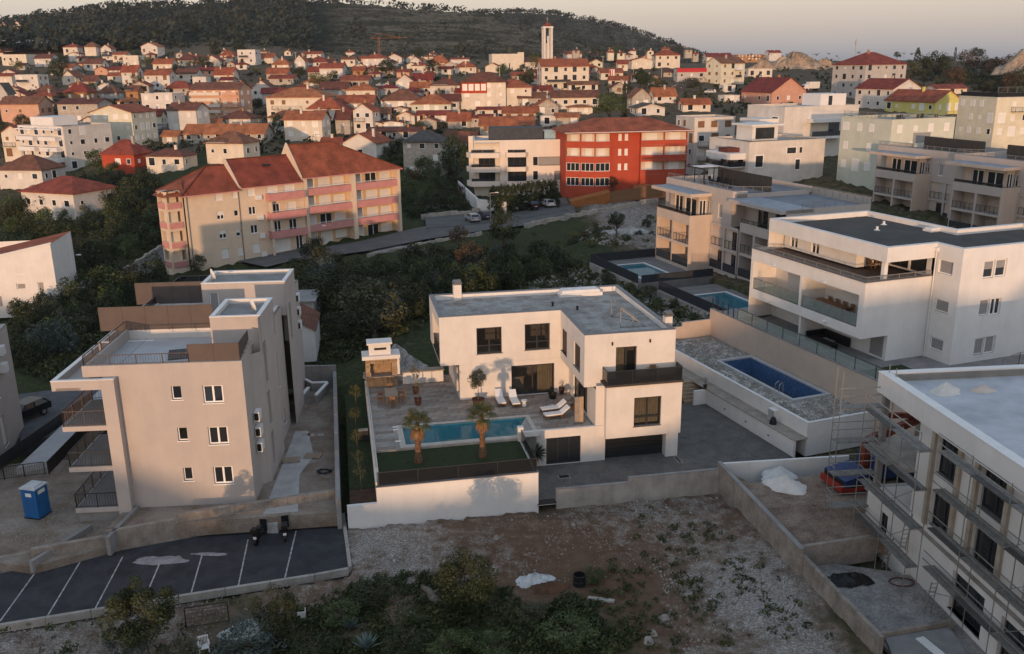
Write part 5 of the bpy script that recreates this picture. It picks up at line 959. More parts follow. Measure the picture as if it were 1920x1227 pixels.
# pilaster, balconies
MB().box(-8.62, -7.8, -.6, .0, 1.0, 10.35).box(-8.62, -8.4, 0, 4, 1.0, 9.7).obj('pilaster', GREY_R, lb)
for k, (z, v1) in enumerate(((7.25, 4.5), (4.45, 5.0), (1.55, 5.5))):
    MB().box(-11.4, -8.63, -.45, v1, z - .32, z).obj('balcony_slab', GREY_R, lb)
    MB().box(-11.3, -8.63, -.35, v1 - .1, z, z + .012).obj('balcony_tiles', mat('balcony_grey_tiles', (.2, .19, .18), .7, .06), lb)
    railing(lb, [(-11.33, v1, z), (-11.33, -.38, z), (-8.64, -.38, z)], 1.0, 1.4, BROWNM if k == 0 else DARKM, 'bars', name='railing', gap=.16); railing(lb, [(-11.33, v1 - .02, z), (-8.64, v1 - .02, z)], 1.0, 1.4, DARKM, 'bars', name='railing')
facade(lb, (-8.42, 5), (-8.42, .4), 1.2, 9.7, [(1.5, 3, 1.6, 3.9, 'dark-two', 'balcony_door'), (1.5, 3, 4.5, 6.8, 'dark-two', 'balcony_door'), (1.5, 3, 7.3, 9.5, 'dark-two', 'balcony_door')], GREY_R, dep=.05)
MB().box(-11.3, -8.63, -.3, 5, .0, 1.22).obj('plinth', CONCD, lb)
for v, zs_ in ((2.0, (6.3, 5.2, 4.1)), (20, (9.8, 8.6, 7.4))):
    for z in zs_:
        a = thing('air_conditioner', '%s of three white air conditioners on the grey block shaded side%s' % (('top', 'middle', 'lowest')[zs_.index(z)], ', near corner' if v < 5 else ', far end'), 'air conditioner', F.W(.0 if v < 5 else .2, v, z), F.a)
        MB().box(.05, .42, -.42, .42, 0, .66).obj('casing', METALW, a); MB().box(.08, .38, -.425, -.42, .08, .58).obj('grille', BLACK, a); MB().box(0, .4, -.3, -.26, -.06, 0).box(0, .4, .26, .3, -.06, 0).obj('bracket', STEEL, a)
# ground round the block: gravel plots, stepped wall, parking
GV = mat('crushed_gravel', (.28, .235, .195), .95, .15, .6, .8, 26, col2=(.17, .125, .09), fine=.45)
struct(MB().prism(w2(F, [(-8.7, -2.6), (5.8, -1.9), (2.9, 22), (-.5, 22), (-8.3, .5)]), .2, 1.2).obj('gravel_plot', GV))
pth = MB().prism(w2(F, [(.8, -1.8), (3.0, -1.6), (2.3, 4), (2.9, 7), (1.8, 12), (.8, 12)]), .9, 1.225).obj('concrete_path', mat('light_screed', (.42, .40, .38), .95, .08, .8, .2, 8)); struct(pth)
struct(MB().prism([tuple(at(*p, .6).xy) for p in ((-60, 1045), (60, 1062), (225, 1018), (250, 985), (345, 880), (100, 860), (-60, 880))], -.3, .55).obj('gravel_plot', GV))
pkm = mat('parking_asphalt', (.045, .046, .05), .9, .15, .7, .3, 20, col2=(.024, .025, .028), fine=.25)
PKP = [at(*p, .06) for p in ((-140, 1110), (60, 1062), (350, 1010), (640, 962), (653, 1066), (590, 1078), (335, 1118), (0, 1172), (-140, 1195))]
struct(MB().prism([tuple(p.xy) for p in PKP], -.3, .06).obj('parking_lot', pkm))
for (a, b) in (((0, 1165), (68, 1071)), ((86, 1160), (150, 1054)), ((176, 1146), (230, 1044)), ((268, 1130), (300, 1055)), ((357, 1117), (379, 1040)), ((446, 1103), (465, 1012)), ((533, 1089), (555, 996))):
    p, q = at(*a, .064), at(*b, .064); d = (q - p).normalized(); n = Vector((-d.y, d.x, 0)) * .042
    o = MB().q(p - n, p + n, q + n, q - n).obj('bay_marking', mat('worn_white_paint', (.46, .45, .43), .8, .2, 4)); struct(o)
kb = thing('parking_kerb', 'pale concrete kerb along the lower edge of the dark parking lot', 'kerb', at(653, 1068, 0), 0); L = lp(kb)
for a, b in zip(((-140, 1195), (0, 1172), (335, 1118), (590, 1078), (653, 1066)), ((0, 1172), (335, 1118), (590, 1078), (653, 1066), (640, 965))):
    p, q = at(*a, .06), at(*b, .06); n = max(1, int((q - p).length / 2.2))
    for i in range(n): s0, s1 = p.lerp(q, i / n), p.lerp(q, (i + 1) / n); wallseg(kb, s0, s1 - (s1 - s0) * .01, -.3, .16, -.22, CONC, 'kerb_stone')
rw = thing('stepped_wall', 'weathered stepped concrete wall between the parking lot and the grey block', 'wall', at(640, 962, .06), 0); L = lp(rw)
for a, b, z in (((-140, 1092), (62, 1050), .6), ((62, 1062), (205, 1036), 1.15), ((205, 1036), (340, 1010), 1.45), ((340, 1010), (640, 962), 1.75)):
    p, q = at(*a, .06), at(*b, .06); n = max(1, int((q - p).length / 2.6))
    for i in range(n): s0, s1 = p.lerp(q, i / n), p.lerp(q, (i + 1) / n); wallseg(rw, s0, s1 - (s1 - s0) * .006, -.3, z - (i % 2) * .01, .35, CW, 'wall_section')
heap('gravel_spill', 'pale fan of spilled gravel over the middle parking bays', at(300, 1052, .03), 1.9, .8, .16, mat('grey_gravel_spill', (.30, .285, .28), .95, .1, 2, .8, 15, fine=.3), seed=4); heap('gravel_spill', 'thin grey gravel streak against the stepped wall by the parking bays', at(395, 1040, .03), 1.6, .35, .1, mat('grey_gravel_spill', (.3, .3, .3)), seed=9)
cl_ = thing('plot_wall', 'low grey concrete edging between gravel plot and portable toilet', 'wall', at(250, 985, .5), 0); L = lp(cl_)
wallseg(cl_, at(60, 1055, .9), at(345, 880, .9) * .35 + at(60, 1055, .9) * .65, .2, .95, .25, CONCD); wallseg(cl_, at(205, 1015, 1.2), at(262, 955, 1.2), .2, 1.45, .25, CONCD);
yw = thing('yard_wall', 'long grey concrete wall between the gravel yard and the villa side lawn', 'wall', at(636, 962, 1.2), 0); L = lp(yw)
p, q = at(640, 962, 1.2), F.W(2.9, 23.0, 0)
for i in range(7): s0, s1 = p.lerp(q, i / 7), p.lerp(q, (i + 1) / 7); wallseg(yw, s0, s1 - (s1 - s0) * .004, -.3, 2.3 + i * .03, .3, CONCD)
wallseg(yw, F.W(2.9, 23.0, 0), F.W(-.3, 23.2, 0), 0, 3.0, .25, CONCD)
lt = rootat(F, 'stair_kerb', 'white capped concrete stair walls in the far corner of the gravel yard', 'stair wall')
for (a, b) in (((.5, 18.2), (.8, 20)), ((1.7, 18), (2.3, 21)), ((.9, 21.2), (2.3, 21.2)), ((.2, 22.2), (.9, 21.25))): MB().bar((*a, 2.0), (*b, 2.0), .28, .1).obj('cap', METALW, lt); MB().bar((*a, 1.55), (*b, 1.55), .24, .8).obj('stair_wall', CONCD, lt)
def pallet(label, p, rz, n=1):
    t_ = thing('pallet', label, 'pallet', p, rz)
    for k in range(n):
        for i in range(5): put(MB().box(-.6, .6, -.05, .05, 0, .02).mesh('slat', WOODL), 'slat', t_, (0, -.36 + i * .18, .12 + k * .15))
        for x in (-.55, 0, .55): put(MB().box(-.05, .05, -.4, .4, 0, .115).mesh('bearer', WOODL), 'bearer', t_, (x, 0, .004 + k * .15))
pallet('stack of grey pallets leaning by the far end of the grey block', at(*zl(318, 605), 1.2), .2, 4); pallet('single wooden pallet on the pale path beside the grey block', at(*zl(313, 890), 1.23), .15); pallet('single wooden pallet on brown gravel right of the pale path', at(*zl(430, 868), 1.2), -.1)
cb = MB()
for i in range(70): a = i * .37; r = .45 + .12 * math.sin(i * 1.3); cb.v.append((r * math.cos(a), r * .7 * math.sin(a), .04 + .1 * (i % 9) / 9))
pts = [Vector(p) for p in cb.v]; cb = MB().tube(pts, .03, 5); tag(put(cb.mesh('cable_coil', BLACK), 'cable_coil', None, at(*zl(492, 952), 1.22)), 'coil of black cable lying on the gravel near the yard wall', 'cable')
for k, (x, y, l) in enumerate(((390, 748, 'left'), (425, 748, 'middle'), (467, 748, 'right'))): tag(put(MB().box(-.35, .35, -.2, .2, 0, .05).mesh('paving_slab', CONC), 'paving_slab', None, at(*zl(x, y), 1.2)), l + ' of three pale slabs in a row on the gravel yard', 'slab', 'slabs on the gravel yard')
tag(put(MB().box(-.9, .9, -.3, .3, 0, .03).box(-.6, .9, -.2, .35, .035, .065).mesh('board_pile', WOODL), 'board_pile', None, at(470, 960, 1.2), .1), 'flat pile of weathered boards by the front corner of the grey block', 'boards')
# portable toilet
pt = thing('portable_toilet', 'blue portable toilet with white roof standing on the gravel plot', 'portable toilet', at(72, 966, .55), R(-14))
PB = mat('toilet_blue', (.015, .12, .33), .5, .08, 1.5); MB().box(-.55, .55, -.55, .55, .05, 2.1).obj('cabin', PB, pt); MB().box(-.6, .6, -.6, .6, 0, .06).obj('base', BLACK, pt)
MB().prism([(-.6, -.6), (.6, -.6), (.6, .6), (-.6, .6)], 2.1, lambda x, y: 2.2).box(-.4, .4, -.4, .4, 2.2, 2.28).obj('roof', mat('toilet_roof', (.55, .58, .6), .5), pt)
MB().box(-.38, .38, -.57, -.552, .12, 2.0).obj('door', mat('toilet_door_blue', (.012, .10, .29), .5), pt); MB().box(-.2, .25, -.58, -.571, 1.6, 1.85).obj('sign', WHITE2, pt); MB().box(.551, .565, -.3, .3, 1.7, 1.95).obj('vent', METALW, pt)
for k in range(4): MB().box(-.55 + k * .3, -.5 + k * .3, -.562, -.551, .1, 2.05).obj('rib', PB, pt)
# two black scooters by the wall
def scooter(label, p, rz):
    s = thing('scooter', label, 'scooter', p, rz); s.scale = (1.15, 1.15, 1.15)
    for y in (-.62, .62): put(MB().tube([(-.06, 0, .25), (.06, 0, .25)], .25, 14).mesh('wheel', BLACK), 'wheel', s, (0, y, 0))
    MB().prism([(-.14, -.75), (.14, -.75), (.16, .1), (-.16, .1)], .35, lambda x, y: .82 if y < -.2 else .72).obj('body', mat('scooter_black', (.015, .015, .017), .25), s); MB().box(-.13, .13, -.72, .0, .82, .9).obj('seat', BLACK, s)
    MB().box(-.15, .15, .1, .42, .25, .33).obj('footboard', BLACK, s); MB().prism([(-.2, .42), (.2, .42), (.16, .58), (-.16, .58)], .3, 1.0).obj('leg_shield', mat('scooter_black', (0, 0, 0)), s)
    MB().bar((-.33, .48, 1.05), (.33, .48, 1.05), .04).bar((-.3, .45, 1.05), (-.3, .43, 1.25), .03).bar((.3, .45, 1.05), (.3, .43, 1.25), .03).obj('handlebar', STEEL, s); MB().box(-.1, .1, .58, .64, .8, .95).obj('headlight', GLASS, s); MB().box(-.09, .09, -.8, -.76, .45, .58).obj('number_plate', WHITE2, s); MB().box(-.16, .16, -.95, -.6, .9, 1.1).obj('top_box', BLACK, s)
scooter('black scooter parked nose to the wall, left of a white grit sack', at(490, 1012, .065), R(-8)); scooter('black scooter leaning beside the right of the white grit sack', at(536, 1005, .065), R(12))
gb = MB().box(-.42, .42, -.3, .35, 0, .7); o = gb.obj('grit_sack', mat('sack_white', (.5, .5, .49), .9, .1, 3, .6, 6)); o.location = at(512, 996, .065); tag(o, 'white bulk grit sack between the two black scooters', 'sack')
# left lower terraces and driveway between the blocks
dl = thing('sloping_driveway', 'pale ramp with dark railings descending left of the grey block', 'ramp', at(150, 870, .5), 0); L = lp(dl)
P = lambda x, y, z: L(at(x, y, z))
MB().prism([P(*q, 1.0).xy for q in ((30, 880), (95, 865), (255, 720), (205, 715))], -1, .55).obj('ramp', SLABG, dl)
railing(dl, [P(-30, 905, .6) + Vector((0, 0, .05)), P(175, 755, .9)], 1.0, 1.6, DARKM, 'panel', panel=DARKM, name='railing'); railing(dl, [P(-30, 905, .6), P(85, 890, .6)], 1.0, 1.3, DARKM, 'bars', name='railing'); railing(dl, [P(92, 890, .9), P(215, 760, .9)], 1.0, 1.5, DARKM, 'panel', panel=DARKM, name='railing')
rl_ = MB().prism([tuple(at(*p, .3).xy) for p in ((40, 840), (30, 740), (190, 720), (160, 790))], -.5, .3).obj('side_road', mat('side_asphalt', (.10, .10, .105), .9, .1)); struct(rl_)
# far left grey block cut by the frame, and the white house with the red roof
gl = at(45, 800, .3); g2 = at(0, 868, .3); FL = Fr(gl, math.degrees(math.atan2((gl - g2).y, (gl - g2).x)) - 90); gk = rootat(FL, 'apartment_block', 'grey block cut off by the left edge beside the sloping driveway', 'apartment block')
gt = CH + ray(12, 607).z * gl.xy.length / ray(12, 607).xy.length; facade(gk, (0, -14), (0, 0), 0, gt, [(8.2, 9.4, .8, 3.2, 'white-shut'), (7.9, 9.4, 4.6, 6.8, 'white-two'), (4, 5.5, 4.6, 6.8, 'white-two')], GREY_R); MB().wall((-14, -14), (0, -14), 0, gt).wall((0, 0), (-14, 0), 0, gt).obj('wall', GREY_R, gk); MB().prism([(-14, -14), (0, -14), (0, 0), (-14, 0)], gt - .1, gt).obj('roof', ROOFG, gk)
for z in (6.2, 7.6): MB().box(0, .45, -3.6, -2.8, z, z + .7).obj('air_conditioner', METALW, gk)
wp = at(113, 580, .2); FW = Fr(wp, 10.5); wk = rootat(FW, 'house', 'white house with shuttered windows and sloping red roof at left edge', 'house')
p1, p0 = FW.uz(97, 457), FW.uz(0, 480)
wz = lambda u: p1[1] + (u - p1[0]) * (p0[1] - p1[1]) / (p0[0] - p1[0]); b = MB()
ws = [(*rect(FW, a, c), 'white-shut-grey') for a, c in (((29, 493), (45, 515)), ((30, 532), (49, 543)), ((70, 529), (84, 550)), ((-4, 556), (6, 575)))]
mbw = MB().wall((-16, 0), (.0, 0), -.5, 6.2, [(w_[0] + 16, w_[1] + 16, w_[2], w_[3]) for w_ in ws if w_[3] < 6.2], dep=.15); mbw.v = [(x, y, z if z < 6.19 else wz(x)) for x, y, z in mbw.v]; mbw.obj('wall', WHITE2, wk)
for w_ in ws: window(wk, (w_[0], 0, w_[2]), 0, w_[1] - w_[0], w_[3] - w_[2], w_[4])
MB().wall((0, 0), (0, 9), -.5, wz(0)).wall((0, 9), (-16, 9), -.5, wz(0) - 1).obj('wall', WHITE2, wk)
b = MB(); b.v = [(.1, -.1, wz(.1)), (-16, -.1, wz(-16)), (-16, .3, wz(-16)), (.1, .3, wz(.1)), (.1, -.1, wz(.1) + .15), (-16, -.1, wz(-16) + .15), (-16, .3, wz(-16) + .15), (.1, .3, wz(.1) + .15)]; b.f = [(0, 1, 2, 3), (4, 7, 6, 5), (0, 4, 5, 1), (3, 2, 6, 7), (0, 3, 7, 4), (1, 5, 6, 2)]; b.obj('verge', WHITE2, wk)
MB().q((.05, .3, wz(0) + .02), (.05, 9.2, wz(0) + .02), (-16, 9.2, wz(-16) + .02), (-16, .3, wz(-16) + .02)).obj('roof', T_RED, wk, uv=True)
sh = at(592, 660, 2.0); FS = Fr(sh, 8); sk_ = rootat(FS, 'shed', 'small white shed with brown roof behind the grey block', 'shed')
b = MB().wall((-4, 0), (0, 0), 1, 4.2); b.q((-4, 0, 4.2), (0, 0, 4.2), (-3.2, 0, 6.0)); b.wall((0, 0), (0, 7), 1, 4.2); b.obj('wall', WHITE2, sk_); MB().q((.2, -.15, 4.1), (.2, 7, 4.1), (-3.2, 7, 6.1), (-3.2, -.15, 6.1)).q((-3.2, -.15, 6.1), (-3.2, 7, 6.1), (-4.2, 7, 4.1), (-4.2, -.15, 4.1)).obj('roof', T_BRN, sk_, uv=True)
FS2 = Fr(at(560, 600, 2), 5); s2 = rootat(FS2, 'shed', 'flat roofed grey outbuilding behind the grey block', 'shed'); MB().box(-6, 1.8, 0, 5, 1, 4).obj('wall', CONC, s2); MB().box(-6.2, 2, -.2, 5.2, 4, 4.15).obj('roof', CONCD, s2)
# ------------------------------------------------------------ shared builder for houses
WM = {'w': mat('town_white_render', (.64, .60, .55), .9, .06, .4, .2, 12, streak=.06), 'c': CREAM, 's': mat('town_stone', (.46, .41, .35), .95, .12, 1.5, .6, 4, fine=.2), 'p': mat('peach_render', (.56, .34, .24), .9, .05, .5), 'y': mat('pale_yellow_render', (.64, .60, .47), .9, .05, .5),
      'g': mat('ash_render', (.46, .43, .40), .9, .05, .5), 'r': REDW, 'o': mat('ochre_brick', (.40, .21, .10), .9, .1, 1.5), 'k': mat('salmon_render', (.55, .30, .22), .9, .05, .5), 'n': mat('pale_green_render', (.54, .56, .47), .9, .04, .5), 'l': mat('lemon_render', (.62, .56, .18), .9, .05, .5)}
WN = {'w': 'white', 'c': 'cream', 's': 'stone', 'p': 'peach', 'y': 'pale yellow', 'g': 'grey', 'r': 'red', 'o': 'ochre', 'k': 'salmon', 'n': 'pale green', 'l': 'lemon yellow'}
RM = {'R': T_RED, 'O': T_ORG, 'B': T_BRN, 'G': T_GRY}; RN = {'R': 'red', 'O': 'orange', 'B': 'brown', 'G': 'grey'}
_fwc = {}
def farwin(st):
    if st not in _fwc:
        m = {'dark': GLASS, 'shut': WSH, 'brown': WOOD}[st]; fr = PVC if st != 'brown' else WOOD
        _fwc[st] = (MB().box(-.5, .5, -.03, .05, -.5, .5).mesh('pane', m), MB().box(-.58, .58, -.045, .02, .47, .56).box(-.58, .58, -.045, .02, -.56, -.47).box(-.58, -.48, -.045, .02, -.47, .47).box(.48, .58, -.045, .02, -.47, .47).mesh('frame', fr))
    return _fwc[st]
def addwin(root, x, y, z, rz, w, h, st, far):
    p, f = farwin(st); o = put(p, 'window', root, (x, y, z), rz, (w, 1, h))
    if not far: put(f, 'frame', o)
    return o
HR = random.Random(11); HOUSES = []
def roofmesh(W, D, ze, zr, kind, ov):
    b = MB(); x0, x1, y0, y1 = -ov, W + ov, -ov, D + ov; th = .18; e = ze - (zr - ze) * ov / (D / 2 if kind != 'gv' else W / 2)
    if kind == 'gu': P = [((x0, y0, e), (x1, y0, e), (x1, D / 2, zr), (x0, D / 2, zr)), ((x1, y1, e), (x0, y1, e), (x0, D / 2, zr), (x1, D / 2, zr))]
    elif kind == 'gv': P = [((x0, y1, e), (x0, y0, e), (W / 2, y0, zr), (W / 2, y1, zr)), ((x1, y0, e), (x1, y1, e), (W / 2, y1, zr), (W / 2, y0, zr))]
    else:
        k = min(D, W) / 2 + ov
        if W >= D: a, c = (x0 + k, D / 2, zr), (x1 - k, D / 2, zr)
        else: a, c = (W / 2, y0 + k, zr), (W / 2, y1 - k, zr)
        if W >= D: P = [((x0, y0, e), (x1, y0, e), c, a), ((x1, y1, e), (x0, y1, e), a, c), ((x0, y1, e), (x0, y0, e), a), ((x1, y0, e), (x1, y1, e), c)]
        else: P = [((x0, y0, e), (x1, y0, e), a), ((x1, y1, e), (x0, y1, e), c), ((x0, y1, e), (x0, y0, e), a, c), ((x1, y0, e), (x1, y1, e), c, a)]
    for p in P: b.q(*p)
    b.q((x0, y0, e), (x0, y1, e), (x1, y1, e), (x1, y0, e)) if kind == 'h' else None
    n = len(b.f)
    for i in range(n):
        f = b.f[i]
        if len(P) > i: # edge thickness
            p = [Vector(b.v[j]) for j in f]
            for q, r_ in zip(p, p[1:] + p[:1]):
                if abs(q.z - e) < .01 and abs(r_.z - e) < .01 or kind != 'h': b.q(q - Vector((0, 0, th)), r_ - Vector((0, 0, th)), r_, q)
    return b
def house(xl, xr, yb, ye, yaw, ratio, roof, wc, rc, where, yr=None, dist=None, name='house', balc=(), win=None, label=None, bal_m=None, group=None, cat=None, fr=None, par=.5, wsh=None):
    xm = (xl + xr) / 2; B = gr(xm, yb) if dist is None else atd(xm, yb, dist); a = math.degrees(math.atan2(B.x, B.y)); tt = R(yaw + a)
    dep = B.xy.length; mw = (xr - xl) / FOC * (B - Vector((0, 0, CH))).dot(_fw_); s, c = abs(math.sin(tt)), max(.15, math.cos(tt)); W = mw / (c + ratio * s); D = W * ratio
    xc = xl + (D * s / mw) * (xr - xl) if tt > 0 else xl
    O = atd(xc, yb, dep); F = Fr(O, yaw); d = ray(xc, ye); tq = O.xy.length / d.xy.length; ze = CH + d.z * tq - O.z; ze = max(ze, 2.4)
    far = dep > 345
    zr = ze + (.23 * min(W, D) if roof == 'h' else .24 * (D if roof == 'gu' else W))
    if yr is not None: cpt = F.W(W / 2, D / 2); d = ray(xm, yr); zr = max(ze + .5, CH + d.z * cpt.xy.length / d.xy.length - O.z)
    form = {'h': 'hipped', 'gu': 'pitched', 'gv': 'gable fronted', 'f': 'flat'}[roof]
    lab = label or ('%s house with %s%s roof, %s' % (WN[wc], '' if roof == 'f' else RN[rc] + ' ', form, where))
    r = thing(name, lab, cat or name.replace('_', ' '), O, F.a, group); m = WM[wc]; HOUSES.append((r, W, D, ze))
    zb = -2.5 - max(0, D * .12)
    if fr is None: fr = W > 5
    def walls(a_, b_, top=None, n=1):
        o = MB().wall(a_, b_, zb, ze)
        if top: o.q((*a_, ze), (*b_, ze), top)
        return o.obj('wall', m, r)
    G = (W / 2, 0, zr) if roof == 'gv' else None; G2 = (W / 2, D, zr) if roof == 'gv' else None; S1 = (W, D / 2, zr) if roof == 'gu' else None; S0 = (0, D / 2, zr) if roof == 'gu' else None
    walls((0, 0), (W, 0), G); walls((W, 0), (W, D), S1); walls((W, D), (0, D), G2); walls((0, D), (0, 0), S0)
    if roof == 'f':
        MB().box(.25, W - .25, .25, D - .25, ze - .6, ze - .35).obj('roof', HR.choice((ROOFG, SCREEDR, CONCD)), r); MB().box(-.05, W + .05, -.05, .25, ze, ze + .12).box(-.05, W + .05, D - .25, D + .05, ze, ze + .12).box(-.05, .25, .25, D - .25, ze, ze + .12).box(W - .25, W + .05, .25, D - .25, ze, ze + .12).obj('parapet', m, r)
    else:
        ro = roofmesh(W, D, ze, zr, roof, .45).obj('roof', RM[rc], r, uv=True)
        if HR.random() < .8:
            u, v = W * HR.uniform(.25, .75), D * HR.uniform(.35, .6); z = ze + (zr - ze) * .6; MB().box(u - .3, u + .3, v - .3, v + .3, z - 1, zr + .7).box(u - .38, u + .38, v - .38, v + .38, zr + .7, zr + .8).obj('chimney', HR.choice((m, WM['s'], WM['o'])), ro)
    nf = max(1, int(ze / 2.75)); fh = ze / nf; st0 = wsh or HR.choice(('dark', 'dark', 'shut', 'brown'))
    if win is None:
        for k in range(nf):
            z = k * fh + fh * .55
            for (L, ax) in ((W, 0), (D, 1)):
                if ax and s < .12: continue
                n = max(1, int(L / (2.9 if dep < 300 else 3.4)))
                for i in range(n):
                    if HR.random() < .12: continue
                    t_ = (i + .5) * L / n + HR.uniform(-.2, .2); st = st0 if HR.random() < .75 else HR.choice(('dark', 'shut')); w_, h_ = HR.choice(((1.0, 1.2), (1.3, 1.25), (.9, 1.2), (1.5, 1.9), (.7, .8))); h_ = min(h_, fh * .75)
                    if ax == 0: addwin(r, t_, -.01, z, 0, w_, h_, st, far)
                    elif tt > 0: addwin(r, -.01, t_, z, -math.pi / 2, w_, h_, st, far)
                    else: addwin(r, W + .01, t_, z, math.pi / 2, w_, h_, st, far)
    for z, u0, u1 in balc:
        z0 = z * fh; a_, c_ = u0 * W, u1 * W
        MB().box(a_, c_, -1.3, -.02, z0 - .15, z0).obj('balcony_slab', CONC, r)
        if bal_m: MB().box(a_, c_, -1.3, -1.2, z0, z0 + .95).box(a_, a_ + .1, -1.2, -.02, z0, z0 + .95).box(c_ - .1, c_, -1.2, -.02, z0, z0 + .95).obj('balcony_parapet', bal_m, r)
        elif not far: railing(r, [(a_ + .05, -.05, z0), (a_ + .05, -1.25, z0), (c_ - .05, -1.25, z0), (c_ - .05, -.05, z0)], .95, 1.6, DARKM, 'wires')
        else: MB().box(a_, c_, -1.3, -1.25, z0 + .1, z0 + .95).obj('railing', HR.choice((DARKM, METALW)), r)
    return r, W, D, ze, F
_fw_ = Vector((0, math.cos(PIT), -math.sin(PIT)))

# ------------------------------------------------------------ long cream and pink apartment house
zo = zm(280, 220, .302); OA = at(*zo(262, 930), .4); F = OF = Fr(OA, 42.07)
ob = thing('apartment_house', 'long cream apartment house with pink balconies and stepped red tiled roofs', 'apartment house', (OA.x, OA.y, 0), F.a)
OC = mat('warm_cream_render', (.66, .53, .40), .9, .04, .4, .2, 20)
U1, U2, U3 = 8.6, 19.3, 38.2; DD = 8.4
def orect(a, b_): r = rect(F, zo(*a), zo(*b_)); return r
ws = []
for a, b_, st in (((405, 463), (460, 515), 'white-shut'), ((512, 458), (547, 500), 'white-shut'), ((605, 437), (655, 487), 'white-shut'), ((418, 588), (468, 632), 'white-two-half'), ((525, 577), (556, 613), 'white'), ((615, 556), (662, 602), 'white-two'), ((432, 703), (483, 750), 'white-half-two'), ((537, 697), (570, 737), 'white-half'), ((627, 672), (676, 718), 'white-two'), ((447, 820), (498, 872), 'white-shut'), ((550, 812), (586, 855), 'white-shut'), ((640, 788), (690, 838), 'white-shut')): ws.append((*orect(a, b_), st))
W0 = [w_ for w_ in ws if w_[0] < U1 - .3 and w_[1] < U1]; W1_ = [(w_[0] - U1, w_[1] - U1, *w_[2:]) for w_ in ws if w_ not in W0]
E0, E1, E2 = 11.25, 11.55, 12.1
W1_ += [(4.6, 6.4, 9.6, 11.0, 'white-shut'), (7.6, 9.4, 9.6, 11.0, 'white-shut')]
for z in (6.3, 3.6): W1_ += [(5.4, 6.6, z, z + 2.0, 'white-two', 'balcony_door'), (8.0, 9.4, z, z + 2.0, 'white-two' if z < 5 else 'white-shut', 'balcony_door')]
W1_ += [(5.0, 8.0, .6, 2.8, 'white-shut', 'garage_door'), (9.0, 10.2, .5, 2.8, 'white-two', 'entrance_door')]
facade(ob, (0, 0), (U1, 0), -.6, E0, W0, OC, dep=.1); facade(ob, (U1, -.02), (U2, -.02), -.6, E1, W1_, OC, dep=.1)
MB().wall((U3, 0), (U3, DD), -1, E2).wall((U3, DD), (0, DD), -1, E0).obj('wall', OC, ob)
# stepped party walls between the roofs
for u, e, z0, zr_ in ((U1, E1, E0 - 1, 15.6), (U2, E2, E1 - 1, 17.15)): b = MB(); b.q((u, 0, z0), (u, 0, e), (u, DD / 2, zr_), (u, DD, e), (u, DD, z0)).q((u + .25, 0, z0), (u + .25, DD, z0), (u + .25, DD, e), (u + .25, DD / 2, zr_), (u + .25, 0, e)).q((u, 0, e), (u + .25, 0, e), (u + .25, DD / 2, zr_), (u, DD / 2, zr_)).q((u, -.03, -.5), (u + .25, -.03, -.5), (u + .25, -.03, e), (u, -.03, e)); b.obj('party_wall', OC, ob)
def rf(u0, u1, e, zr, hipL, hipR, name='roof'):
    b = MB(); o = .55; a, c = (u0 + (5.6 if hipL else 0), DD / 2, zr), (u1 - (10.5 if hipR else 0), DD / 2, zr); x0, x1 = u0 - (o if hipL else 0), u1 + (o if hipR else 0); e -= .25
    b.q((x0, -o, e), (x1, -o, e), c, a).q((x1, DD + o, e), (x0, DD + o, e), a, c)
    if hipL: b.q((x0, DD + o, e), (x0, -o, e), a)
    if hipR: b.q((x1, -o, e), (x1, DD + o, e), c)
    r_ = b.obj(name, T_RED, ob, uv=True); g = MB().box(x0, x1, -o - .06, -o + .06, e - .16, e - .01)
    if hipL: g.box(x0 - .06, x0 + .06, -o + .06, DD + o, e - .16, e - .01)
    g.obj('gutter', PINK, r_)
    rd = MB().bar(Vector(a) + Vector((0, 0, .05)), Vector(c) + Vector((0, 0, .05)), .22, .14)
    if hipL: rd.bar((x0, -o, e + .04), Vector(a) + Vector((0, 0, .04)), .22, .14).bar((x0, DD + o, e + .04), Vector(a) + Vector((0, 0, .04)), .22, .14)
    if hipR: rd.bar((x1, -o, e + .04), Vector(c) + Vector((0, 0, .04)), .22, .14)
    rd.obj('ridge_tiles', T_ORG, r_); return r_
r0 = rf(0, U1 - .01, E0, 14.5, True, False); r1_ = rf(U1 + .26, U2 - .01, E1, 15.25, False, False); r2_ = rf(U2 + .26, U3, E2, 16.8, False, True)
MB().box(14.2, 15.4, 2.3, 3.2, 13.9, 14.25).obj('skylight', DARKM, r1_)
for (u, v, z, rt) in ((13.2, DD / 2, 15.2, r1_), (25, DD / 2, 16.7, r2_)): MB().bar((u, v, z), (u, v, z + 1.6), .06).bar((u - .6, v, z + 1.4), (u + .6, v, z + 1.4), .05).bar((u - .3, v - .5, z + 1.1), (u - .3, v + .5, z + 1.1), .04).obj('aerial', STEEL, rt)
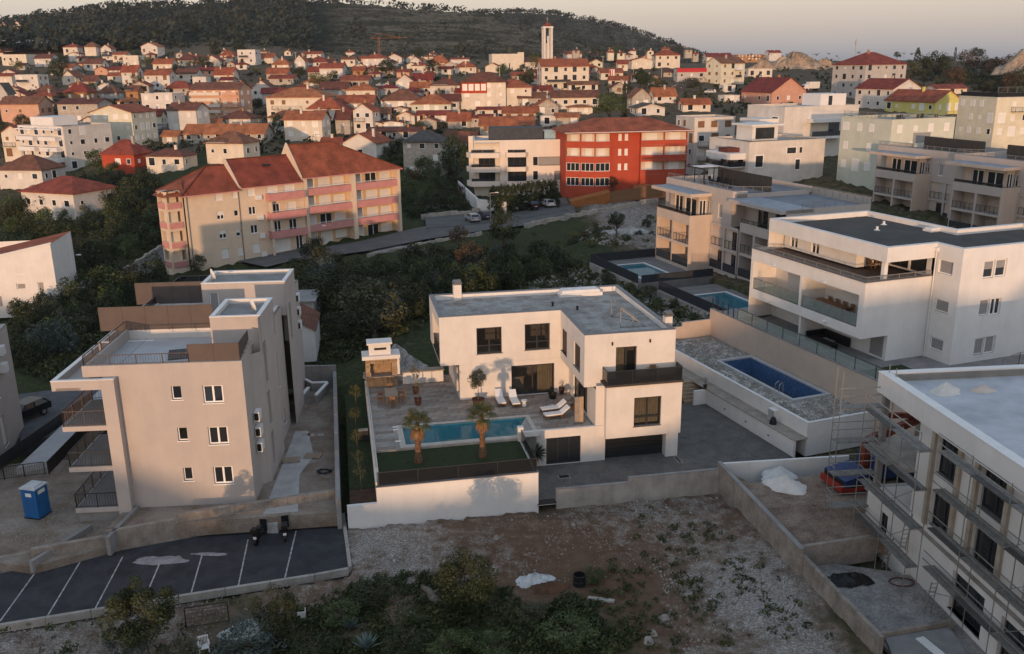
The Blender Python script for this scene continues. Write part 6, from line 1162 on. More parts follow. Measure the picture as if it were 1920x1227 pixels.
# right hand section: four floors of balconies between cream piers
for u in (U2 + .3, 28.4, U3 - .5): MB().box(u, u + .5 + (.3 if u > 28 and u < 29 else 0), -.45, .0, -.8, E2 - .3).obj('pier', OC, ob)
BK = mat('balcony_ochre', (.64, .45, .25), .9, .05)
for i, (u0, u1) in enumerate(((U2 + .8, 28.4), (29.2, U3 - .5))):
    wn = []
    for k in range(4):
        z = .4 + k * 2.95; L = u1 - u0
        wn += [(L * .05, L * .28, z + .1, z + 2.2, 'white-shut', 'shutter_door'), (L * .35, L * .62, z + .1, z + 2.2, 'white-two' if (i + k) % 3 == 1 else 'white-shut', 'balcony_door'), (L * .68, L * .95, z + .7, z + 2.1, 'white-shut')]
    facade(ob, (u0, 1.3), (u1, 1.3), -.8, E2, wn, BK, dep=.06)
    MB().wall((u0, 0), (u0, 1.3), -.8, E2).wall((u1, 1.3), (u1, 0), -.8, E2).obj('side_wall', OC, ob)
    for k in (1, 2, 3):
        z = .4 + k * 2.95; MB().box(u0 - .25, u1 + .2, -.3, 1.29, z - .22, z).box(u0 - .25, u1 + .2, -.32, -.2, z - .3, z + .8).obj('balcony', PINK, ob)
        MB().bar((u0, -.26, z + 1.05), (u1, -.26, z + 1.05), .06).bar((u0, -.26, z + .92), (u1, -.26, z + .92), .03).obj('handrail', METALW, ob)
# middle bay balconies
for k in (1, 2, 3):
    z = .35 + k * 2.95; MB().box(U1 + 4.3, U2 - .1, -1.25, -.03, z - .25, z).box(U1 + 4.3, U2 - .1, -1.27, -1.15, z - .3, z + .85).box(U1 + 4.3, U1 + 4.42, -1.15, -.03, z, z + .85).obj('balcony', PINK, ob); MB().bar((U1 + 4.3, -1.2, z + 1.05), (U2 - .1, -1.2, z + 1.05), .05).obj('handrail', METALW, ob)
MB().box(U1 + 4.3, U1 + 4.6, -1.25, -.95, -.6, 8.7).obj('pier', OC, ob)
# left end with corner balconies
MB().wall((-2.6, 3.4), (-2.6, .5), -.8, E0, [(.35, 2.5, .5 + k * 2.9 + .9, .5 + k * 2.9 + 2.5) for k in range(4)], dep=1.8).wall((-2.6, .5), (0, .5), -.8, E0, [(.3, 2.3, .5 + k * 2.9 + .9, .5 + k * 2.9 + 2.5) for k in range(4)], dep=1.8).wall((0, DD), (-2.6, 3.4), -.8, E0).obj('loggia', OC, ob)
for k in range(4):
    z = .5 + k * 2.9; MB().box(-2.35, -.3, .38, .5, z, z + .85).obj('balcony', PINK, ob); MB().box(-2.72, -2.6, .8, 3.2, z, z + .85).obj('balcony', PINK, ob)
b = MB().q((-3.1, -.1, E0 - .25), (0, -.55, E0 - .24), (1.5, DD / 2, 12.8), (-3.1, 3.9, E0 - .2)).q((-3.1, 3.9, E0 - .2), (1.5, DD / 2, 12.8), (0, DD + .5, E0 - .2)); b.obj('roof', T_RED, ob, uv=True)
for x, y in ((675, 498), (687, 622), (697, 735), (710, 850)): u, z = F.uz(*zo(x, y)); MB().box(u - .45, u + .45, -.42, -.03, z - .35, z + .35).obj('air_conditioner', METALW, ob)
dpp = MB()
for u in (U1 - .15, .35): dpp.tube([(u, -.1, -.5), (u, -.1, E0 - .3)], .06, 6)
stuff(dpp.obj('downpipes', COPING, ob))

# ------------------------------------------------------------ red block and cream block beside it
z7 = zm(760, 220, .29167); RA = at(*z7(1305, 500), 2.5); F = Fr(RA, 8)
rb = thing('apartment_block', 'brick red apartment block with cream loggias and orange hipped roof', 'apartment block', (RA.x, RA.y, 0), F.a)
zt = 15.6; fl = [3.6 + k * 3.0 for k in range(4)]
sw = [(1.9 + i * 1.35, 2.6 + i * 1.35, z + 1.0, z + 2.3, 'white-shut') for i in range(2) for z in fl[1:]]
facade(rb, (0, 0), (6.4, 0), 1.5, zt, sw, REDW, dep=.1)
def gal(a, b_, zs, n, shut, style='white-three'):
    a, b_ = Vector(a), Vector(b_); L = (b_ - a).length; hs = [(i * L / n + .18, (i + 1) * L / n - .12, z + .95, z + 2.65, style if z in shut else 'cream') for z in zs for i in range(n)]
    real = [h for h in hs if h[4] != 'cream']; opn = [h for h in hs if h[4] == 'cream']
    mb = MB().wall(a, b_, 1.5, zt, [h[:4] for h in opn], dep=1.6); mb2 = MB().wall(a, b_, 1.5, zt, [h[:4] for h in hs], dep=.2); mb2.obj('wall', REDW, rb)
    d = (b_ - a).normalized(); nrm = Vector((d.y, -d.x)); rz = math.atan2(d.y, d.x)
    for h in real: q = a + d * h[0]; window(rb, (q.x, q.y, h[2]), rz, h[1] - h[0], h[3] - h[2], h[4], dep=.1, sill=False)
    for z in zs:
        if z in shut: continue
        o = MB().wall(a - nrm * 1.0, b_ - nrm * 1.0, z, z + 2.9); o.obj('loggia_wall', CREAM, rb); MB().prism([tuple(p) for p in (a, b_, b_ - nrm * 1.2, a - nrm * 1.2)], z + .0, z + .05).obj('loggia_floor', CONC, rb)
    for h in opn:
        q, p = a + d * h[0], a + d * h[1]; MB().bar((*q, h[2] + .12), (*p, h[2] + .12), .05).obj('handrail', METALW, rb)
        s_ = farwin('shut')[0]; m = a + d * ((h[0] + h[1]) / 2) - nrm * .97; put(s_, 'shutter_door', rb, (m.x, m.y, h[2] + .55), rz, ((h[1] - h[0]) * .5, 1, 2.1))
gal((6.4, -.9), (16.3, -.9), fl[1:], 2, ()); gal((-3.3, -1.2), (0, -1.2), fl, 1, (fl[0], fl[1])); gal((-8.8, 1.6), (-3.3, -1.2), fl, 2, (fl[0], fl[1]))
MB().wall((0, -1.2), (0, 0), 1.5, zt).wall((6.4, 0), (6.4, -.9), 1.5, zt).wall((16.3, -.9), (16.3, 13), 1.5, zt).wall((16.3, 13), (-8.8, 13), 1.5, zt).wall((-8.8, 13), (-8.8, 1.6), 1.5, zt).obj('wall', REDW, rb)
o = roofmesh(25.7, 14.2, 0, 2.3, 'h', .7); o.v = [(x - 9, y - 1.1, z + zt) for x, y, z in o.v]; ro = o.obj('roof', T_RED, rb, uv=True); MB().box(-9.6, 17.2, -1.75, -1.6, zt - .35, zt - .12).obj('eaves_board', METALW, ro)
b = MB(); b.q((3.5, -6.5, 2.2), (13.5, -6.5, 2.6), (12.5, -1, 4.6), (5, -1, 4.6)); b.obj('porch_roof', T_ORG, rb, uv=True)
cf = thing('timber_fence', 'orange brown timber fence and terracotta wall in front of the red block', 'fence', RA + Vector((0, -8, -.6)), F.a)
for i in range(36): put(MB().box(0, .28, 0, .05, 0, 2.4).mesh('board', WOOD) if i == 0 else bpy.data.meshes['board'], 'board', cf, (-.5 + i * .3, 0, .0 + i * .035))
b = MB(); b.q((-9, -2, -.6), (-.6, -.3, -.3), (-.6, -.3, 2.3), (-9, -2, .9)).q((-9, -2, .9), (-.6, -.3, 2.3), (-.6, 1.6, 2.6), (-9, .4, 1.1)); b.obj('sloping_wall', mat('terracotta_wall', (.32, .12, .035), .9, .1, 1), cf)
CA = at(*z7(610, 490), 2.3); F = Fr(CA, 3)
cb_ = thing('apartment_block', 'cream block with rounded white balconies left of the red apartment block', 'apartment block', (CA.x, CA.y, 0), F.a)
CW2 = mat('ivory_render', (.68, .60, .52), .9, .03, .5); zt = 13.4; xr_ = F.uz(1062, 300)[0]; xl_ = F.uz(880, 300)[0]; fl = [4.6, 7.6, 10.6]
wn = [(xr_ * .5, xr_ * .57, z + .5, z + 2.3, 'dark') for z in fl[:2]] + [(xr_ * .58, xr_ * .95, fl[1] + .5, fl[1] + 2.3, 'dark-shut-grey'), (xr_ * .82, xr_ * .99, fl[0] + .5, fl[0] + 2.3, 'dark-shut-grey')] + [(.12 * xr_, .4 * xr_, z + .3, z + 2.4, 'dark-three', 'balcony_door') for z in fl[:2]]
facade(cb_, (0, 0), (xr_, 0), 1, zt, wn, CW2, dep=.15); wn = [(1, -xl_ - .8, z + .3, z + 2.4, 'dark-three', 'balcony_door') for z in fl[:2]]
facade(cb_, (xl_ + 1, 1.0), (0, 1.0), 1, zt, [(1, 4.5, z + .3, z + 2.4, 'dark-three', 'balcony_door') for z in fl[:2]], CREAM, dep=.1); MB().wall((xl_ + 1, 14), (xl_ + 1, 1), 1, zt).wall((xr_, 0), (xr_, 14), 1, zt).wall((xr_, 14), (xl_, 14), 1, zt).wall((0, 1), (0, 0), 1, zt).obj('wall', CW2, cb_)
for z in fl:
    b = MB().prism([(xl_ - .6, 2.2), (xl_ + .3, -.6), (-1.2, -1.0), (-.05, -1.0), (-.05, .98), (xl_ + 1, .98), (xl_ + 1, 4)], z - .7, z + (.4 if z < 10 else .3)); b.obj('balcony', CW2, cb_)
    MB().prism([(.08 * xr_, -.02), (.1 * xr_, -.8), (.2 * xr_, -1.15), (.38 * xr_, -1.15), (.43 * xr_, -.02)], z - .6, z + .35).obj('balcony', CW2, cb_)
    railing(cb_, [(xl_ + .4, -.5, z + .38), (-1.2, -.9, z + .38)], .6, 2, DARKM, 'glass', panel=SMOKE, name='balustrade'); railing(cb_, [(.12 * xr_, -.75, z + .33), (.2 * xr_, -1.08, z + .33), (.38 * xr_, -1.08, z + .33)], .6, 2, DARKM, 'glass', panel=SMOKE, name='balustrade')
MB().box(xl_ + 1.3, xr_ - .3, .3, 13.7, zt - .6, zt - .4).obj('roof_deck', SLABG, cb_); MB().box(xl_ + 1, xr_, 0, .3, zt, zt + .1).box(xl_ + 1, xl_ + 1.3, .3, 14, zt, zt + .1).obj('parapet', CW2, cb_); MB().box(-2, xr_ * .68, 4.5, 11, zt - .4, zt + 2.3).obj('roof_box', mat('slate_cladding', (.05, .055, .065), .7, .1), cb_); MB().box(xr_ * .7, xr_ - 1, 5, 11, zt - .4, zt + 1.4).obj('roof_pool_screen', mat('pale_blue_glass', (.3, .45, .5), .2), cb_)
gw = thing('garden_wall', 'white garden wall below the cream block beside a small pool', 'wall', at(895, 385, 2), 0); L = lp(gw)
for a, b_ in (((858, 355), (895, 392)), ((895, 392), (948, 398))): wallseg(gw, at(*a, 2), at(*b_, 2), -.5, 3.9, .3, WHITE2)
gp_ = thing('swimming_pool', 'small covered garden pool on dark paving left of the cream block', 'swimming pool', at(835, 384, 1.2), .35); MB().box(-7, 7, -4, 4, -2, .02).obj('paving', mat('dark_garden_paving', (.13, .14, .16), .8, .1), gp_); MB().box(-1.5, 4.5, -1.6, 1.6, .03, .14).obj('coping', WHITE2, gp_); MB().box(-1.2, 4.2, -1.3, 1.3, .141, .15).obj('water', mat('pool_teal', (.03, .12, .16), .15), gp_); MB().box(.2, 3.4, -1, .9, .155, .2).obj('cover', mat('pool_cover', (.5, .52, .5), .6), gp_)
# ------------------------------------------------------------ modern white houses on the right, mid distance
H = house
b_, W_, D_, ze_, F_ = H(1262, 1372, 326, 222, 14, 1.0, 'f', 'w', 'R', '', label='white flat roofed block just right of the red apartment block', name='apartment_block', balc=((1, .1, .5), (2, .1, .5)))
r, W, D, ze, F = H(1322, 1541, 333, 268, 20, .8, 'f', 'w', 'R', '', label='white stepped villa with roof terrace behind the beige loggia block', name='villa', win=[], dist=168)
for (a, b, c, d, z0, z1, nm) in ((-3.2, 3.5, 1.0, 9, ze - 3.0, ze - 1.9, 'terrace_parapet'), (-3.2, .0, .9, 9, ze * .28, ze * .30, 'balcony_slab'), (2.5, 8, 3, 8, ze, ze + 2.6, 'roof_room'), (2.0, 9, 2.5, 9, ze + 2.6, ze + 2.9, 'roof_slab')): pbox(r, nm, a, b, c, d, z0, z1, WHITE2)
pbox(r, 'roof_window', 3.2, 7.2, 2.96, 3.0, ze + .3, ze + 2.3, GLASS); pbox(r, 'roof_furniture', -2.5, 0, 3, 6, ze - 1.9, ze - 1.1, mat('rust_cushion', (.12, .035, .025), .8))
for t_, z, w, h in ((2.2, .45, 1.6, 2.1), (9, .72, 2.0, 1.1), (11, .72, .6, 1.1), (10.5, .3, 1.0, 1.9)):
    if t_ < W: addwin(r, t_, -.01, ze * z, 0, w, h, 'dark', False)
for t_ in (2.5, 5.5, 8): addwin(r, -.01, t_, ze * .45, -math.pi / 2, 1.9, 2.0, 'dark', False)
railing(r, [(0.2, .1, ze), (W - .1, .1, ze)], .5, 2, STEEL, 'wires'); railing(r, [(-3.1, 9, ze * .30), (-3.1, 1, ze * .30), (2, .95, ze * .30)], .9, 1.6, DARKM, 'glass', panel=SMOKE)
r, W, D, ze, F = H(1392, 1598, 312, 202, 20, .7, 'f', 'w', 'R', '', label='large white cubic villa with dark balcony glass, standing behind the stepped villa', name='villa', win=[], dist=196)
pbox(r, 'stair_tower', W * .55, W * .9, 2, 8, ze, ze + 2.4, WHITE2); pbox(r, 'stair_door', W * .66, W * .71, 1.95, 2.0, ze + .1, ze + 2.0, GLASS); pbox(r, 'canopy', -4.5, -.02, 2, 9, ze - 3.1, ze - 2.3, WHITE2); pbox(r, 'canopy', W * .3, W * .75, -2.2, -.02, ze - 3.1, ze - 2.4, WHITE2); pbox(r, 'balcony', W * .3, W * .75, -2.0, -.02, ze - 6.4, ze - 5.9, WHITE2); pbox(r, 'loggia_wall', W * .3, W * .6, -.04, -.02, ze - 5.8, ze - 3.2, CREAM); pbox(r, 'balcony_door', W * .6, W * .75, -.05, -.02, ze - 5.8, ze - 3.3, GLASS); railing(r, [(W * .31, -1.9, ze - 5.9), (W * .74, -1.9, ze - 5.9)], 1.0, 1.6, DARKM, 'glass', panel=SMOKE)
for k in (.2, .5, .75): addwin(r, W * .9, -.01, ze * k, 0, 1.1, 2.1, 'dark', False); addwin(r, -.01, 3, ze * k, -math.pi / 2, 2, 2.0, 'dark', False)
r, W, D, ze, F = H(1568, 1772, 338, 226, 22, .85, 'f', 'n', 'R', '', label='pale green flat roofed block with furnished roof terrace, beside the white cubic villa', name='apartment_block', wsh='shut', dist=165)
railing(r, [(.2, D - .3, ze + .12), (.2, .2, ze + .12), (W - .3, .2, ze + .12)], .95, 1.8, STEEL, 'wires')
pbox(r, 'loggia', W * .35, W * .62, -.06, -.02, ze - 4.6, ze - 2.2, GREYSH); pbox(r, 'loggia_parapet', W * .3, W * .66, -1.2, -.9, ze - 4.8, ze - 3.9, WM['n'])
for k in range(7):
    c = thing('roof_chair', 'dark chair on the pale green block roof terrace', 'chair', F.W(W * (.2 + .1 * k), 1.5 + (k % 3), r.location.z + ze - .35), k, 'chairs on the pale green roof'); MB().box(-.3, .3, -.3, .3, .4, .48).obj('seat', BLACK, c); MB().box(-.3, .3, .25, .3, .48, 1.0).obj('backrest', BLACK, c); MB().box(-.3, -.24, -.3, .3, 0, .4).box(.24, .3, -.3, .3, 0, .4).obj('legs', BLACK, c)
r, W, D, ze, F = H(1792, 1960, 262, 184, 12, .8, 'f', 'y', 'R', '', label='pale yellow flat roofed house with black balcony at the right edge', name='house', wsh='shut', dist=225, balc=((2, .25, .6),))
railing(r, [(.2, D - .3, ze + .12), (.2, .2, ze + .12), (W - .3, .2, ze + .12)], .9, 1.8, DARKM, 'panel', panel=BLACK); railing(r, [(.3, .4, ze), (W - 1, .4, ze), (W - 1, 5, ze)], 2.2, 2.5, STEEL, 'wires', name='pergola_frame')
H(1558, 1690, 186, 120, 25, .8, 'h', 'g', 'R', '', yr=98, label='tall grey beige block with red hipped roof on the right skyline', name='apartment_block', balc=((1, .02, .3), (2, .02, .3)), bal_m=WM['g'])
H(1604, 1720, 206, 166, 25, 1.25, 'gv', 'w', 'R', 'below the tall hipped grey block', yr=147, balc=((1, .05, .9),))
H(1662, 1797, 216, 190, 25, 1.7, 'gv', 'l', 'R', 'beside the pale green block', yr=168)
H(1735, 1807, 178, 166, 5, .7, 'gu', 'c', 'R', 'behind the lemon yellow house', yr=158)
H(1388, 1508, 200, 172, 22, 1.2, 'gv', 'k', 'R', 'above the white cubic villa', yr=145)
H(1322, 1394, 160, 118, 30, .7, 'gu', 'y', 'B', 'with balconies, by the red roofed shop', yr=107, balc=((1, .55, .8), (2, .55, .8)))
H(1393, 1446, 146, 130, 5, .6, 'f', 'c', 'R', 'low building below the spoil heaps')
H(1316, 1372, 117, 107, 5, .6, 'gu', 'c', 'R', 'peeking above the pale yellow house')
H(1372, 1432, 114, 103, 5, .6, 'f', 'o', 'R', 'unfinished brick shell left of the spoil heap')
H(1434, 1464, 107, 99, 10, .8, 'gu', 'w', 'R', 'behind the top of the spoil heap')
H(1280, 1325, 208, 196, 5, .7, 'gu', 'c', 'R', 'low house left of the salmon house')
H(1346, 1386, 194, 180, 15, .8, 'f', 'w', 'R', 'small annexe left of the salmon house')
H(1348, 1378, 173, 161, 10, .9, 'f', 'w', 'R', 'tiny hut above the white annexe')
# ------------------------------------------------------------ the old town, house by house
TOWN = '''0 112 348 316 -8 .8 h w B 290|arcaded, at the left edge below the balconied block
52 214 322 238 62 1.25 f w R -|rounded white balconies
176 290 270 210 -12 .9 gv y R 195|tall block right of the balconied white block
10 70 300 248 -10 .9 gv c R 233|with corner balconies, left of the balconied white block
4 92 226 194 -6 .6 gu p B 180|with two front gables, above the balconied white block
112 206 232 194 -5 .7 gu s B 184|long balconied house left of the yellow gable block
194 282 322 286 -14 .8 h r R 261|with white balcony, right of the balconied white block
276 366 318 291 -10 .7 h c B 278|low house touching the red walled house
389 485 304 266 -13 .8 h c B 246|with brown shutters, above the long cream apartment house
345 506 266 251 -4 .35 gu s O 232|long low row behind the brown shuttered house
372 422 247 236 -6 .7 gu c O 222|small roof behind the long low row
414 489 240 221 -10 .8 h w B 207|below the peach apartment block
318 392 252 205 -15 .7 gu w B 192|big blank white wall left of the peach block foot
270 346 226 176 -10 .7 f w R -|modern stepped house left of the peach block
362 470 222 167 -12 .5 gu p B 154|five storey apartment block rising over the left town
470 521 184 166 -6 .6 gv w B 150|with three dormer gables, right of the peach block
502 632 228 182 -5 .7 h c O 164|broad school like building right of the peach block
520 590 218 206 -8 .7 gu c R 188|in front of the broad hipped building
535 620 262 223 -10 .6 gu c O 208|pair of houses with balcony above the cream apartment house
578 652 230 202 -6 .7 h w R 183|right of the broad hipped building
305 346 270 254 -10 .9 gu s O 244|little stone hut by the bare tree
60 119 188 173 -5 .7 h g B 160|above the peach twin gabled house
122 179 192 171 -8 .7 h o R 157|brick red pillared house near the left edge
185 229 185 172 -6 .7 h g B 160|right of the ochre pillared house
238 271 194 169 -10 .9 gu o B 160|narrow house left of the modern stepped house
118 156 159 144 -12 .9 gv c B 132|beside dark trees in the upper left town
157 191 164 151 -8 .8 gu s B 141|just right of the house by the dark trees
0 28 204 172 -10 1 gv g G 155|dark gable at the left edge
273 330 168 140 -6 .6 gu w R 131|wide blank wall in the middle left town
230 269 160 134 -6 .8 gu w R 122|left of the wide blank white wall
288 333 136 119 -6 .7 gu c R 110|above the wide blank white wall
332 379 154 137 -6 .7 gu c B 128|with dark windows, above the peach block roof
362 395 162 145 -6 .8 f w R -|small cube just above the peach block roof
402 447 154 139 -8 .7 gu c R 126|with long balcony, above the peach block right end
312 365 178 164 -6 .6 h s O 152|low house left of the peach block roof
232 271 126 105 -8 .8 f c R -|balconied block in the upper left town
266 307 105 87 -12 .7 gv w O 80|bright house under the dark wooded hill
120 154 105 88 -6 .7 h c R 83|upper left, below the wooded hill
160 189 105 87 -8 .8 h c B 79|upper left, next to the landmark white house row
190 216 104 91 -8 .8 gv w R 84|small gable in the top row of houses
66 109 124 109 -8 .8 gu w B 101|upper left near the tree clump
130 157 114 101 -8 .8 gv w R 98|third row from the top left
0 34 96 76 -8 .7 f w R -|white terrace at the very top left
37 88 93 76 -8 .5 f w R -|long white terrace at the top left
5 63 122 103 -8 .6 f c R -|wide low block at the upper left edge
32 87 168 141 -8 .7 f w R -|white balconied house left of the tree clump
0 34 163 142 -8 .8 gu c R 137|left edge beside the white balconied house
158 201 132 119 -6 .7 gu w B 110|under the top row, left part
212 246 117 102 -6 .8 gu c R 97|left of the balconied cream block
333 373 124 112 -6 .7 h c B 102|upper middle left, above dark gardens
384 421 124 113 -6 .8 gv c R 104|upper middle left, gable next to hipped red roof
412 446 112 103 -6 .8 h c R 95|top row hipped roof left of the white brick house
447 489 122 94 -6 .8 f w R -|white and brick house in the top row
473 521 119 108 -6 .7 gu c R 100|top row long red roof
510 548 131 120 -6 .7 h c O 110|two orange roofs stepping down, upper middle
553 579 129 114 -10 .9 gv w R 103|white gable facing the camera, upper middle
577 621 127 116 -6 .7 h w R 107|right of the white gable, upper middle
500 547 149 137 -6 .6 gu s R 127|old long house left of the round tree
578 613 148 134 -6 .8 gu w R 125|right of the round tree
612 642 144 131 -6 .9 f c R -|white balconies right of the round tree
567 608 110 101 -6 .6 gu w R 96|top row above the white gable
681 732 130 109 -4 .7 h w R 101|with terraces, below the tower crane
726 758 120 108 -4 .9 gv w R 101|beside the white terraced house below the crane
769 793 124 114 -4 .9 gv w R 106|small gable left of the church, top row
771 824 139 125 -2 .6 f c R -|long low house left of the church
803 845 127 117 -2 .7 h c O 104|bright orange hip left of the church
845 882 127 111 -2 .8 gu w R 108|with roof dormers left of the church
853 895 138 125 -2 .8 h c R 115|just below the dormered house by the church
600 651 148 127 -5 .7 gu w R 118|white balconied house left of the big garden trees
640 671 125 111 -5 .8 gu c B 106|top row left of the white terraced house
662 688 145 131 -5 .9 gu o R 124|brick extension by the big garden trees
742 779 168 153 2 .9 gv w R 139|white gable below the big garden tree
775 813 161 150 0 .7 gu c R 137|behind the white gable, deep red roof
770 811 178 163 0 .7 gu c O 153|low orange roof under the deep red one
807 867 186 159 -2 .8 h w B 146|with corner balcony, left of the red storeyed house
866 952 204 153 -2 .7 h c B 135|red painted upper storey at front, town centre
927 999 200 163 -3 .8 h c O 148|three storeys, right of the red storeyed house
855 911 204 173 -2 .5 gu w R 165|white row of windows below the red storeyed house
1006 1104 170 124 8 .55 gu c R 110|big gabled block with dormers below the bell tower
1063 1121 172 158 4 .4 gu c B 152|arched veranda in front of the big gabled block
1028 1123 204 182 4 .5 gu c B 169|long two storey house below the arched veranda
1174 1219 206 181 12 .9 gv s B 165|old stone gable right of the big pine
1216 1267 194 179 8 .8 gu w O 164|white house right of the old stone gable
1271 1331 210 197 5 .6 gu c R 184|low house left of the white annexes
1180 1246 218 206 10 .9 gv w G 193|pale gable behind the red block roof
1062 1111 216 206 4 .7 h c O 196|low orange roof left of the big pine
998 1047 220 199 8 .9 gv s O 184|stone gable with porch left of the big pine
970 1023 200 183 2 .7 gu s B 173|plain stone house below the three storey cream one
943 1009 228 211 -2 .6 gu w R 199|deep red roof with skylight, middle of the old town
895 944 220 212 -2 .7 gu c R 200|left of the skylight roof
900 1002 250 236 -2 .4 gu s O 218|row of three orange roofs above the cream balcony block
715 801 210 187 -4 .8 h w B 167|white with two white dormers, old town centre
772 853 214 194 -3 .8 h n O 177|pale green walls in the old town centre
826 864 210 188 -3 .8 gu g B 176|grey side wall next to the pale green house
600 661 188 166 -5 .7 gu s B 153|dark roofed house in the middle left old town
650 712 192 168 -5 .7 h c O 157|right of the dark roofed middle left house
632 709 210 191 -6 .5 gu s O 178|long orange roof ending in a white gable
600 663 226 205 -5 .7 h w R 191|white walls behind the tall white gable house
664 713 248 207 -14 .9 gv w R 193|tall narrow white gable in the left old town
630 665 250 221 -12 .8 gu s B 206|rubble stone house hugging the tall white gable
590 619 246 226 -10 .9 gu s B 207|stone house with terraces by a cypress
703 736 226 213 -4 .8 gu g B 201|small grey house right of the tall white gable
732 771 218 208 -4 .8 gv s B 199|brown cross gable in the old town
744 783 232 220 -4 .9 gv c O 208|cream gable with orange roof in the old town
782 846 230 218 -3 .5 gu w R 207|long white wall under a red roof, old town
840 884 240 227 -3 .7 gu s O 210|stone house right of the long white wall
785 823 242 230 -3 .9 gv s O 219|low gable in front of the long white wall
677 726 246 232 -8 .8 gv c B 225|in front of the tall white gable house
713 763 245 231 -4 .8 gv w B 226|white gable right of the dark gable
690 798 262 248 -4 .4 gu s B 238|long brown roof above the white veranda house
645 734 306 267 -14 1.1 gv w R 247|with veranda windows, left of the old stone house
758 842 330 264 -6 .8 h s G 244|tall old stone house with grey roof and cypress trees
838 897 282 264 -4 .6 gu s B 246|brown roof right of the old stone house
603 646 284 271 -6 .7 gu c O 257|little orange shed left of the veranda house
1012 1064 236 219 2 .5 f w R -|white flat sheds above the cream block
1177 1223 130 113 5 .8 gv c R 108|cream gable left of the square hipped block
1221 1274 128 103 5 .7 h c R 94|square cream block on the skyline right of the church
1155 1177 133 119 5 .9 gu c R 112|narrow house on the skyline slope
1262 1322 155 130 5 .5 f g R -|supermarket with red fascia beside the road
1142 1175 176 163 5 .9 gv s B 154|stone hut beside the red price totem
1055 1091 121 101 4 .8 gu w R 96|behind the bell tower, right
1092 1130 118 104 4 .8 gu w R 98|white house on the slope right of the tower
46 205 402 356 -22 .8 h w R 330|with enclosed porch, standing alone among scrub
505 560 158 148 -6 .7 gu s R 140|hidden among trees, upper middle
640 700 168 150 -5 .7 gu s O 141|between dark gardens above the old town
530 575 205 190 -6 .8 gu w R 181|small white house right of the broad hipped building
880 930 236 224 -2 .7 gu s R 214|stone house behind the row of orange roofs
420 470 205 190 -8 .8 gu w O 180|white house at the peach block foot
95 150 140 128 -6 .8 gu w R 120|white house in the upper left rows
205 250 145 131 -6 .8 gu c R 124|cream house in the upper left rows
1120 1168 150 136 5 .8 gu c O 128|cream house right of the big gabled block
1040 1085 235 222 4 .7 gu s O 211|orange roof beside the white flat sheds'''
for ln in TOWN.strip().split('\n'):
    q, wh = ln.split('|'); xl, xr, yb, ye, yaw, ra, ro, wc, rc, yr = q.split()
    bl = () if float(ye) < 0 else (((1, .1, .6),) if HR.random() < .35 and float(yb) - float(ye) > 24 else ())
    if 'rounded white' in wh: bl = ()
    H(float(xl), float(xr), float(yb), float(ye), float(yaw), float(ra), ro, wc, rc, wh, yr=None if yr == '-' else float(yr), balc=bl)
bk = HOUSES[-1]
for (r, W, D, ze) in HOUSES:
    if 'rounded white' in r['label']:
        r['label'] = 'white four storey block with rounded balconies on its left side, left town'; r.name = 'apartment_block'; r['category'] = 'apartment block'
        for k in (1, 2, 3, 4):
            for v in (.06, .55): pbox(r, 'balcony', -1.8, -.02, D * v, D * (v + .38), k * ze / 4.2 - .3, k * ze / 4.2 + (.7 if k < 4 else 0), WHITE2)
        pbox(r, 'roof_room', W * .1, W * .6, D * .3, D * .8, ze, ze + 2.2, WHITE2)
    if 'supermarket' in r['label']: r['label'] = 'grey flat roofed supermarket with red fascia beside the road'; pbox(r, 'fascia', -.2, W + .2, -.3, -.02, ze - 1.2, ze + .3, mat('shop_red', (.45, .02, .03), .5)); r.name = 'supermarket'; r['category'] = 'shop'
    if 'red painted upper' in r['label']:
        pbox(r, 'upper_storey', -.06, W * .58, -.06, D * .4, ze * .56, ze - .02, REDW)
        for k in range(4): addwin(r, W * (.08 + .14 * k), -.07, ze * .78, 0, 1.3, 1.8, 'shut', False)
    if 'five storey' in r['label']:
        r.name = 'apartment_block'; r['category'] = 'apartment block'; r['label'] = 'peach five storey apartment block with brown roof rising over the left town'
        for k in (1, 2, 3, 4): pbox(r, 'balcony', W * .0, W * .62, -1.0, -.02, k * ze / 5 - .2, k * ze / 5 + .8, WM['c']); pbox(r, 'balcony', W * .68, W * .98, -.9, -.02, k * ze / 5 - .2, k * ze / 5 + .8, WM['p'])
# houses too far to tell apart
fr_ = random.Random(21)
for i in range(140):
    if i < 16: px, d, py = 60 + fr_.random() * 150, 1120, 33 + fr_.random() * 8; py = lin(SKY1, px) + fr_.uniform(5, 14)
    elif i < 30: px, d, py = fr_.uniform(1060, 1310), fr_.uniform(560, 640), fr_.uniform(98, 112)
    elif i < 36: px, d, py = fr_.uniform(-5, 45), 900, fr_.uniform(22, 38); py = lin(SKY1, px) + fr_.uniform(4, 10)
    else:
        for _ in range(40):
            px, d, py = fr_.uniform(-10, 1250), 0, 104 + 145 * fr_.random() ** 1.15
            if px > 1000 and py > 165: continue
            q_ = gr(px + 14, py)
            if all((q_.xy - (h_[0].location.xy + Vector((h_[1] / 2, h_[2] / 2)))).length > (h_[1] + 9) * .62 for h_ in HOUSES): break
        else: continue
    wpx = fr_.uniform(.85, 1.3) * (14 + (py - 100) * .28) if i >= 36 else fr_.uniform(9, 17)
    g = 'houses on the far ridge' if d > 800 else 'small houses wedged in the old town'
    H(px, px + wpx, py, py - wpx * fr_.uniform(.3, .42), fr_.uniform(-12, 12), .8, fr_.choice(('gu', 'h', 'gv')), fr_.choice('wcwscygps'), fr_.choice('RRRBBOG'), '', dist=d or None, group=g, label='tiny pale house with tiled roof on the far wooded ridge' if d > 800 else 'small plain tiled house wedged between the houses of the old town')
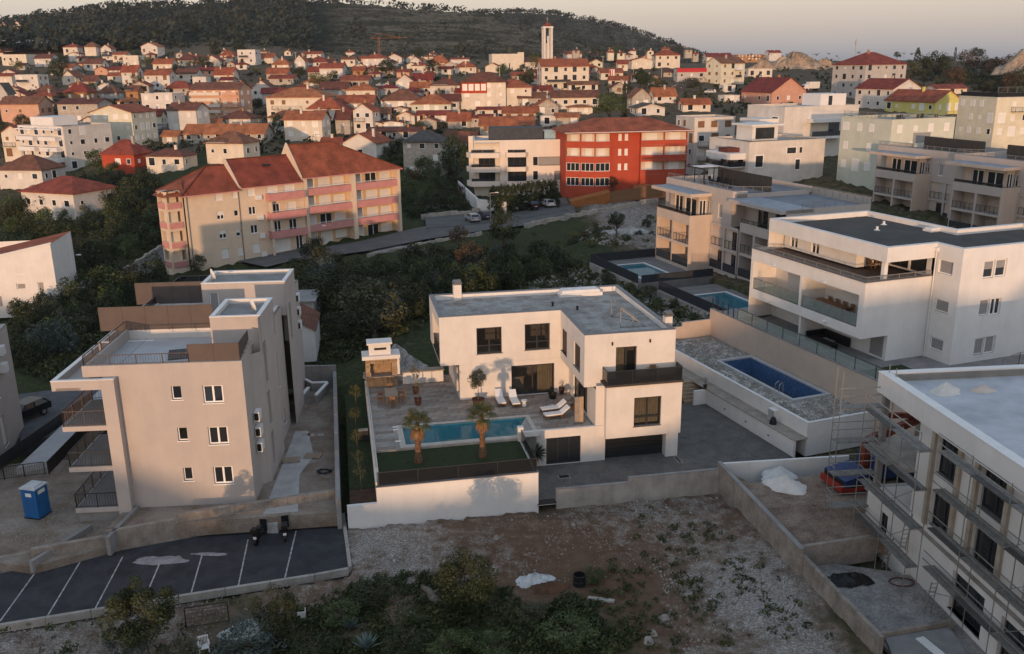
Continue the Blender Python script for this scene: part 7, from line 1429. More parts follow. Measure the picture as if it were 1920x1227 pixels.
# ------------------------------------------------------------ church, tower, totem, crane, heaps
cp = atd(975, 142, 470); ch = thing('church', 'cream modern church with brown roof, square front block and flanking wings', 'church', Vector((cp.x, cp.y, cp.z - 2)), R(6)); s = 470 / FOC * 1.0
CC = WM['c']; 
MB().box(-14, -1, 0, 18, -2, 12.5).obj('front_hall', CC, ch); MB().box(-12.5, -12, -.1, 0, 1, 8).box(-5.5, -5, -.1, 0, 1, 8).obj('tall_window', GLASS, ch); MB().box(2, 24, 4, 18, -2, 8.5).obj('nave', CC, ch); MB().q((-1, -.5, 12), (2.5, -.5, 8.6), (2.5, 18, 8.6), (-1, 18, 12)).q((2, 3.5, 8.4), (24.5, 3.5, 8.4), (24.5, 18.5, 11), (2, 18.5, 11)).q((-13, 4, 10.5), (-8, -.4, 9), (-8, 18, 12.7), (-13, 18, 12.7)).obj('roof', T_BRN, ch, uv=True)
MB().box(-1, 2, -.4, 2, -2, 13.2).obj('corner_tower', CC, ch); MB().box(7, 16, 2, 4, -2, 6).obj('wing', CC, ch)
for u in (8, 10.5, 13): addwin(ch, u, 1.98, 2.5, 0, 1.4, 2.2, 'dark', False)
tp = atd(1026, 128, 480); bt = thing('bell_tower', 'slender white bell tower with red pyramid spire above the church', 'bell tower', tp, R(10)); zz = lambda y: (atd(1026, y, 480).z - tp.z)
hw = 1.85; zt_ = zz(53)
for sx in (-1, 1):
    for sy in (-1, 1): MB().box(sx * hw - .55, sx * hw + .55, sy * hw - .55, sy * hw + .55, -3, zt_).obj('corner_pier', WM['w'], bt)
MB().box(-1.4, 1.4, -1.4, 1.4, -3, zt_ * .62).obj('shaft', mat('tower_shaft_panel', (.5, .47, .43), .9), bt); MB().box(-.35, .35, -hw - .3, -1.41, -3, zt_ * .8).box(-hw - .3, -1.41, -.35, .35, -3, zt_ * .8).obj('rib', WHITE2, bt); MB().box(-2.6, 2.6, -2.6, 2.6, zt_, zt_ + .7).obj('cornice', WHITE2, bt)  # shaft panel a tone darker than the corner piers
MB().lathe([(.5, 0), (.8, .3), (.7, 1.1), (.3, 1.5), (.05, 1.6)], 10, (0, 0, zt_ * .7)).obj('bell', COPING, bt); o = MB().q((-2.3, -2.3, zt_ + .7), (2.3, -2.3, zt_ + .7), (0, 0, zz(41))).q((2.3, -2.3, zt_ + .7), (2.3, 2.3, zt_ + .7), (0, 0, zz(41))).q((2.3, 2.3, zt_ + .7), (-2.3, 2.3, zt_ + .7), (0, 0, zz(41))).q((-2.3, 2.3, zt_ + .7), (-2.3, -2.3, zt_ + .7), (0, 0, zz(41))).obj('spire', T_RED, bt, uv=True); MB().bar((0, 0, zz(41)), (0, 0, zz(32)), .18).bar((-.6, 0, zz(35)), (.6, 0, zz(35)), .15).obj('cross', STEEL, bt)
q = gr(1147, 160); tt_ = thing('price_totem', 'white sign totem with red stripes standing by the town road', 'sign', q, .1); MB().box(-1.0, 1.0, -.25, .25, 0, 6).obj('panel', WHITE2, tt_); MB().box(-1.0, -.4, -.27, -.251, .5, 5.8).box(.0, .3, -.27, -.251, .5, 5.8).obj('stripes', mat('shop_red', (.45, .02, .03)), tt_)
q = gr(712, 116); tc_ = thing('tower_crane', 'orange tower crane above the white terraced house on the hillside', 'crane', q, .15); b = MB()
for k in range(9): b.bar((-.5, -.5, k * 1.6), (.5, -.5, k * 1.6 + 1.6), .08)
for x in (-.5, .5): b.bar((x, -.5, 0), (x, -.5, 15), .18)
b.bar((-5, -.5, 14), (18, -.5, 14.4), .16).bar((-5, -.5, 14), (0, -.5, 17), .12).bar((0, -.5, 17), (14, -.5, 14.3), .12); b.obj('lattice', mat('crane_orange', (.35, .12, .03), .6), tc_)
RUB = mat('pale_spoil', (.40, .30, .21), .95, .15, .15, 1.0, 1.2, col2=(.26, .185, .125), fine=.35)
for (px, py, d, rx, ry, h, l, sd) in ((1490, 136, 520, 24, 12, 10.5, 'large pale spoil heap on the right skyline, left of the tall grey block', 12), (1432, 136, 500, 13, 8, 6.5, 'lower spoil heap on the left shoulder of the large one', 13), (1545, 134, 540, 15, 8, 6.5, 'spoil heap just left of the tall grey block', 17), (1938, 130, 450, 17, 12, 11.5, 'steep pale quarry mound cut by the right edge', 14), (1708, 140, 520, 16, 8, 4.5, 'low sandy bank right of the tall grey block', 15), (1640, 134, 600, 20, 8, 4, 'low sandy bank behind the tall grey block', 16)):
    p = atd(px, py, d); p.z -= 2; heap('spoil_heap', l, p, rx, ry, h + 2, RUB, 'heap', sd, 44, .3)
for (px, py, d, rx, ry, h, l, sd) in ((745, 668, 0, 2.6, 2.4, 2.6, 'grey heap of rubble behind the barbecue fireplace', 18), (1180, 432, 0, 5, 1.6, .9, 'white limestone rubble strewn along the bare plot by the beige block', 19)):
    p = at(px, py + 22, 2.6) if d == 0 and px < 900 else at(px, py, 2.4); p.z -= .3; heap('rubble_heap', l, p, rx, ry, h, PLOT, 'heap', sd, 30, .2)
# ------------------------------------------------------------ foliage
VR = random.Random(4)
L_DK = leafmat('dark_evergreen_leaf', (.008, .013, .006), (.021, .031, .012), (.05, .06, .023)); L_OL = leafmat('olive_leaf', (.017, .021, .010), (.042, .046, .022), (.085, .085, .045))
L_BR = leafmat('autumn_leaf', (.02, .013, .008), (.05, .030, .015), (.09, .056, .027)); L_GR = leafmat('fresh_leaf', (.014, .024, .008), (.04, .06, .018), (.085, .105, .04)); L_BL = leafmat('grey_green_leaf', (.025, .034, .030), (.055, .07, .06), (.09, .11, .09)); L_YE = leafmat('yellow_green_leaf', (.03, .03, .01), (.08, .075, .022), (.13, .12, .04))
BARK = mat('grey_bark', (.13, .105, .08), .95, .15, 4, .6, 12)
def rv(): 
    while True:
        v = Vector((VR.uniform(-1, 1), VR.uniform(-1, 1), VR.uniform(-1, 1)))
        if .05 < v.length < 1: return v
def crownmesh(name, m, n, clumps, leaf, shape='round', cr=.34, low=-.6):
    b = MB(); cs = []
    while len(cs) < clumps:
        v = rv(); v = v.normalized() * VR.uniform(.45, .8)
        if shape == 'cone': z = VR.random(); r_ = (1 - z) * .55 + .06; a = VR.random() * 6.283; v = Vector((r_ * math.cos(a), r_ * math.sin(a), z * 2 - 1))
        if shape == 'column': a = VR.random() * 6.283; z = VR.uniform(-1, 1); r_ = .3 * (1 - max(0, z) ** 2 * .9); v = Vector((r_ * math.cos(a), r_ * math.sin(a), z))
        if v.z < low and shape == 'round': continue
        cs.append((v, cr * VR.uniform(.6, 1.25)))
    for i in range(n):
        c, q = VR.choice(cs); d = rv().normalized() * q * VR.uniform(.55, 1.0) ** .5; p = c + d; o = (d.normalized() + rv() * .9).normalized(); a = o.orthogonal().normalized(); a.rotate(__import__('mathutils').Quaternion(o, VR.random() * 6.28)); e = o.cross(a); s = leaf * VR.uniform(.6, 1.3)
        b.q(p - a * s, p + e * s * .45, p + a * s, p - e * s * .45)
    return b.mesh(name, m)
def trunkmesh(h, r, forks=4, spread=.5, name='trunk'):
    b = MB().tube([(0, 0, -.3), (.03, .02, h * .3), (-.02, .05, h * .6), (.04, 0, h)], [r, r * .8, r * .6, r * .35], 7)
    for i in range(forks):
        a = 6.283 * i / forks + VR.random(); z = h * VR.uniform(.4, .75); b.tube([(0, 0, z), (math.cos(a) * spread * .5, math.sin(a) * spread * .5, z + h * .25), (math.cos(a) * spread, math.sin(a) * spread, z + h * .42)], [r * .5, r * .3, r * .12], 5)
    return b.mesh(name, BARK, smooth=True)
CR = {k: [crownmesh('crown', m, n, c, lf, sh, cr, lo) for _ in range(q)] for k, m, n, c, lf, sh, cr, lo, q in (
    ('dark', L_DK, 2600, 42, .062, 'round', .32, -.5, 3), ('olive', L_OL, 2300, 34, .06, 'round', .30, -.5, 3), ('brown', L_BR, 1700, 30, .06, 'round', .30, -.5, 2), ('fresh', L_GR, 2200, 34, .064, 'round', .31, -.5, 2), ('blue', L_BL, 2000, 30, .055, 'round', .3, -.5, 1), ('yellow', L_YE, 1700, 28, .06, 'round', .3, -.5, 1),
    ('cypress', L_DK, 1500, 46, .07, 'column', .18, -1, 1), ('pine', L_DK, 1800, 40, .075, 'cone', .24, -1, 1))}
TRK = trunkmesh(1, .07, 4, .45)
# a bare tree: trunk and fine twigs
bt_ = MB(); bt_.tube([(0, 0, -.1), (.02, 0, .3), (0, .03, .55)], [.04, .032, .024], 6)
def twig(p, d, l, r_, k):
    q = p + d * l; bt_.tube([p, q], [r_, r_ * .55], 4)
    if k: 
        for _ in range(3): twig(q, (d + rv() * .75 + Vector((0, 0, .15))).normalized(), l * .72, r_ * .55, k - 1)
for _ in range(5): twig(Vector((0, .02, .45 + VR.random() * .1)), (rv() * .7 + Vector((0, 0, .8))).normalized(), .2, .018, 3)
BARE = bt_.mesh('branches', mat('bare_bark', (.15, .12, .09), .95, .1))
def plant(name, label, cat, p, w, h, kind, group=None, trunk=0.0):
    """tree (trunk part) or shrub of width w and height h standing at p"""
    p = Vector(p); m = VR.choice(CR[kind]) if kind != 'bare' else BARE
    if kind == 'bare': o = put(m, name, None, p, VR.random() * 6, (w, w, h)); return tag(o, label, cat, group)
    if trunk > 0 or name == 'tree':
        r = thing(name, label, cat, p, VR.random() * 6.28, group); put(TRK, 'trunk', r, sc=(h * .7, h * .7, h * (trunk + .25))); ch = h * (1 - trunk); put(m, 'crown', r, (0, 0, h * trunk + ch * .5), sc=(w / 2, w / 2, ch / 2 * 1.05)); return r
    o = put(m, name, None, p + Vector((0, 0, h * .36)), VR.random() * 6.28, (w / 2, w / 2 * VR.uniform(.85, 1.1), h * .62)); return tag(o, label, cat, group)
def pxplant(name, label, cat, px, py, wpx, hpx, kind, group=None, trunk=0.0, z=None):
    p = gr(px, py) if z is None else at(px, py, z); dep = (p - Vector((0, 0, CH))).dot(_fw); return plant(name, label, cat, p, wpx * dep / FOC, hpx * dep / FOC / .94, kind, group, trunk)
# thicket behind the villa and slopes round the cream house
TL = 'dark evergreen shrub in the dense thicket between the villa and the cream apartment house'; TG = 'shrubs of the thicket'
POLY = [[(540, 530), (610, 515), (700, 512), (800, 500), (905, 492), (1040, 490), (1060, 500), (960, 545), (850, 575), (790, 600), (640, 640), (600, 620), (540, 540)]]
def scatter(poly, n, wr, kinds, name, label, cat, group, hr=(.6, 1.0), dmin=.55, trunk=0.0):
    xs, ys = [p[0] for p in poly], [p[1] for p in poly]; pts = []; t_ = 0
    while len(pts) < n and t_ < n * 60:
        t_ += 1; x, y = VR.uniform(min(xs), max(xs)), VR.uniform(min(ys), max(ys))
        if not inpoly(x, y, poly): continue
        w = VR.uniform(*wr)
        if any(abs(x - a) < dmin * w and abs(y - b) < dmin * w * .5 for a, b in pts): continue
        pts.append((x, y))
    for x, y in sorted(pts, key=lambda q: q[1]):
        w = VR.uniform(*wr); pxplant(name, label, cat, x, y, w, w * VR.uniform(*hr), VR.choice(kinds), group, trunk)
scatter(POLY[0], 105, (38, 78), ['dark', 'dark', 'olive', 'dark', 'fresh', 'dark', 'blue'], 'shrub', TL, 'shrub', TG)
scatter([(0, 395), (140, 380), (215, 330), (300, 350), (305, 470), (200, 500), (120, 520), (100, 450), (0, 440)], 62, (30, 62), ['dark', 'dark', 'fresh', 'olive', 'dark', 'dark'], 'shrub', 'dark shrub on the overgrown slope left of the cream apartment house', 'shrub', 'shrubs of the left slope')
scatter([(50, 600), (120, 570), (250, 545), (300, 540), (240, 600), (170, 640), (90, 690), (40, 700)], 34, (45, 85), ['dark', 'olive', 'dark', 'blue', 'fresh'], 'shrub', 'olive green shrub in the dip behind the left apartment blocks', 'shrub', 'shrubs behind the left blocks', (.8, 1.1))
scatter([(750, 330), (860, 330), (870, 400), (800, 400), (760, 420)], 22, (28, 50), ['dark', 'fresh', 'brown', 'dark'], 'shrub', 'garden shrub between the cream apartment house and the small paved pool', 'shrub', 'shrubs by the small paved pool')
scatter([(600, 300), (760, 290), (790, 330), (745, 320), (640, 300)], 14, (26, 44), ['dark', 'fresh'], 'shrub', 'dark shrub behind the red roof of the cream apartment house', 'shrub', 'shrubs behind the cream apartment house')
scatter([(1690, 150), (1800, 120), (1925, 128), (1925, 185), (1800, 168)], 30, (30, 60), ['dark', 'dark', 'brown', 'olive'], 'shrub', 'scrub bush on the dark slope under the right quarry mound', 'shrub', 'scrub on the right hilltop', (.5, .8))
scatter([(980, 440), (1230, 400), (1240, 455), (1070, 470)], 26, (10, 26), ['olive', 'fresh', 'brown', 'yellow'], 'shrub', 'low weed bush on the bare plot beside the beige block', 'shrub', 'weeds on the bare plot', (.4, .7))
scatter([(960, 545), (1060, 490), (1330, 600), (1290, 610), (1180, 560)], 24, (14, 36), ['olive', 'fresh', 'dark'], 'shrub', 'low bush on the stony strip behind the villa by the navy fence', 'shrub', 'bushes on the stony strip', (.5, .8))
# trees that stand out
for (x, y, w, h, k, l, tr) in ((705, 640, 150, 118, 'olive', 'broad round olive tree behind the barbecue fireplace', .1), (640, 600, 110, 90, 'dark', 'dark holm oak left of the broad round olive tree', .1), (945, 462, 66, 66, 'dark', 'round dark green tree by the road below the parked cars', .05), (1155, 448, 38, 50, 'dark', 'lone small tree on the bare plot left of the beige block', .4), (1143, 232, 70, 55, 'fresh', 'big round pine tree in front of the red block roof', .2), (1170, 225, 26, 62, 'cypress', 'dark cypress beside the big round pine', .05), (855, 340, 68, 82, 'dark', 'large dark tree left of the cream block', .08), (820, 200, 0, 0, 'dark', '', 0),
                             (183, 330, 46, 48, 'fresh', 'leafy tree in front of the balconied white block', .1), (628, 262, 18, 26, 'cypress', 'small cypress beside the little orange shed', .05), (521, 252, 26, 36, 'fresh', 'green tree left of the pair of balconied cream houses', .1), (775, 318, 12, 52, 'cypress', 'slim cypress at the old stone house corner', .02), (788, 320, 10, 44, 'cypress', 'second slim cypress, ivy grey, by the old stone house', .02),
                             (563, 150, 30, 24, 'dark', 'round dark tree amid the upper town houses', .15), (110, 150, 46, 38, 'dark', 'dark tree clump in the upper left town', .1), (725, 145, 34, 32, 'dark', 'dark tree below the white terraced house with crane', .15), (600, 165, 50, 30, 'yellow', 'yellowing trees above the broad hipped building', .1), (985, 165, 38, 28, 'dark', 'dark tree in front of the church', .15), (1213, 166, 34, 28, 'dark', 'dark tree near the price totem', .15), (1300, 172, 50, 26, 'olive', 'olive trees below the pale yellow house', .1), (240, 100, 24, 20, 'dark', 'tree by the bright landmark house', .1),
                             (1720, 111, 18, 18, 'pine', 'small dark pine on the right skyline', .1), (1682, 110, 16, 12, 'dark', 'low tree right of the tall grey block roof', .1), (1790, 112, 12, 20, 'cypress', 'thin cypress on the right skyline', .05), (1830, 112, 34, 22, 'dark', 'wide dark tree left of the quarry mound', .1), (590, 498, 60, 52, 'dark', 'dark tree below the cream house driveway', .1), (372, 515, 40, 36, 'olive', 'olive shrub tree at the foot of the cream apartment house', .1), (880, 520, 70, 66, 'brown', 'rust brown tree behind the villa roof', .1), (860, 470, 50, 46, 'brown', 'small rust brown tree above the villa', .1), (110, 600, 60, 46, 'dark', 'dark tree in front of the white red roofed house', .1), (40, 600, 50, 40, 'dark', 'dark tree at the left edge below the white house', .1), (250, 540, 60, 50, 'brown', 'brownish olive tree behind the roof terraces', .1)):
    if w: pxplant('tree', l, 'tree', x, y, w, h, k, None, tr)
for (x, y, w, h, l) in ((322, 250, 46, 46, 'bare winter tree beside the blank white wall'), (803, 322, 44, 52, 'bare tree before the old stone house'), (545, 190, 30, 26, 'bare pale tree by the three gabled white house')): pxplant('bare_tree', l, 'tree', x, y, w, h, 'bare')
TP = []
for i in range(150):
    x, y = VR.uniform(-5, 1330), VR.uniform(104, 262); w = VR.uniform(14, 34)
    if x > 1040 and y > 200: continue
    p = gr(x, y)
    if any((p.xy - h_[0].location.xy).length < h_[1] * .85 for h_ in HOUSES): continue
    TP.append((x, y, w))
for x, y, w in TP: pxplant('tree', 'dark garden tree squeezed between the old town houses', 'tree', x, y, w, w * VR.uniform(.7, 1.1), VR.choice(['dark', 'dark', 'fresh', 'olive', 'yellow']), 'garden trees of the town', .12)
hd_ = thing('hedge', 'row of dark clipped conifers in front of the cream block', 'hedge', at(990, 395, 2), 0)
for i in range(13): x = 925 + i * 9.5; p = at(x, 397 - i * 1.3, 2.2) - hd_.location; put(CR['cypress'][0], 'conifer', hd_, (p.x, p.y, p.z + 2.0), i, (2.6, 2.6, 2.3 + VR.random() * .5))
pxplant('tree', 'dense dark conifer between cream and red blocks', 'tree', 1038, 392, 34, 46, 'pine', None, .05); pxplant('tree', 'small palm like tree before the red block corner', 'tree', 1148, 372, 24, 40, 'brown', None, .5)
# stuff: forest on the hills, garden greenery in the town, weeds and stones on the lot
def clumps(name, pts, m, leaf, k, kind=None):
    b = MB()
    for p, r_ in pts:
        for _ in range(k):
            d = rv(); q = p + Vector((d.x * r_, d.y * r_, (d.z * .5 + .45) * r_ * 1.2)); o = rv().normalized(); a = o.orthogonal().normalized(); e = o.cross(a); s = leaf * r_ * VR.uniform(.6, 1.3); b.q(q - a * s, q + e * s * .7, q + a * s, q - e * s * .7)
    return stuff(put(b.mesh(name, m), name))
fp1 = []
for i in range(2600):
    v = Vector(VR.choice(H1V)); px = 960 + 1690 * (v.x / max(v.y, 1)) / 1.04
    if px > 620 and VR.random() < .86: continue
    fp1.append((v + Vector((VR.uniform(-6, 6), VR.uniform(-6, 6), -1)), VR.choice((3, 4, 5, 6, 9)) * VR.uniform(.8, 1.2)))
clumps('forest', fp1, leafmat('hill_forest_leaf', (.009, .013, .010), (.018, .024, .016), (.028, .033, .021), .02), .2, 34)
fp2 = [(Vector(VR.choice(H2V)), VR.uniform(3, 7)) for i in range(700)]; ridge = []
for s_, d in ((SKY1, 1150), (SKY2, 1600)):
    for i in range(230):
        px = VR.uniform(s_[0][0] + 260 if d < 1200 else 830, s_[-1][0] - 40)
        if d < 1200 and px > 640 and VR.random() < .6: continue
        p = atd(px, lin(s_, px), d); p.z -= 1; ridge.append((p, VR.uniform(3.5, 8)))
clumps('forest', fp2 + ridge, leafmat('hill_forest_leaf', (0, 0, 0), (0, 0, 0)), .22, 26)
gp = []
for i in range(2300):
    x, y = VR.uniform(-20, 1930), VR.uniform(100, 300)
    if x > 1040 and y > 215: continue
    if x > 1500 and y > 170: continue
    p = gr(x, y)
    if any((p.xy - h_[0].location.xy).length < h_[1] * .6 for h_ in HOUSES[:60] if abs(p.y - h_[0].location.y) < 20): pass
    gp.append((p - Vector((0, 0, .3)), VR.uniform(.7, 2.0)))
clumps('garden_greenery', gp, leafmat('garden_leaf', (.012, .018, .008), (.03, .04, .016), (.07, .07, .03), .1), .42, 12)
ug = []
for poly, n in ((POLY[0], 1300), ([(540, 530), (800, 500), (1040, 492), (960, 540), (600, 700), (560, 640)], 700), ([(0, 390), (300, 350), (310, 480), (0, 560)], 1000), ([(40, 700), (300, 540), (250, 640), (120, 720)], 500), ([(960, 545), (1060, 490), (1330, 600), (1290, 610)], 200)):
    k = 0
    while k < n:
        x, y = VR.uniform(0, 1330), VR.uniform(340, 720)
        if inpoly(x, y, poly): ug.append((gr(x, y), VR.uniform(.3, .8))); k += 1
clumps('undergrowth', ug, leafmat('undergrowth_leaf', (.014, .020, .008), (.036, .046, .016), (.08, .085, .03), .3), .30, 16)
wd = []
for poly, n in (([(380, 1230), (560, 1140), (700, 1085), (800, 1075), (960, 1110), (1020, 1150), (1000, 1240)], 1500), ([(990, 1170), (1060, 1115), (1130, 1130), (1200, 1200), (1130, 1240), (980, 1240)], 700), ([(1200, 950), (1400, 1000), (1560, 1200), (1230, 1230), (1100, 1120)], 260), ([(0, 1180), (330, 1140), (360, 1235), (0, 1235)], 40)):
    k = 0
    while k < n:
        x, y = VR.uniform(0, 1600), VR.uniform(940, 1240)
        if inpoly(x, y, poly) and math.sin(x * .05 - y * .04) + math.sin(y * .05 + x * .03) > VR.uniform(-2.2, 1.0): wd.append((at(x, y, 0), VR.uniform(.12, .34))); k += 1
clumps('weeds', wd, leafmat('weed_leaf', (.014, .022, .008), (.038, .050, .016), (.085, .095, .035), .8), .30, 22)
sb = MB()
def stone_at(p, s):
    n = len(sb.v); q = VR.random() * 3
    for i in range(4): a = q + i * 1.571; e = s * VR.uniform(.7, 1.3); sb.v.append((p.x + math.cos(a) * e, p.y + math.sin(a) * e, p.z - .03))
    for i in range(3): a = q + .5 + i * 2.09; e = s * VR.uniform(.3, .6); sb.v.append((p.x + math.cos(a) * e, p.y + math.sin(a) * e, p.z + s * VR.uniform(.5, .9)))
    sb.f += [(n + 4, n + 5, n + 6), (n, n + 1, n + 4), (n + 1, n + 5, n + 4), (n + 1, n + 2, n + 5), (n + 2, n + 6, n + 5), (n + 2, n + 3, n + 6), (n + 3, n + 4, n + 6), (n + 3, n, n + 4)]
for poly, n, s0, s1 in (([(1180, 940), (1345, 930), (1640, 1235), (1260, 1235), (1240, 1080)], 3200, .02, .085), ([(1350, 1050), (1400, 1060), (1440, 1110), (1400, 1120), (1340, 1070)], 300, .05, .16), ([(650, 1020), (1000, 960), (1180, 940), (1240, 1080), (900, 1100), (670, 1060)], 900, .02, .065), ([(0, 1185), (640, 1075), (900, 1100), (560, 1235), (0, 1235)], 1100, .02, .06), ([(0, 1000), (60, 1055), (220, 1010), (240, 960), (100, 900)], 900, .03, .07)):
    k = 0
    while k < n:
        x, y = VR.uniform(0, 1660), VR.uniform(900, 1240)
        if inpoly(x, y, poly) and math.sin(x * .045 + y * .03) + math.sin(y * .07 - x * .023) + math.sin(x * .011 - y * .017) > VR.uniform(-2.2, 1.6): stone_at(at(x, y, 0.55 if y < 1056 and x < 240 else 0.02), VR.uniform(s0, s1) * (1.8 if VR.random() < .04 else 1)); k += 1
stuff(put(sb.mesh('gravel_stones', mat('limestone', (.33, .30, .26), .95, .12, 3, .4, 10, col2=(.2, .175, .15))), 'gravel_stones')); sb = MB()
rp_ = [p for p in ((NU0, 1), )]
k = 0
while k < 2600:
    u, v = VR.uniform(1.5, 8.2), VR.uniform(-11.5, 10.5)
    if NU0 - .4 < u < NU1 + .35 and NV0 - .4 < v < NV1 + .4: continue
    stone_at(NF.W(u, v, 2.62), VR.uniform(.04, .13)); k += 1
k = 0
while k < 1500:
    x, y = VR.uniform(960, 1330), VR.uniform(400, 610)
    if inpoly(x, y, [(960, 540), (1060, 492), (1330, 590), (1290, 615)]) or inpoly(x, y, [(1080, 460), (1100, 430), (1230, 385), (1235, 460)]): stone_at(gr(x, y), VR.uniform(.08, .35)); k += 1
stuff(put(sb.mesh('rubble_stones', MATS['limestone']), 'rubble_stones'))
# ------------------------------------------------------------ foreground plants
def nearbush(name, label, px, py, w, h, m, n, leaf, stems=True, shape='round', low=-.7, cl=60, cr=.26, trunk=0.0):
    p = at(px, py, 0); dep = (p - Vector((0, 0, CH))).dot(_fw); W_, H_ = w * dep / FOC, h * dep / FOC
    r = thing(name, label, name, p); c = crownmesh('crown', m, n, cl, leaf, shape, cr, low); put(c, 'crown', r, (0, 0, H_ * (trunk + (1 - trunk) * .5)), VR.random() * 6, (W_ / 2, W_ / 2, H_ * (1 - trunk) * .55)); put(trunkmesh(H_ * .7, .06, 6, W_ * .28), 'trunk', r); return r
nearbush('bush', 'large rounded olive green bush beside the white rubble in the foreground', 872, 1150, 138, 128, leafmat('bush_leaf', (.010, .016, .006), (.025, .034, .011), (.052, .058, .022)), 11000, .034)
nearbush('tree', 'scraggly small pine tree leaning over the parking kerb, lower left', 278, 1224, 160, 150, MATS['bush_leaf'], 11000, .034, cl=44, cr=.24, trunk=.15); nearbush('tree', 'young pine with ragged crown beside the pale tarpaulin, lower left', 524, 1210, 105, 122, MATS['bush_leaf'], 6500, .036, cl=30, cr=.26, trunk=.1)
for (x, y, w, h, m, l) in ((470, 1235, 150, 78, L_BL, 'grey green bush in front of the pale tarpaulin'), (590, 1240, 110, 60, L_DK, 'dark low bush between agaves and young pine'), (760, 1230, 120, 62, L_DK, 'dark bush left of the bottom centre'), (840, 1240, 110, 70, L_GR, 'green bush under the large olive bush'), (1060, 1215, 140, 62, L_GR, 'low leafy patch of weeds near the plank'), (930, 1235, 100, 52, L_GR, 'low bush at the bottom centre'), (700, 1130, 110, 48, L_DK, 'dark shrub left of the fallen log'), (640, 1170, 90, 46, L_GR, 'green shrub above the agaves'), (1000, 1160, 70, 30, L_OL, 'small weed bush below the soil mound'), (1110, 1090, 60, 26, L_GR, 'small weed bush by the black barrel'), (240, 1235, 100, 60, L_BL, 'grey shrub at the foot of the scraggly pine'), (340, 1240, 90, 50, L_OL, 'olive shrub by the white plastic chair')): nearbush('bush', l, x, y, w, h, m, 2600, .05, cl=34)
for (x, y, w, h, l) in ((740, 1200, 70, 62, 'leafless twiggy bush above the dark bush, bottom'), (455, 1190, 60, 40, 'dry twiggy shrub by the tarpaulin')): pxplant('bare_bush', l, 'bush', x, y, w, h, 'bare', z=0)
AG_ = leafmat('agave_leaf', (.06, .09, .085), (.10, .14, .13), (.15, .19, .17))
for (x, y, s, l) in ((657, 1180, .75, 'smaller blue agave higher on the weedy bank'), (688, 1218, 1.0, 'larger blue agave at the bottom edge')):
    b = MB()
    for i in range(22):
        a = i * 2.4; t_ = .35 + .55 * (i / 22); d = Vector((math.cos(a) * math.cos(t_ * 1.5), math.sin(a) * math.cos(t_ * 1.5), math.sin(t_ * 1.5))); e = Vector((-math.sin(a), math.cos(a), 0)) * .07 * s; p1, p2 = d * s * .55, d * s * 1.0 + Vector((0, 0, -.06)); b.q(-e * .7, e * .7, p1 + e, p2, p1 - e)
    tag(put(b.mesh('agave', AG_), 'agave', None, at(x, y, .1)), l, 'agave')
# ------------------------------------------------------------ foreground things
heap('rubble_heap', 'white broken plaster heap beside the large foreground bush', at(1000, 1090, 0), 1.25, .7, .5, mat('white_rubble', (.62, .62, .60), .95, .1, 3, .8, 8, col2=(.4, .4, .38)), 'heap', 31, 18, .45); heap('soil_mound', 'reddish brown soil mound in front of the white plaster heap', at(1030, 1105, 0), 1.2, .7, .5, mat('red_earth', (.13, .065, .035), .95, .15, 2, .8, 8), 'mound', 32, 18, .3)
brl = thing('barrel', 'black open barrel standing in weeds right of the plaster heap', 'barrel', at(1086, 1098, 0)); MB().lathe([(.36, 0), (.38, .1), (.36, .12), (.36, .62), (.38, .64), (.38, .72), (.33, .72), (.33, .3)], 16).obj('shell', BLACK, brl); MB().lathe([(.37, .3), (.395, .33), (.37, .36)], 16).obj('hoop', BLACK, brl)
plk = tag(put(MB().box(-.75, .75, -.16, .16, 0, .09).box(-.7, .72, -.15, -.05, .09, .12).mesh('plank', mat('bleached_plank', (.38, .35, .30), .9, .15, 3)), 'plank', None, at(1127, 1126, .03), -.25), 'thick bleached plank lying on the ground below the black barrel', 'plank')
lg = tag(put(MB().tube([(-.9, 0, .3), (-.3, .05, .32), (.3, -.05, .2), (.9, 0, .1)], [.12, .2, .26, .2], 9).tube([(0, 0, .25), (.3, .4, .6)], [.1, .04], 6).mesh('log', mat('dead_wood', (.20, .165, .13), .95, .2, 4, .8, 10), smooth=True), 'log', None, at(808, 1122, 0), -.9), 'grey weathered log lying left of the large foreground bush', 'log')
wc_ = thing('plastic_chair', 'white plastic garden chair at the bottom edge by the scraggly pine', 'chair', at(384, 1226, 0), .4)
MB().box(-.24, .24, -.22, .22, .4, .44).obj('seat', WHITE2, wc_)
for i in range(7): MB().bar((-.2 + i * .067, .22, .44), (-.24 + i * .08, .3, .86), .03).obj('slat', WHITE2, wc_)
MB().bar((-.26, .3, .86), (.26, .3, .86), .05).bar((-.26, .2, .66), (-.26, -.2, .64), .05).bar((.26, .2, .66), (.26, -.2, .64), .05).obj('armrest', WHITE2, wc_)
for x in (-.22, .22):
    for y in (-.2, .2): MB().bar((x, y, .4), (x * 1.1, y * 1.15, 0), .04).obj('leg', WHITE2, wc_)
heap('tarpaulin', 'pale tarpaulin covering a heap behind the grey green bush', at(470, 1188, .1), 1.5, .8, .9, mat('pale_tarpaulin', (.42, .44, .42), .7, .1, 2, .4, 5), 'tarpaulin', 41, 18, .3); fpst = thing('wire_fence', 'thin dark fence posts and wire behind the scraggly pine', 'fence', at(350, 1180, 0)); railing(fpst, [(0, 0, 0), tuple(at(430, 1168, 0) - fpst.location)], 1.3, 2, DARKM, 'wires')
ws_ = thing('white_crate', 'white slatted crate by the young pine', 'crate', at(566, 1160, 0), .2); ws_.scale = (.7, .7, .7)
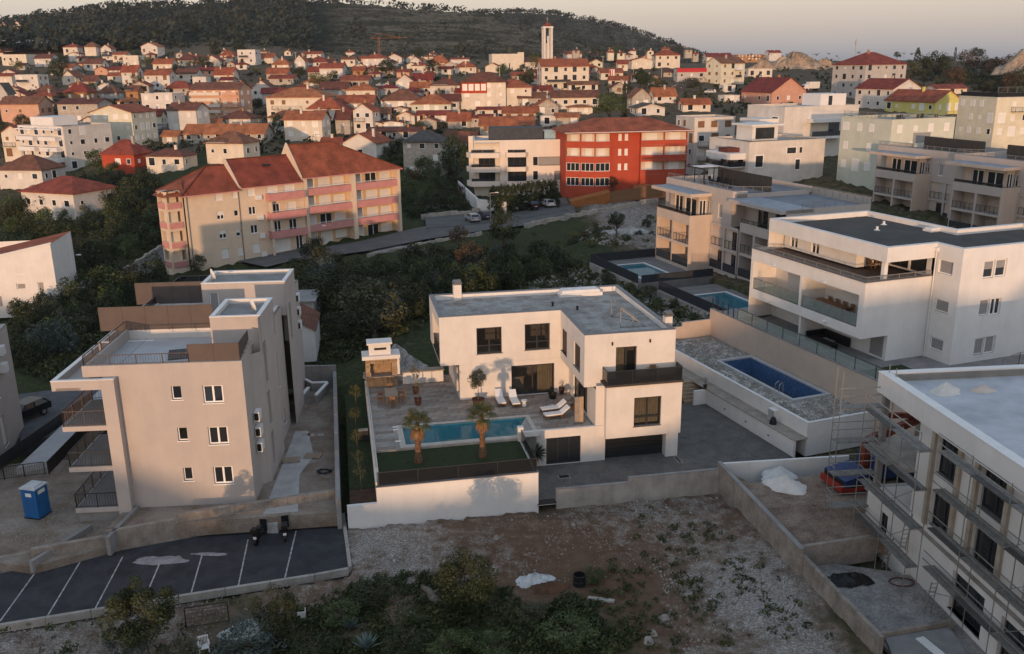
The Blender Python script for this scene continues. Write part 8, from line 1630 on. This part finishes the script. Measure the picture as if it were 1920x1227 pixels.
for i in range(5): put(MB().box(-.3, .3, -.02, .02, 0, .12).mesh('slat', WHITE2), 'slat', ws_, (0, -.3, .02 + i * .16)); put(MB().box(-.02, .02, -.3, .3, 0, .12).mesh('slat', WHITE2), 'slat', ws_, (.3, 0, .02 + i * .16))
rg = random.Random(77)
for i, (x, y, s) in enumerate(((1452, 1108, .3), (1270, 972, .22), (1490, 1130, .25), (1360, 1090, .34), (1400, 1100, .4), (1420, 1085, .3), (930, 1010, .25), (1075, 985, .2), (1245, 1160, .35), (1215, 1205, .4), (1225, 1190, .3))):
    b = MB(); sb = b; stone_at(Vector((0, 0, .02)), s); tag(put(b.mesh('boulder', MATS['limestone']), 'boulder', None, at(x, y, .0)), 'pale limestone block lying on the dirt lot', 'stone', 'stones on the dirt lot')
# ------------------------------------------------------------ palms and terrace plants
PT = mat('palm_bark', (.22, .12, .065), .95, .25, 6, 1.0, 16); PL = leafmat('palm_frond', (.02, .028, .008), (.05, .06, .018), (.10, .095, .03)); PD = leafmat('dead_frond', (.08, .045, .02), (.16, .085, .035), (.22, .13, .06))
def fan(b, o, d, ln, r_, droop):
    """a fan leaf: stalk from o along d, blades spread in a half disc"""
    tip = o + d * ln; b.bar(o, tip, .03); side = d.cross(Vector((0, 0, 1))).normalized(); up_ = side.cross(d)
    for i in range(17):
        a = (i - 8) / 8 * 1.9; q = (d * math.cos(a) + side * math.sin(a)).normalized(); e = q.cross(up_).normalized() * .035; m_ = tip + q * r_ * .6 + up_ * .02; t_ = tip + q * r_ * (1 - abs(a) * .12) - Vector((0, 0, droop * r_)); b.q(tip - e * .3, m_ - e, t_, m_ + e)
def palm(label, p, h, sd):
    rg = random.Random(sd); r = thing('palm_tree', label, 'palm tree', p, rg.random() * 6)
    pr = [(.30, -.1), (.30, .25), (.24, .5)] + [(.2 + (.025 if i % 2 else 0) - .002 * i, .5 + (h - .5) * i / 22) for i in range(23)]; MB().lathe(pr, 12).obj('trunk', PT, r)
    for i in range(15):
        a = i * 2.4; el = 1.15 - i * .085 + rg.uniform(-.1, .1); b = MB(); fan(b, Vector((0, 0, h)), Vector((math.cos(a) * math.cos(el), math.sin(a) * math.cos(el), math.sin(el))), rg.uniform(.5, .75), rg.uniform(.6, .78), .15 + .35 * (i / 15)); b.obj('frond', PL, r)
    for i in range(7):
        a = i * .9 + rg.random(); b = MB(); fan(b, Vector((0, 0, h - .12)), Vector((math.cos(a) * .55, math.sin(a) * .55, -.8)).normalized(), .4, .55, .6); b.obj('dead_frond', PD, r)
palm('shorter palm on the lawn, left in front of the pool', VF.W(*VF.uv(785, 866, 2.85), 2.85), 2.75, 5); palm('taller palm on the lawn, right in front of the pool', VF.W(*VF.uv(905, 857, 2.85), 2.85), 3.05, 9)
TERR = mat('terracotta_dark', (.085, .04, .028), .8, .1, 3)
def pot(b_, r_, h, m, p, root): MB().lathe([(r_ * .7, 0), (r_, h * .9), (r_ * 1.08, h), (r_ * .9, h), (r_ * .85, h * .85)], 14).obj('pot', m, root)
def potplant(label, px, py, z, r_, h, cw, chh, kind, tr, m=TERR, n=2600, leaf=.06):
    q = thing('potted_tree' if tr > .3 else 'potted_plant', label, 'plant', at(px, py, z)); pot(0, r_, h, m, 0, q); MB().tube([(0, 0, h * .8), (.02, .01, h + tr * .5), (0, 0, h + tr + chh * .3)], [.05, .04, .02], 6).obj('stem', BARK, q)
    c = crownmesh('foliage', kind, n, 40, leaf, 'round', .3, -.9); put(c, 'foliage', q, (0, 0, h + tr + chh * .5), 0, (cw / 2, cw / 2, chh / 2)); return q
potplant('round crowned tree in a large pot beside the sliding door', 897, 760, 3.02, .5, .55, 1.75, 1.75, L_OL, .75, n=5200, leaf=.045)
potplant('potted shrub on a stone block in the terrace inner corner', 1053, 738, 3.1, .25, .5, .55, .5, L_DK, .1, n=500); potplant('small dark pot plant beside the sliding door', 1036, 747, 3.02, .35, .45, .5, .2, L_DK, .02, BLACK, n=300); potplant('potted palm grass behind the stone screen on the terrace', 1075, 768, 3.02, .22, .4, .6, .7, L_DK, .1, n=700)
potplant('slim olive sapling in brown pot at the far counter', 780, 738, 3.02, .28, .55, 1.1, 1.5, L_YE, .5, n=500, leaf=.07); potplant('slim sapling in brown pot nearer the pool', 784, 759, 3.02, .3, .55, .9, 1.3, L_YE, .4, n=300, leaf=.07)
potplant('small potted yucca on the ledge beside the wooden steps', 1322, 729, 1.78, .18, .35, .6, .7, L_GR, .1, n=500)
yc = thing('yucca', 'spiky dark yucca growing beside the basement door', 'yucca', at(1003, 880, .4)); MB().tube([(0, 0, 0), (.05, 0, 1.2)], [.1, .08], 7).obj('trunk', BARK, yc); b = MB()
for i in range(130): d = (rv().normalized() + Vector((0, 0, .25))).normalized(); e = d.orthogonal().normalized() * .025; o = Vector((.05, 0, 1.25)); b.q(o - e, o + d * .5 - e * 1.4, o + d * VR.uniform(.8, 1.05), o + d * .5 + e * 1.4)
b.obj('leaves', leafmat('yucca_leaf', (.008, .012, .008), (.022, .03, .018), (.05, .06, .04)), yc)
for i, (x, y, hh, l) in enumerate(((668, 770, 2.3, 'tall thin sapling at the back of the side garden strip'), (667, 806, 1.9, 'second sapling from the back of the side garden'), (670, 850, 1.9, 'middle sapling beside the terrace wall'), (673, 890, 1.8, 'sapling above the soil bed in the side garden'), (677, 922, 1.9, 'front sapling standing next to the bare soil bed'))):
    q = thing('sapling', l, 'tree', at(x, y, 1.55)); MB().tube([(0, 0, 0), (.02, 0, hh * .5), (0, 0, hh)], [.03, .025, .01], 5).obj('stem', BARK, q); put(crownmesh('crown', L_YE if i < 3 else L_OL, 420, 24, .07, 'round', .36, -.9), 'crown', q, (0, 0, hh * .75), 0, (.55, .55, hh * .32))
hp = thing('heat_pump', 'dark pool heater unit standing in the side garden', 'heater', at(682, 826, 1.55), VF.a); MB().box(-.35, .35, -.2, .2, .05, .85).obj('casing', DARKM, hp); MB().box(-.36, .36, -.21, .21, .851, .9).obj('lid', STEEL, hp)
# ------------------------------------------------------------ terrace furniture
CUSH = mat('white_cushion', (.72, .71, .69), .9, .03)
def lounger(label, px, py, rz):
    r = thing('sun_lounger', label, 'sun lounger', at(px, py, 3.02), VF.a + rz, 'sun loungers by the pool'); MB().box(-.33, .33, -1.0, .45, .26, .31).obj('frame', WOOD, r); MB().box(-.31, .31, -.98, .4, .311, .4).obj('mattress', CUSH, r)
    b = MB(); b.q((-.31, .4, .33), (.31, .4, .33), (.31, 1.0, .78), (-.31, 1.0, .78)).q((-.31, .36, .41), (-.31, .96, .87), (.31, .96, .87), (.31, .36, .41)).q((-.31, .4, .33), (-.31, 1, .78), (-.31, .96, .87), (-.31, .36, .41)).q((.31, .4, .33), (.31, .36, .41), (.31, .96, .87), (.31, 1, .78)).q((-.31, 1, .78), (.31, 1, .78), (.31, .96, .87), (-.31, .96, .87)); b.obj('backrest', CUSH, r)
    for x in (-.28, .28):
        for y in (-.9, .35): MB().box(x - .03, x + .03, y - .03, y + .03, 0, .26).obj('leg', WOOD, r)
lounger('white lounger by the wall, nearest the potted tree', 938, 756, 0); lounger('white lounger next to the little round table', 964, 757, 0); lounger('white lounger at the pool end, beside the bowl', 1037, 772, R(-84)); lounger('white lounger at the pool end, closest to the front parapet', 1043, 783, R(-84))
st_ = thing('side_table', 'small white drum table between loungers and sliding door', 'table', at(983, 762, 3.02)); MB().lathe([(.16, 0), (.2, .1), (.14, .3), (.2, .45)], 14).obj('pedestal', WHITE2, st_); MB().lathe([(.24, .45), (.24, .52)], 14).obj('top', WHITE2, st_)
bw_ = thing('bowl_planter', 'low white bowl planter behind the pool end loungers', 'planter', at(1034, 768, 3.02)); MB().lathe([(.15, 0), (.28, .15), (.26, .32), (.2, .3)], 14).obj('bowl', WHITE2, bw_); put(crownmesh('foliage', L_DK, 120, 8, .14), 'foliage', bw_, (0, 0, .36), 0, (.2, .2, .14))
def dchair(par_, label, p, rz, grp=None, m=WOOD, s=1.0):
    r = thing('dining_chair', label, 'chair', p, rz, grp); MB().box(-.23, .23, -.23, .23, .43, .47).obj('seat', m, r); MB().box(-.23, .23, .2, .24, .6, .95).obj('backrest', m, r)
    for x in (-.2, .2):
        MB().box(x - .025, x + .025, -.22, -.17, 0, .65).obj('leg', m, r); MB().box(x - .025, x + .025, .18, .23, 0, .6).obj('leg', m, r); MB().box(x - .03, x + .03, -.22, .2, .65, .68).obj('armrest', m, r)
tq = at(734, 752, 3.02); dt_ = thing('dining_table', 'long wooden dining table on the terrace by the fireplace', 'table', tq, VF.a)
for i in range(4): MB().box(-.48 + i * .24, -.25 + i * .24, -.95, .95, .71, .76).obj('plank', WOODL, dt_)
for x in (-.4, .4):
    for y in (-.85, .85): MB().box(x - .04, x + .04, y - .04, y + .04, 0, .71).obj('leg', WOODL, dt_)
M_ = Matrix.Rotation(VF.a, 3, 'Z')
for (x, y, rz, l) in ((-.85, .5, 90, 'wooden chair at the far left of the dining table'), (-.85, -.5, 90, 'wooden chair at the near left of the dining table'), (.85, .5, -90, 'wooden chair at the far right of the dining table'), (.85, -.5, -90, 'wooden chair at the near right of the dining table'), (0, -1.35, 180, 'wooden chair at the near end of the dining table'), (0, 1.35, 0, 'wooden chair at the fireplace end of the dining table')): dchair(0, l, tq + M_ @ Vector((x, y, 0)), VF.a + R(rz), 'dining chairs on the terrace')
bz = zt_b = VF.uz(*zA(222, 640), -8.45)[1] + .17; bt2 = thing('bistro_table', 'small wooden table on the villa balcony', 'table', VF.W(*VF.uv(*zA(545, 548), bz), bz), VF.a); MB().box(-.45, .45, -.3, .3, .68, .72).obj('top', WOODL, bt2)
for x in (-.38, .38): MB().box(x - .03, x + .03, -.2, .2, 0, .68).obj('leg', BLACK, bt2)
for x, y, l in ((485, 545, 'chair left of the balcony table'), (548, 556, 'chair in front of the balcony table'), (600, 540, 'chair right of the balcony table')): dchair(0, l, VF.W(*VF.uv(*zA(x, y), bz), bz), VF.a + R(-100 if x < 500 else 100 if x > 580 else 170), 'balcony chairs', WOOD)
ssn = thing('stone_screen', 'slim honey stone screen wall standing on the terrace edge', 'wall', VF.W(*VF.uv(*zS(465, 500), 3.02), 3.02), VF.a); MB().box(-.35, .3, 0, .12, 0, 2.1).obj('slab', STN[0], ssn); MB().box(.0, .305, -.03, -.001, 0, 2.12).obj('stone_face', mat('honey_stone_pale', (0, 0, 0)), ssn)
# ------------------------------------------------------------ roads, cars, lamps
ASP = mat('worn_asphalt', (.115, .112, .108), .95, .12, .4, .3, 10, col2=(.085, .082, .08))
def road(name, pts, off=.12, m=ASP):
    """a ribbon on the terrain through pairs of photo points (both edges)"""
    b = MB(); k = 5; rows = []
    for (a, c), (a2, c2) in zip(pts, pts[1:]):
        for i in range(6): t_ = i / 6; rows.append(((a[0] + (a2[0] - a[0]) * t_, a[1] + (a2[1] - a[1]) * t_), (c[0] + (c2[0] - c[0]) * t_, c[1] + (c2[1] - c[1]) * t_)))
    rows.append(pts[-1])
    for a, c in rows:
        for j in range(k + 1): p = gr(a[0] + (c[0] - a[0]) * j / k, a[1] + (c[1] - a[1]) * j / k); b.v.append((p.x, p.y, p.z + off))
    for i in range(len(rows) - 1):
        for j in range(k): n = i * (k + 1) + j; b.f.append((n, n + 1, n + k + 2, n + k + 1))
    return struct(b.obj(name, m))
road('road', [((560, 492), (540, 478)), ((690, 474), (680, 455)), ((800, 452), (775, 432)), ((905, 436), (880, 412)), ((990, 425), (985, 400)), ((1080, 404), (1075, 384))], .3)
road('car_park', [((800, 432), (795, 404)), ((880, 425), (870, 398)), ((985, 412), (930, 384)), ((1075, 396), (1060, 374))], .36)
road('road', [((112, 560), (112, 540)), ((230, 530), (215, 512)), ((320, 505), (290, 478)), ((335, 488), (300, 468))], .3); road('driveway', [((500, 505), (430, 490)), ((560, 490), (545, 470)), ((600, 482), (590, 462))], .34); road('path', [((800, 470), (790, 458)), ((700, 478), (690, 468)), ((690, 476), (700, 466))], .1)
for pts, l, hh in (([(985, 428), (1060, 412), (1140, 398), (1235, 378)], 'low rough stone wall along the bare plot below the red block', .9), ([(790, 412), (900, 402)], 'low pale wall behind the two silver parked cars', 1.1), ([(690, 482), (805, 458), (905, 440)], 'stone edging wall along the road below the cream house', .5), ([(215, 525), (285, 480), (305, 466)], 'low wall beside the road at the foot of the cream apartment house', .7)):
    g = thing('stone_wall', l, 'wall', gr(*pts[0])); rr = random.Random(3)
    for a, c in zip(pts, pts[1:]):
        p, q = gr(*a), gr(*c); n = max(2, int((q - p).length / 1.3))
        for i in range(n):
            s0, s1 = p.lerp(q, i / n) - g.location, p.lerp(q, (i + .97) / n) - g.location; d = (s1 - s0).normalized(); nn = Vector((-d.y, d.x, 0)) * .35; h_ = hh * rr.uniform(.75, 1.15); MB().prism([tuple(x.xy) for x in (s0, s1, s1 + nn, s0 + nn)], s0.z - .5, s0.z + h_).obj('stone_block', WM['s'] if i % 3 else CONC, g)
CARM = {}
def car(label, p, rz, colr, kind='hatch', group=None):
    L_, W_, hh = (4.3, 1.78, 1.48) if kind == 'hatch' else (4.7, 1.9, 1.8); m = mat('car_paint_%d_%d_%d' % tuple(int(c * 99) for c in colr), colr, .3, .02, metal=.2, spec=.5)
    r = thing('parked_car', label, 'car', p, rz, group)
    pf = [(-.5, .3), (-.5, .58), (-.47, .66), (-.22, .72), (.5, .70), (.5, .3)] if kind == 'hatch' else [(-.5, .32), (-.5, .62), (-.46, .70), (-.24, .74), (.5, .72), (.5, .32)]
    b = MB(); n = len(pf)
    def ext(pf, w0, w1f=None):
        k = len(b.v); n = len(pf)
        for s in (-1, 1): b.v.extend([(x * L_, s * W_ / 2 * (w0 if z < .73 else w1f), z * hh) for x, z in pf])
        b.f.extend([tuple(k + i for i in range(n)), tuple(k + n + i for i in range(n))[::-1]] + [(k + i, k + n + i, k + n + (i + 1) % n, k + (i + 1) % n) for i in range(n)])
    ext(pf, 1.0, .98); b.obj('body', m, r); b = MB(); ext([(-.2, .71), (-.08, .985), (.36, .985), (.47, .70)], .97, .80); b.obj('cabin_glass', GLASS, r); b = MB(); ext([(-.075, .987), (-.06, 1.0), (.33, 1.0), (.36, .987)], .8, .82); b.obj('roof', m, r)
    for s in (-1, 1): MB().bar((-.2 * L_, s * W_ * .48, .72 * hh), (-.07 * L_, s * W_ * .40, .985 * hh), .07).bar((.12 * L_, s * W_ * .485, .7 * hh), (.13 * L_, s * W_ * .405, .98 * hh), .07).bar((.46 * L_, s * W_ * .485, .7 * hh), (.36 * L_, s * W_ * .405, .98 * hh), .1).obj('pillar', m, r)
    if 'wh' not in CARM: CARM['wh'] = MB().tube([(0, -.1, 0), (0, .1, 0)], .33, 14).mesh('wheel', BLACK); CARM['rim'] = MB().tube([(0, -.105, 0), (0, .105, 0)], .2, 10).mesh('rim', STEEL); CARM['hl'] = MB().box(-.03, .03, -.2, .2, -.07, .07).mesh('headlight', METALW); CARM['tl'] = MB().box(-.03, .03, -.15, .15, -.1, .1).mesh('tail_light', mat('tail_red', (.3, .01, .01), .3))
    for x in (-.31, .3):
        for s in (-1, 1): wv_ = put(CARM['wh'], 'wheel', r, (x * L_, s * W_ * .46, .33)); put(CARM['rim'], 'rim', wv_)
    for s in (-1, 1): put(CARM['hl'], 'headlight', r, (-.5 * L_, s * W_ * .34, hh * .52)); put(CARM['tl'], 'tail_light', r, (.5 * L_, s * W_ * .38, hh * .58))
    MB().box(-.515 * L_, -.5 * L_, -.5, .5, .4 * hh, .48 * hh).obj('grille', BLACK, r); MB().box(.5 * L_, .508 * L_, -.26, .26, .42 * hh, .5 * hh).obj('number_plate', WHITE2, r)
def gcar(l, px, py, deg, c, kind='hatch', group=None): p = gr(px, py); p.z += .38; car(l, p, R(deg), c, kind, group)
gcar('blue grey estate car parked left of the black off-road car', 958, 398, -60, (.10, .12, .15)); gcar('black off-road car between the blue grey and white cars', 994, 396, -62, (.012, .012, .014), 'suv'); gcar('white car parked rightmost below the hedge', 1025, 391, -66, (.7, .7, .7)); gcar('silver hatchback parked on the lower car park by the pale wall', 886, 419, -70, (.42, .42, .42)); gcar('dark blue car half behind the lamp post and round tree', 908, 414, -70, (.03, .05, .08))
p = at(46, 786, .32); car('black hatchback standing beside the far left grey block', p, R(70), (.012, .012, .014))
p = at(565, 592, 2.2); car('silver car behind the shed and grey block', p, R(80), (.4, .4, .4))
for i, (x, y, d) in enumerate(((298, 258, 10), (306, 252, 12), (560, 172, 30), (715, 165, 20), (690, 150, 5), (1330, 178, 10), (1185, 168, 20), (300, 244, 5), (655, 160, 15), (1270, 168, 5))): gcar('small car parked on a street of the old town', x, y, d, VR.choice(((.6, .6, .6), (.05, .05, .06), (.4, .4, .42), (.08, .1, .16))), 'hatch', 'cars in the old town')
p = gr(1522, 172); p.z += .3; vn = thing('white_lorry', 'white lorry parked uphill beside the salmon house', 'lorry', p, R(15)); MB().box(-2, 2.6, -1.2, 1.2, .9, 3.4).obj('box_body', WHITE2, vn); MB().prism([(-4, -1.15), (-2.05, -1.15), (-2.05, 1.15), (-4, 1.15)], .6, lambda x, y: 2.7 if x > -3 else 2.2).obj('cab', WHITE2, vn); MB().box(-4.05, -3.99, -1, 1, 1.5, 2.1).obj('windscreen', GLASS, vn)
for x in (-3, 1.4): MB().tube([(x, -1.2, .5), (x, 1.2, .5)], .5, 12).obj('wheel', BLACK, vn)
def lamp(label, px, py, top, arm=1.0):
    p = gr(px, py); h = CH + ray(px, top).z * p.xy.length / ray(px, top).xy.length - p.z; r = thing('street_lamp', label, 'street lamp', p); MB().tube([(0, 0, 0), (0, 0, h)], [.09, .05], 8).obj('pole', STEEL, r); MB().bar((0, 0, h - .05), (arm, -.1, h + .08), .06).obj('arm', STEEL, r); MB().box(arm - .05, arm + .5, -.22, .02, h + .02, h + .14).obj('lamp_head', METALW, r)
lamp('street lamp by the parked silver cars', 920, 420, 362); lamp('street lamp on the road left of the grey block terraces', 143, 553, 478); lamp('street lamp in front of the cream apartment house entrance', 597, 484, 424)
for i, (x, y, t_) in enumerate(((820, 150, 122), (937, 150, 124), (873, 142, 118), (555, 118, 98), (1240, 150, 125), (1187, 150, 126), (1095, 160, 118), (465, 235, 205), (608, 195, 165), (440, 160, 136), (305, 182, 150), (760, 245, 215), (1130, 140, 105))):
    p = gr(x, y); h = CH + ray(x, t_).z * p.xy.length / ray(x, t_).xy.length - p.z; tag(put(MB().tube([(0, 0, 0), (0, 0, h)], [.14, .09], 6).bar((-.8, 0, h - .4), (.8, 0, h - .4), .1).mesh('utility_pole', STEEL), 'utility_pole', None, p), 'thin utility pole rising among the town houses', 'pole', 'utility poles in the town')
p = atd(1603, 106, 430); h = CH + ray(1603, 72).z * p.xy.length / ray(1603, 72).xy.length - p.z; tag(put(MB().tube([(0, 0, -8), (0, 0, h)], [.2, .08], 6).bar((-.3, 0, h * .8), (.3, 0, h * .8), .1).box(-.25, .25, -.25, .25, h * .6, h * .85).mesh('mast', STEEL), 'mast', None, p), 'thin radio mast beside the tall grey block roof on the skyline', 'mast')
# trees added out of view behind the camera for long shadows across the plots
for (x, y, w, h) in ((-11.5, -22, 7, 5.6), (-7.8, -24, 4.5, 5.1), (-4.9, -20, 4.6, 5.5), (-21, -26, 3.2, 6.6)): plant('tree', 'broad dark tree added unseen behind the viewpoint to cast long shadows', 'tree', (x, y, tz(x, 1) - .2), w, h, 'dark', 'trees behind the viewpoint', .12)

# ------------------------------------------------------------ evening haze over the far hills
hz_ = MB().box(-1500, 1500, -180, 2400, -5, 150).obj('haze', WHITE); hz_.data.materials.clear(); hzm = bpy.data.materials.new('haze'); hzm.use_nodes = True; t = hzm.node_tree; t.nodes.clear()
ho = _n(t, 'ShaderNodeOutputMaterial'); hv = _n(t, 'ShaderNodeVolumePrincipled'); hv.inputs['Color'].default_value = (.80, .86, .95, 1); hv.inputs['Density'].default_value = .00006; hv.inputs['Anisotropy'].default_value = .2; t.links.new(hv.outputs[0], ho.inputs['Volume'])
hz_.data.materials.append(hzm); stuff(hz_)
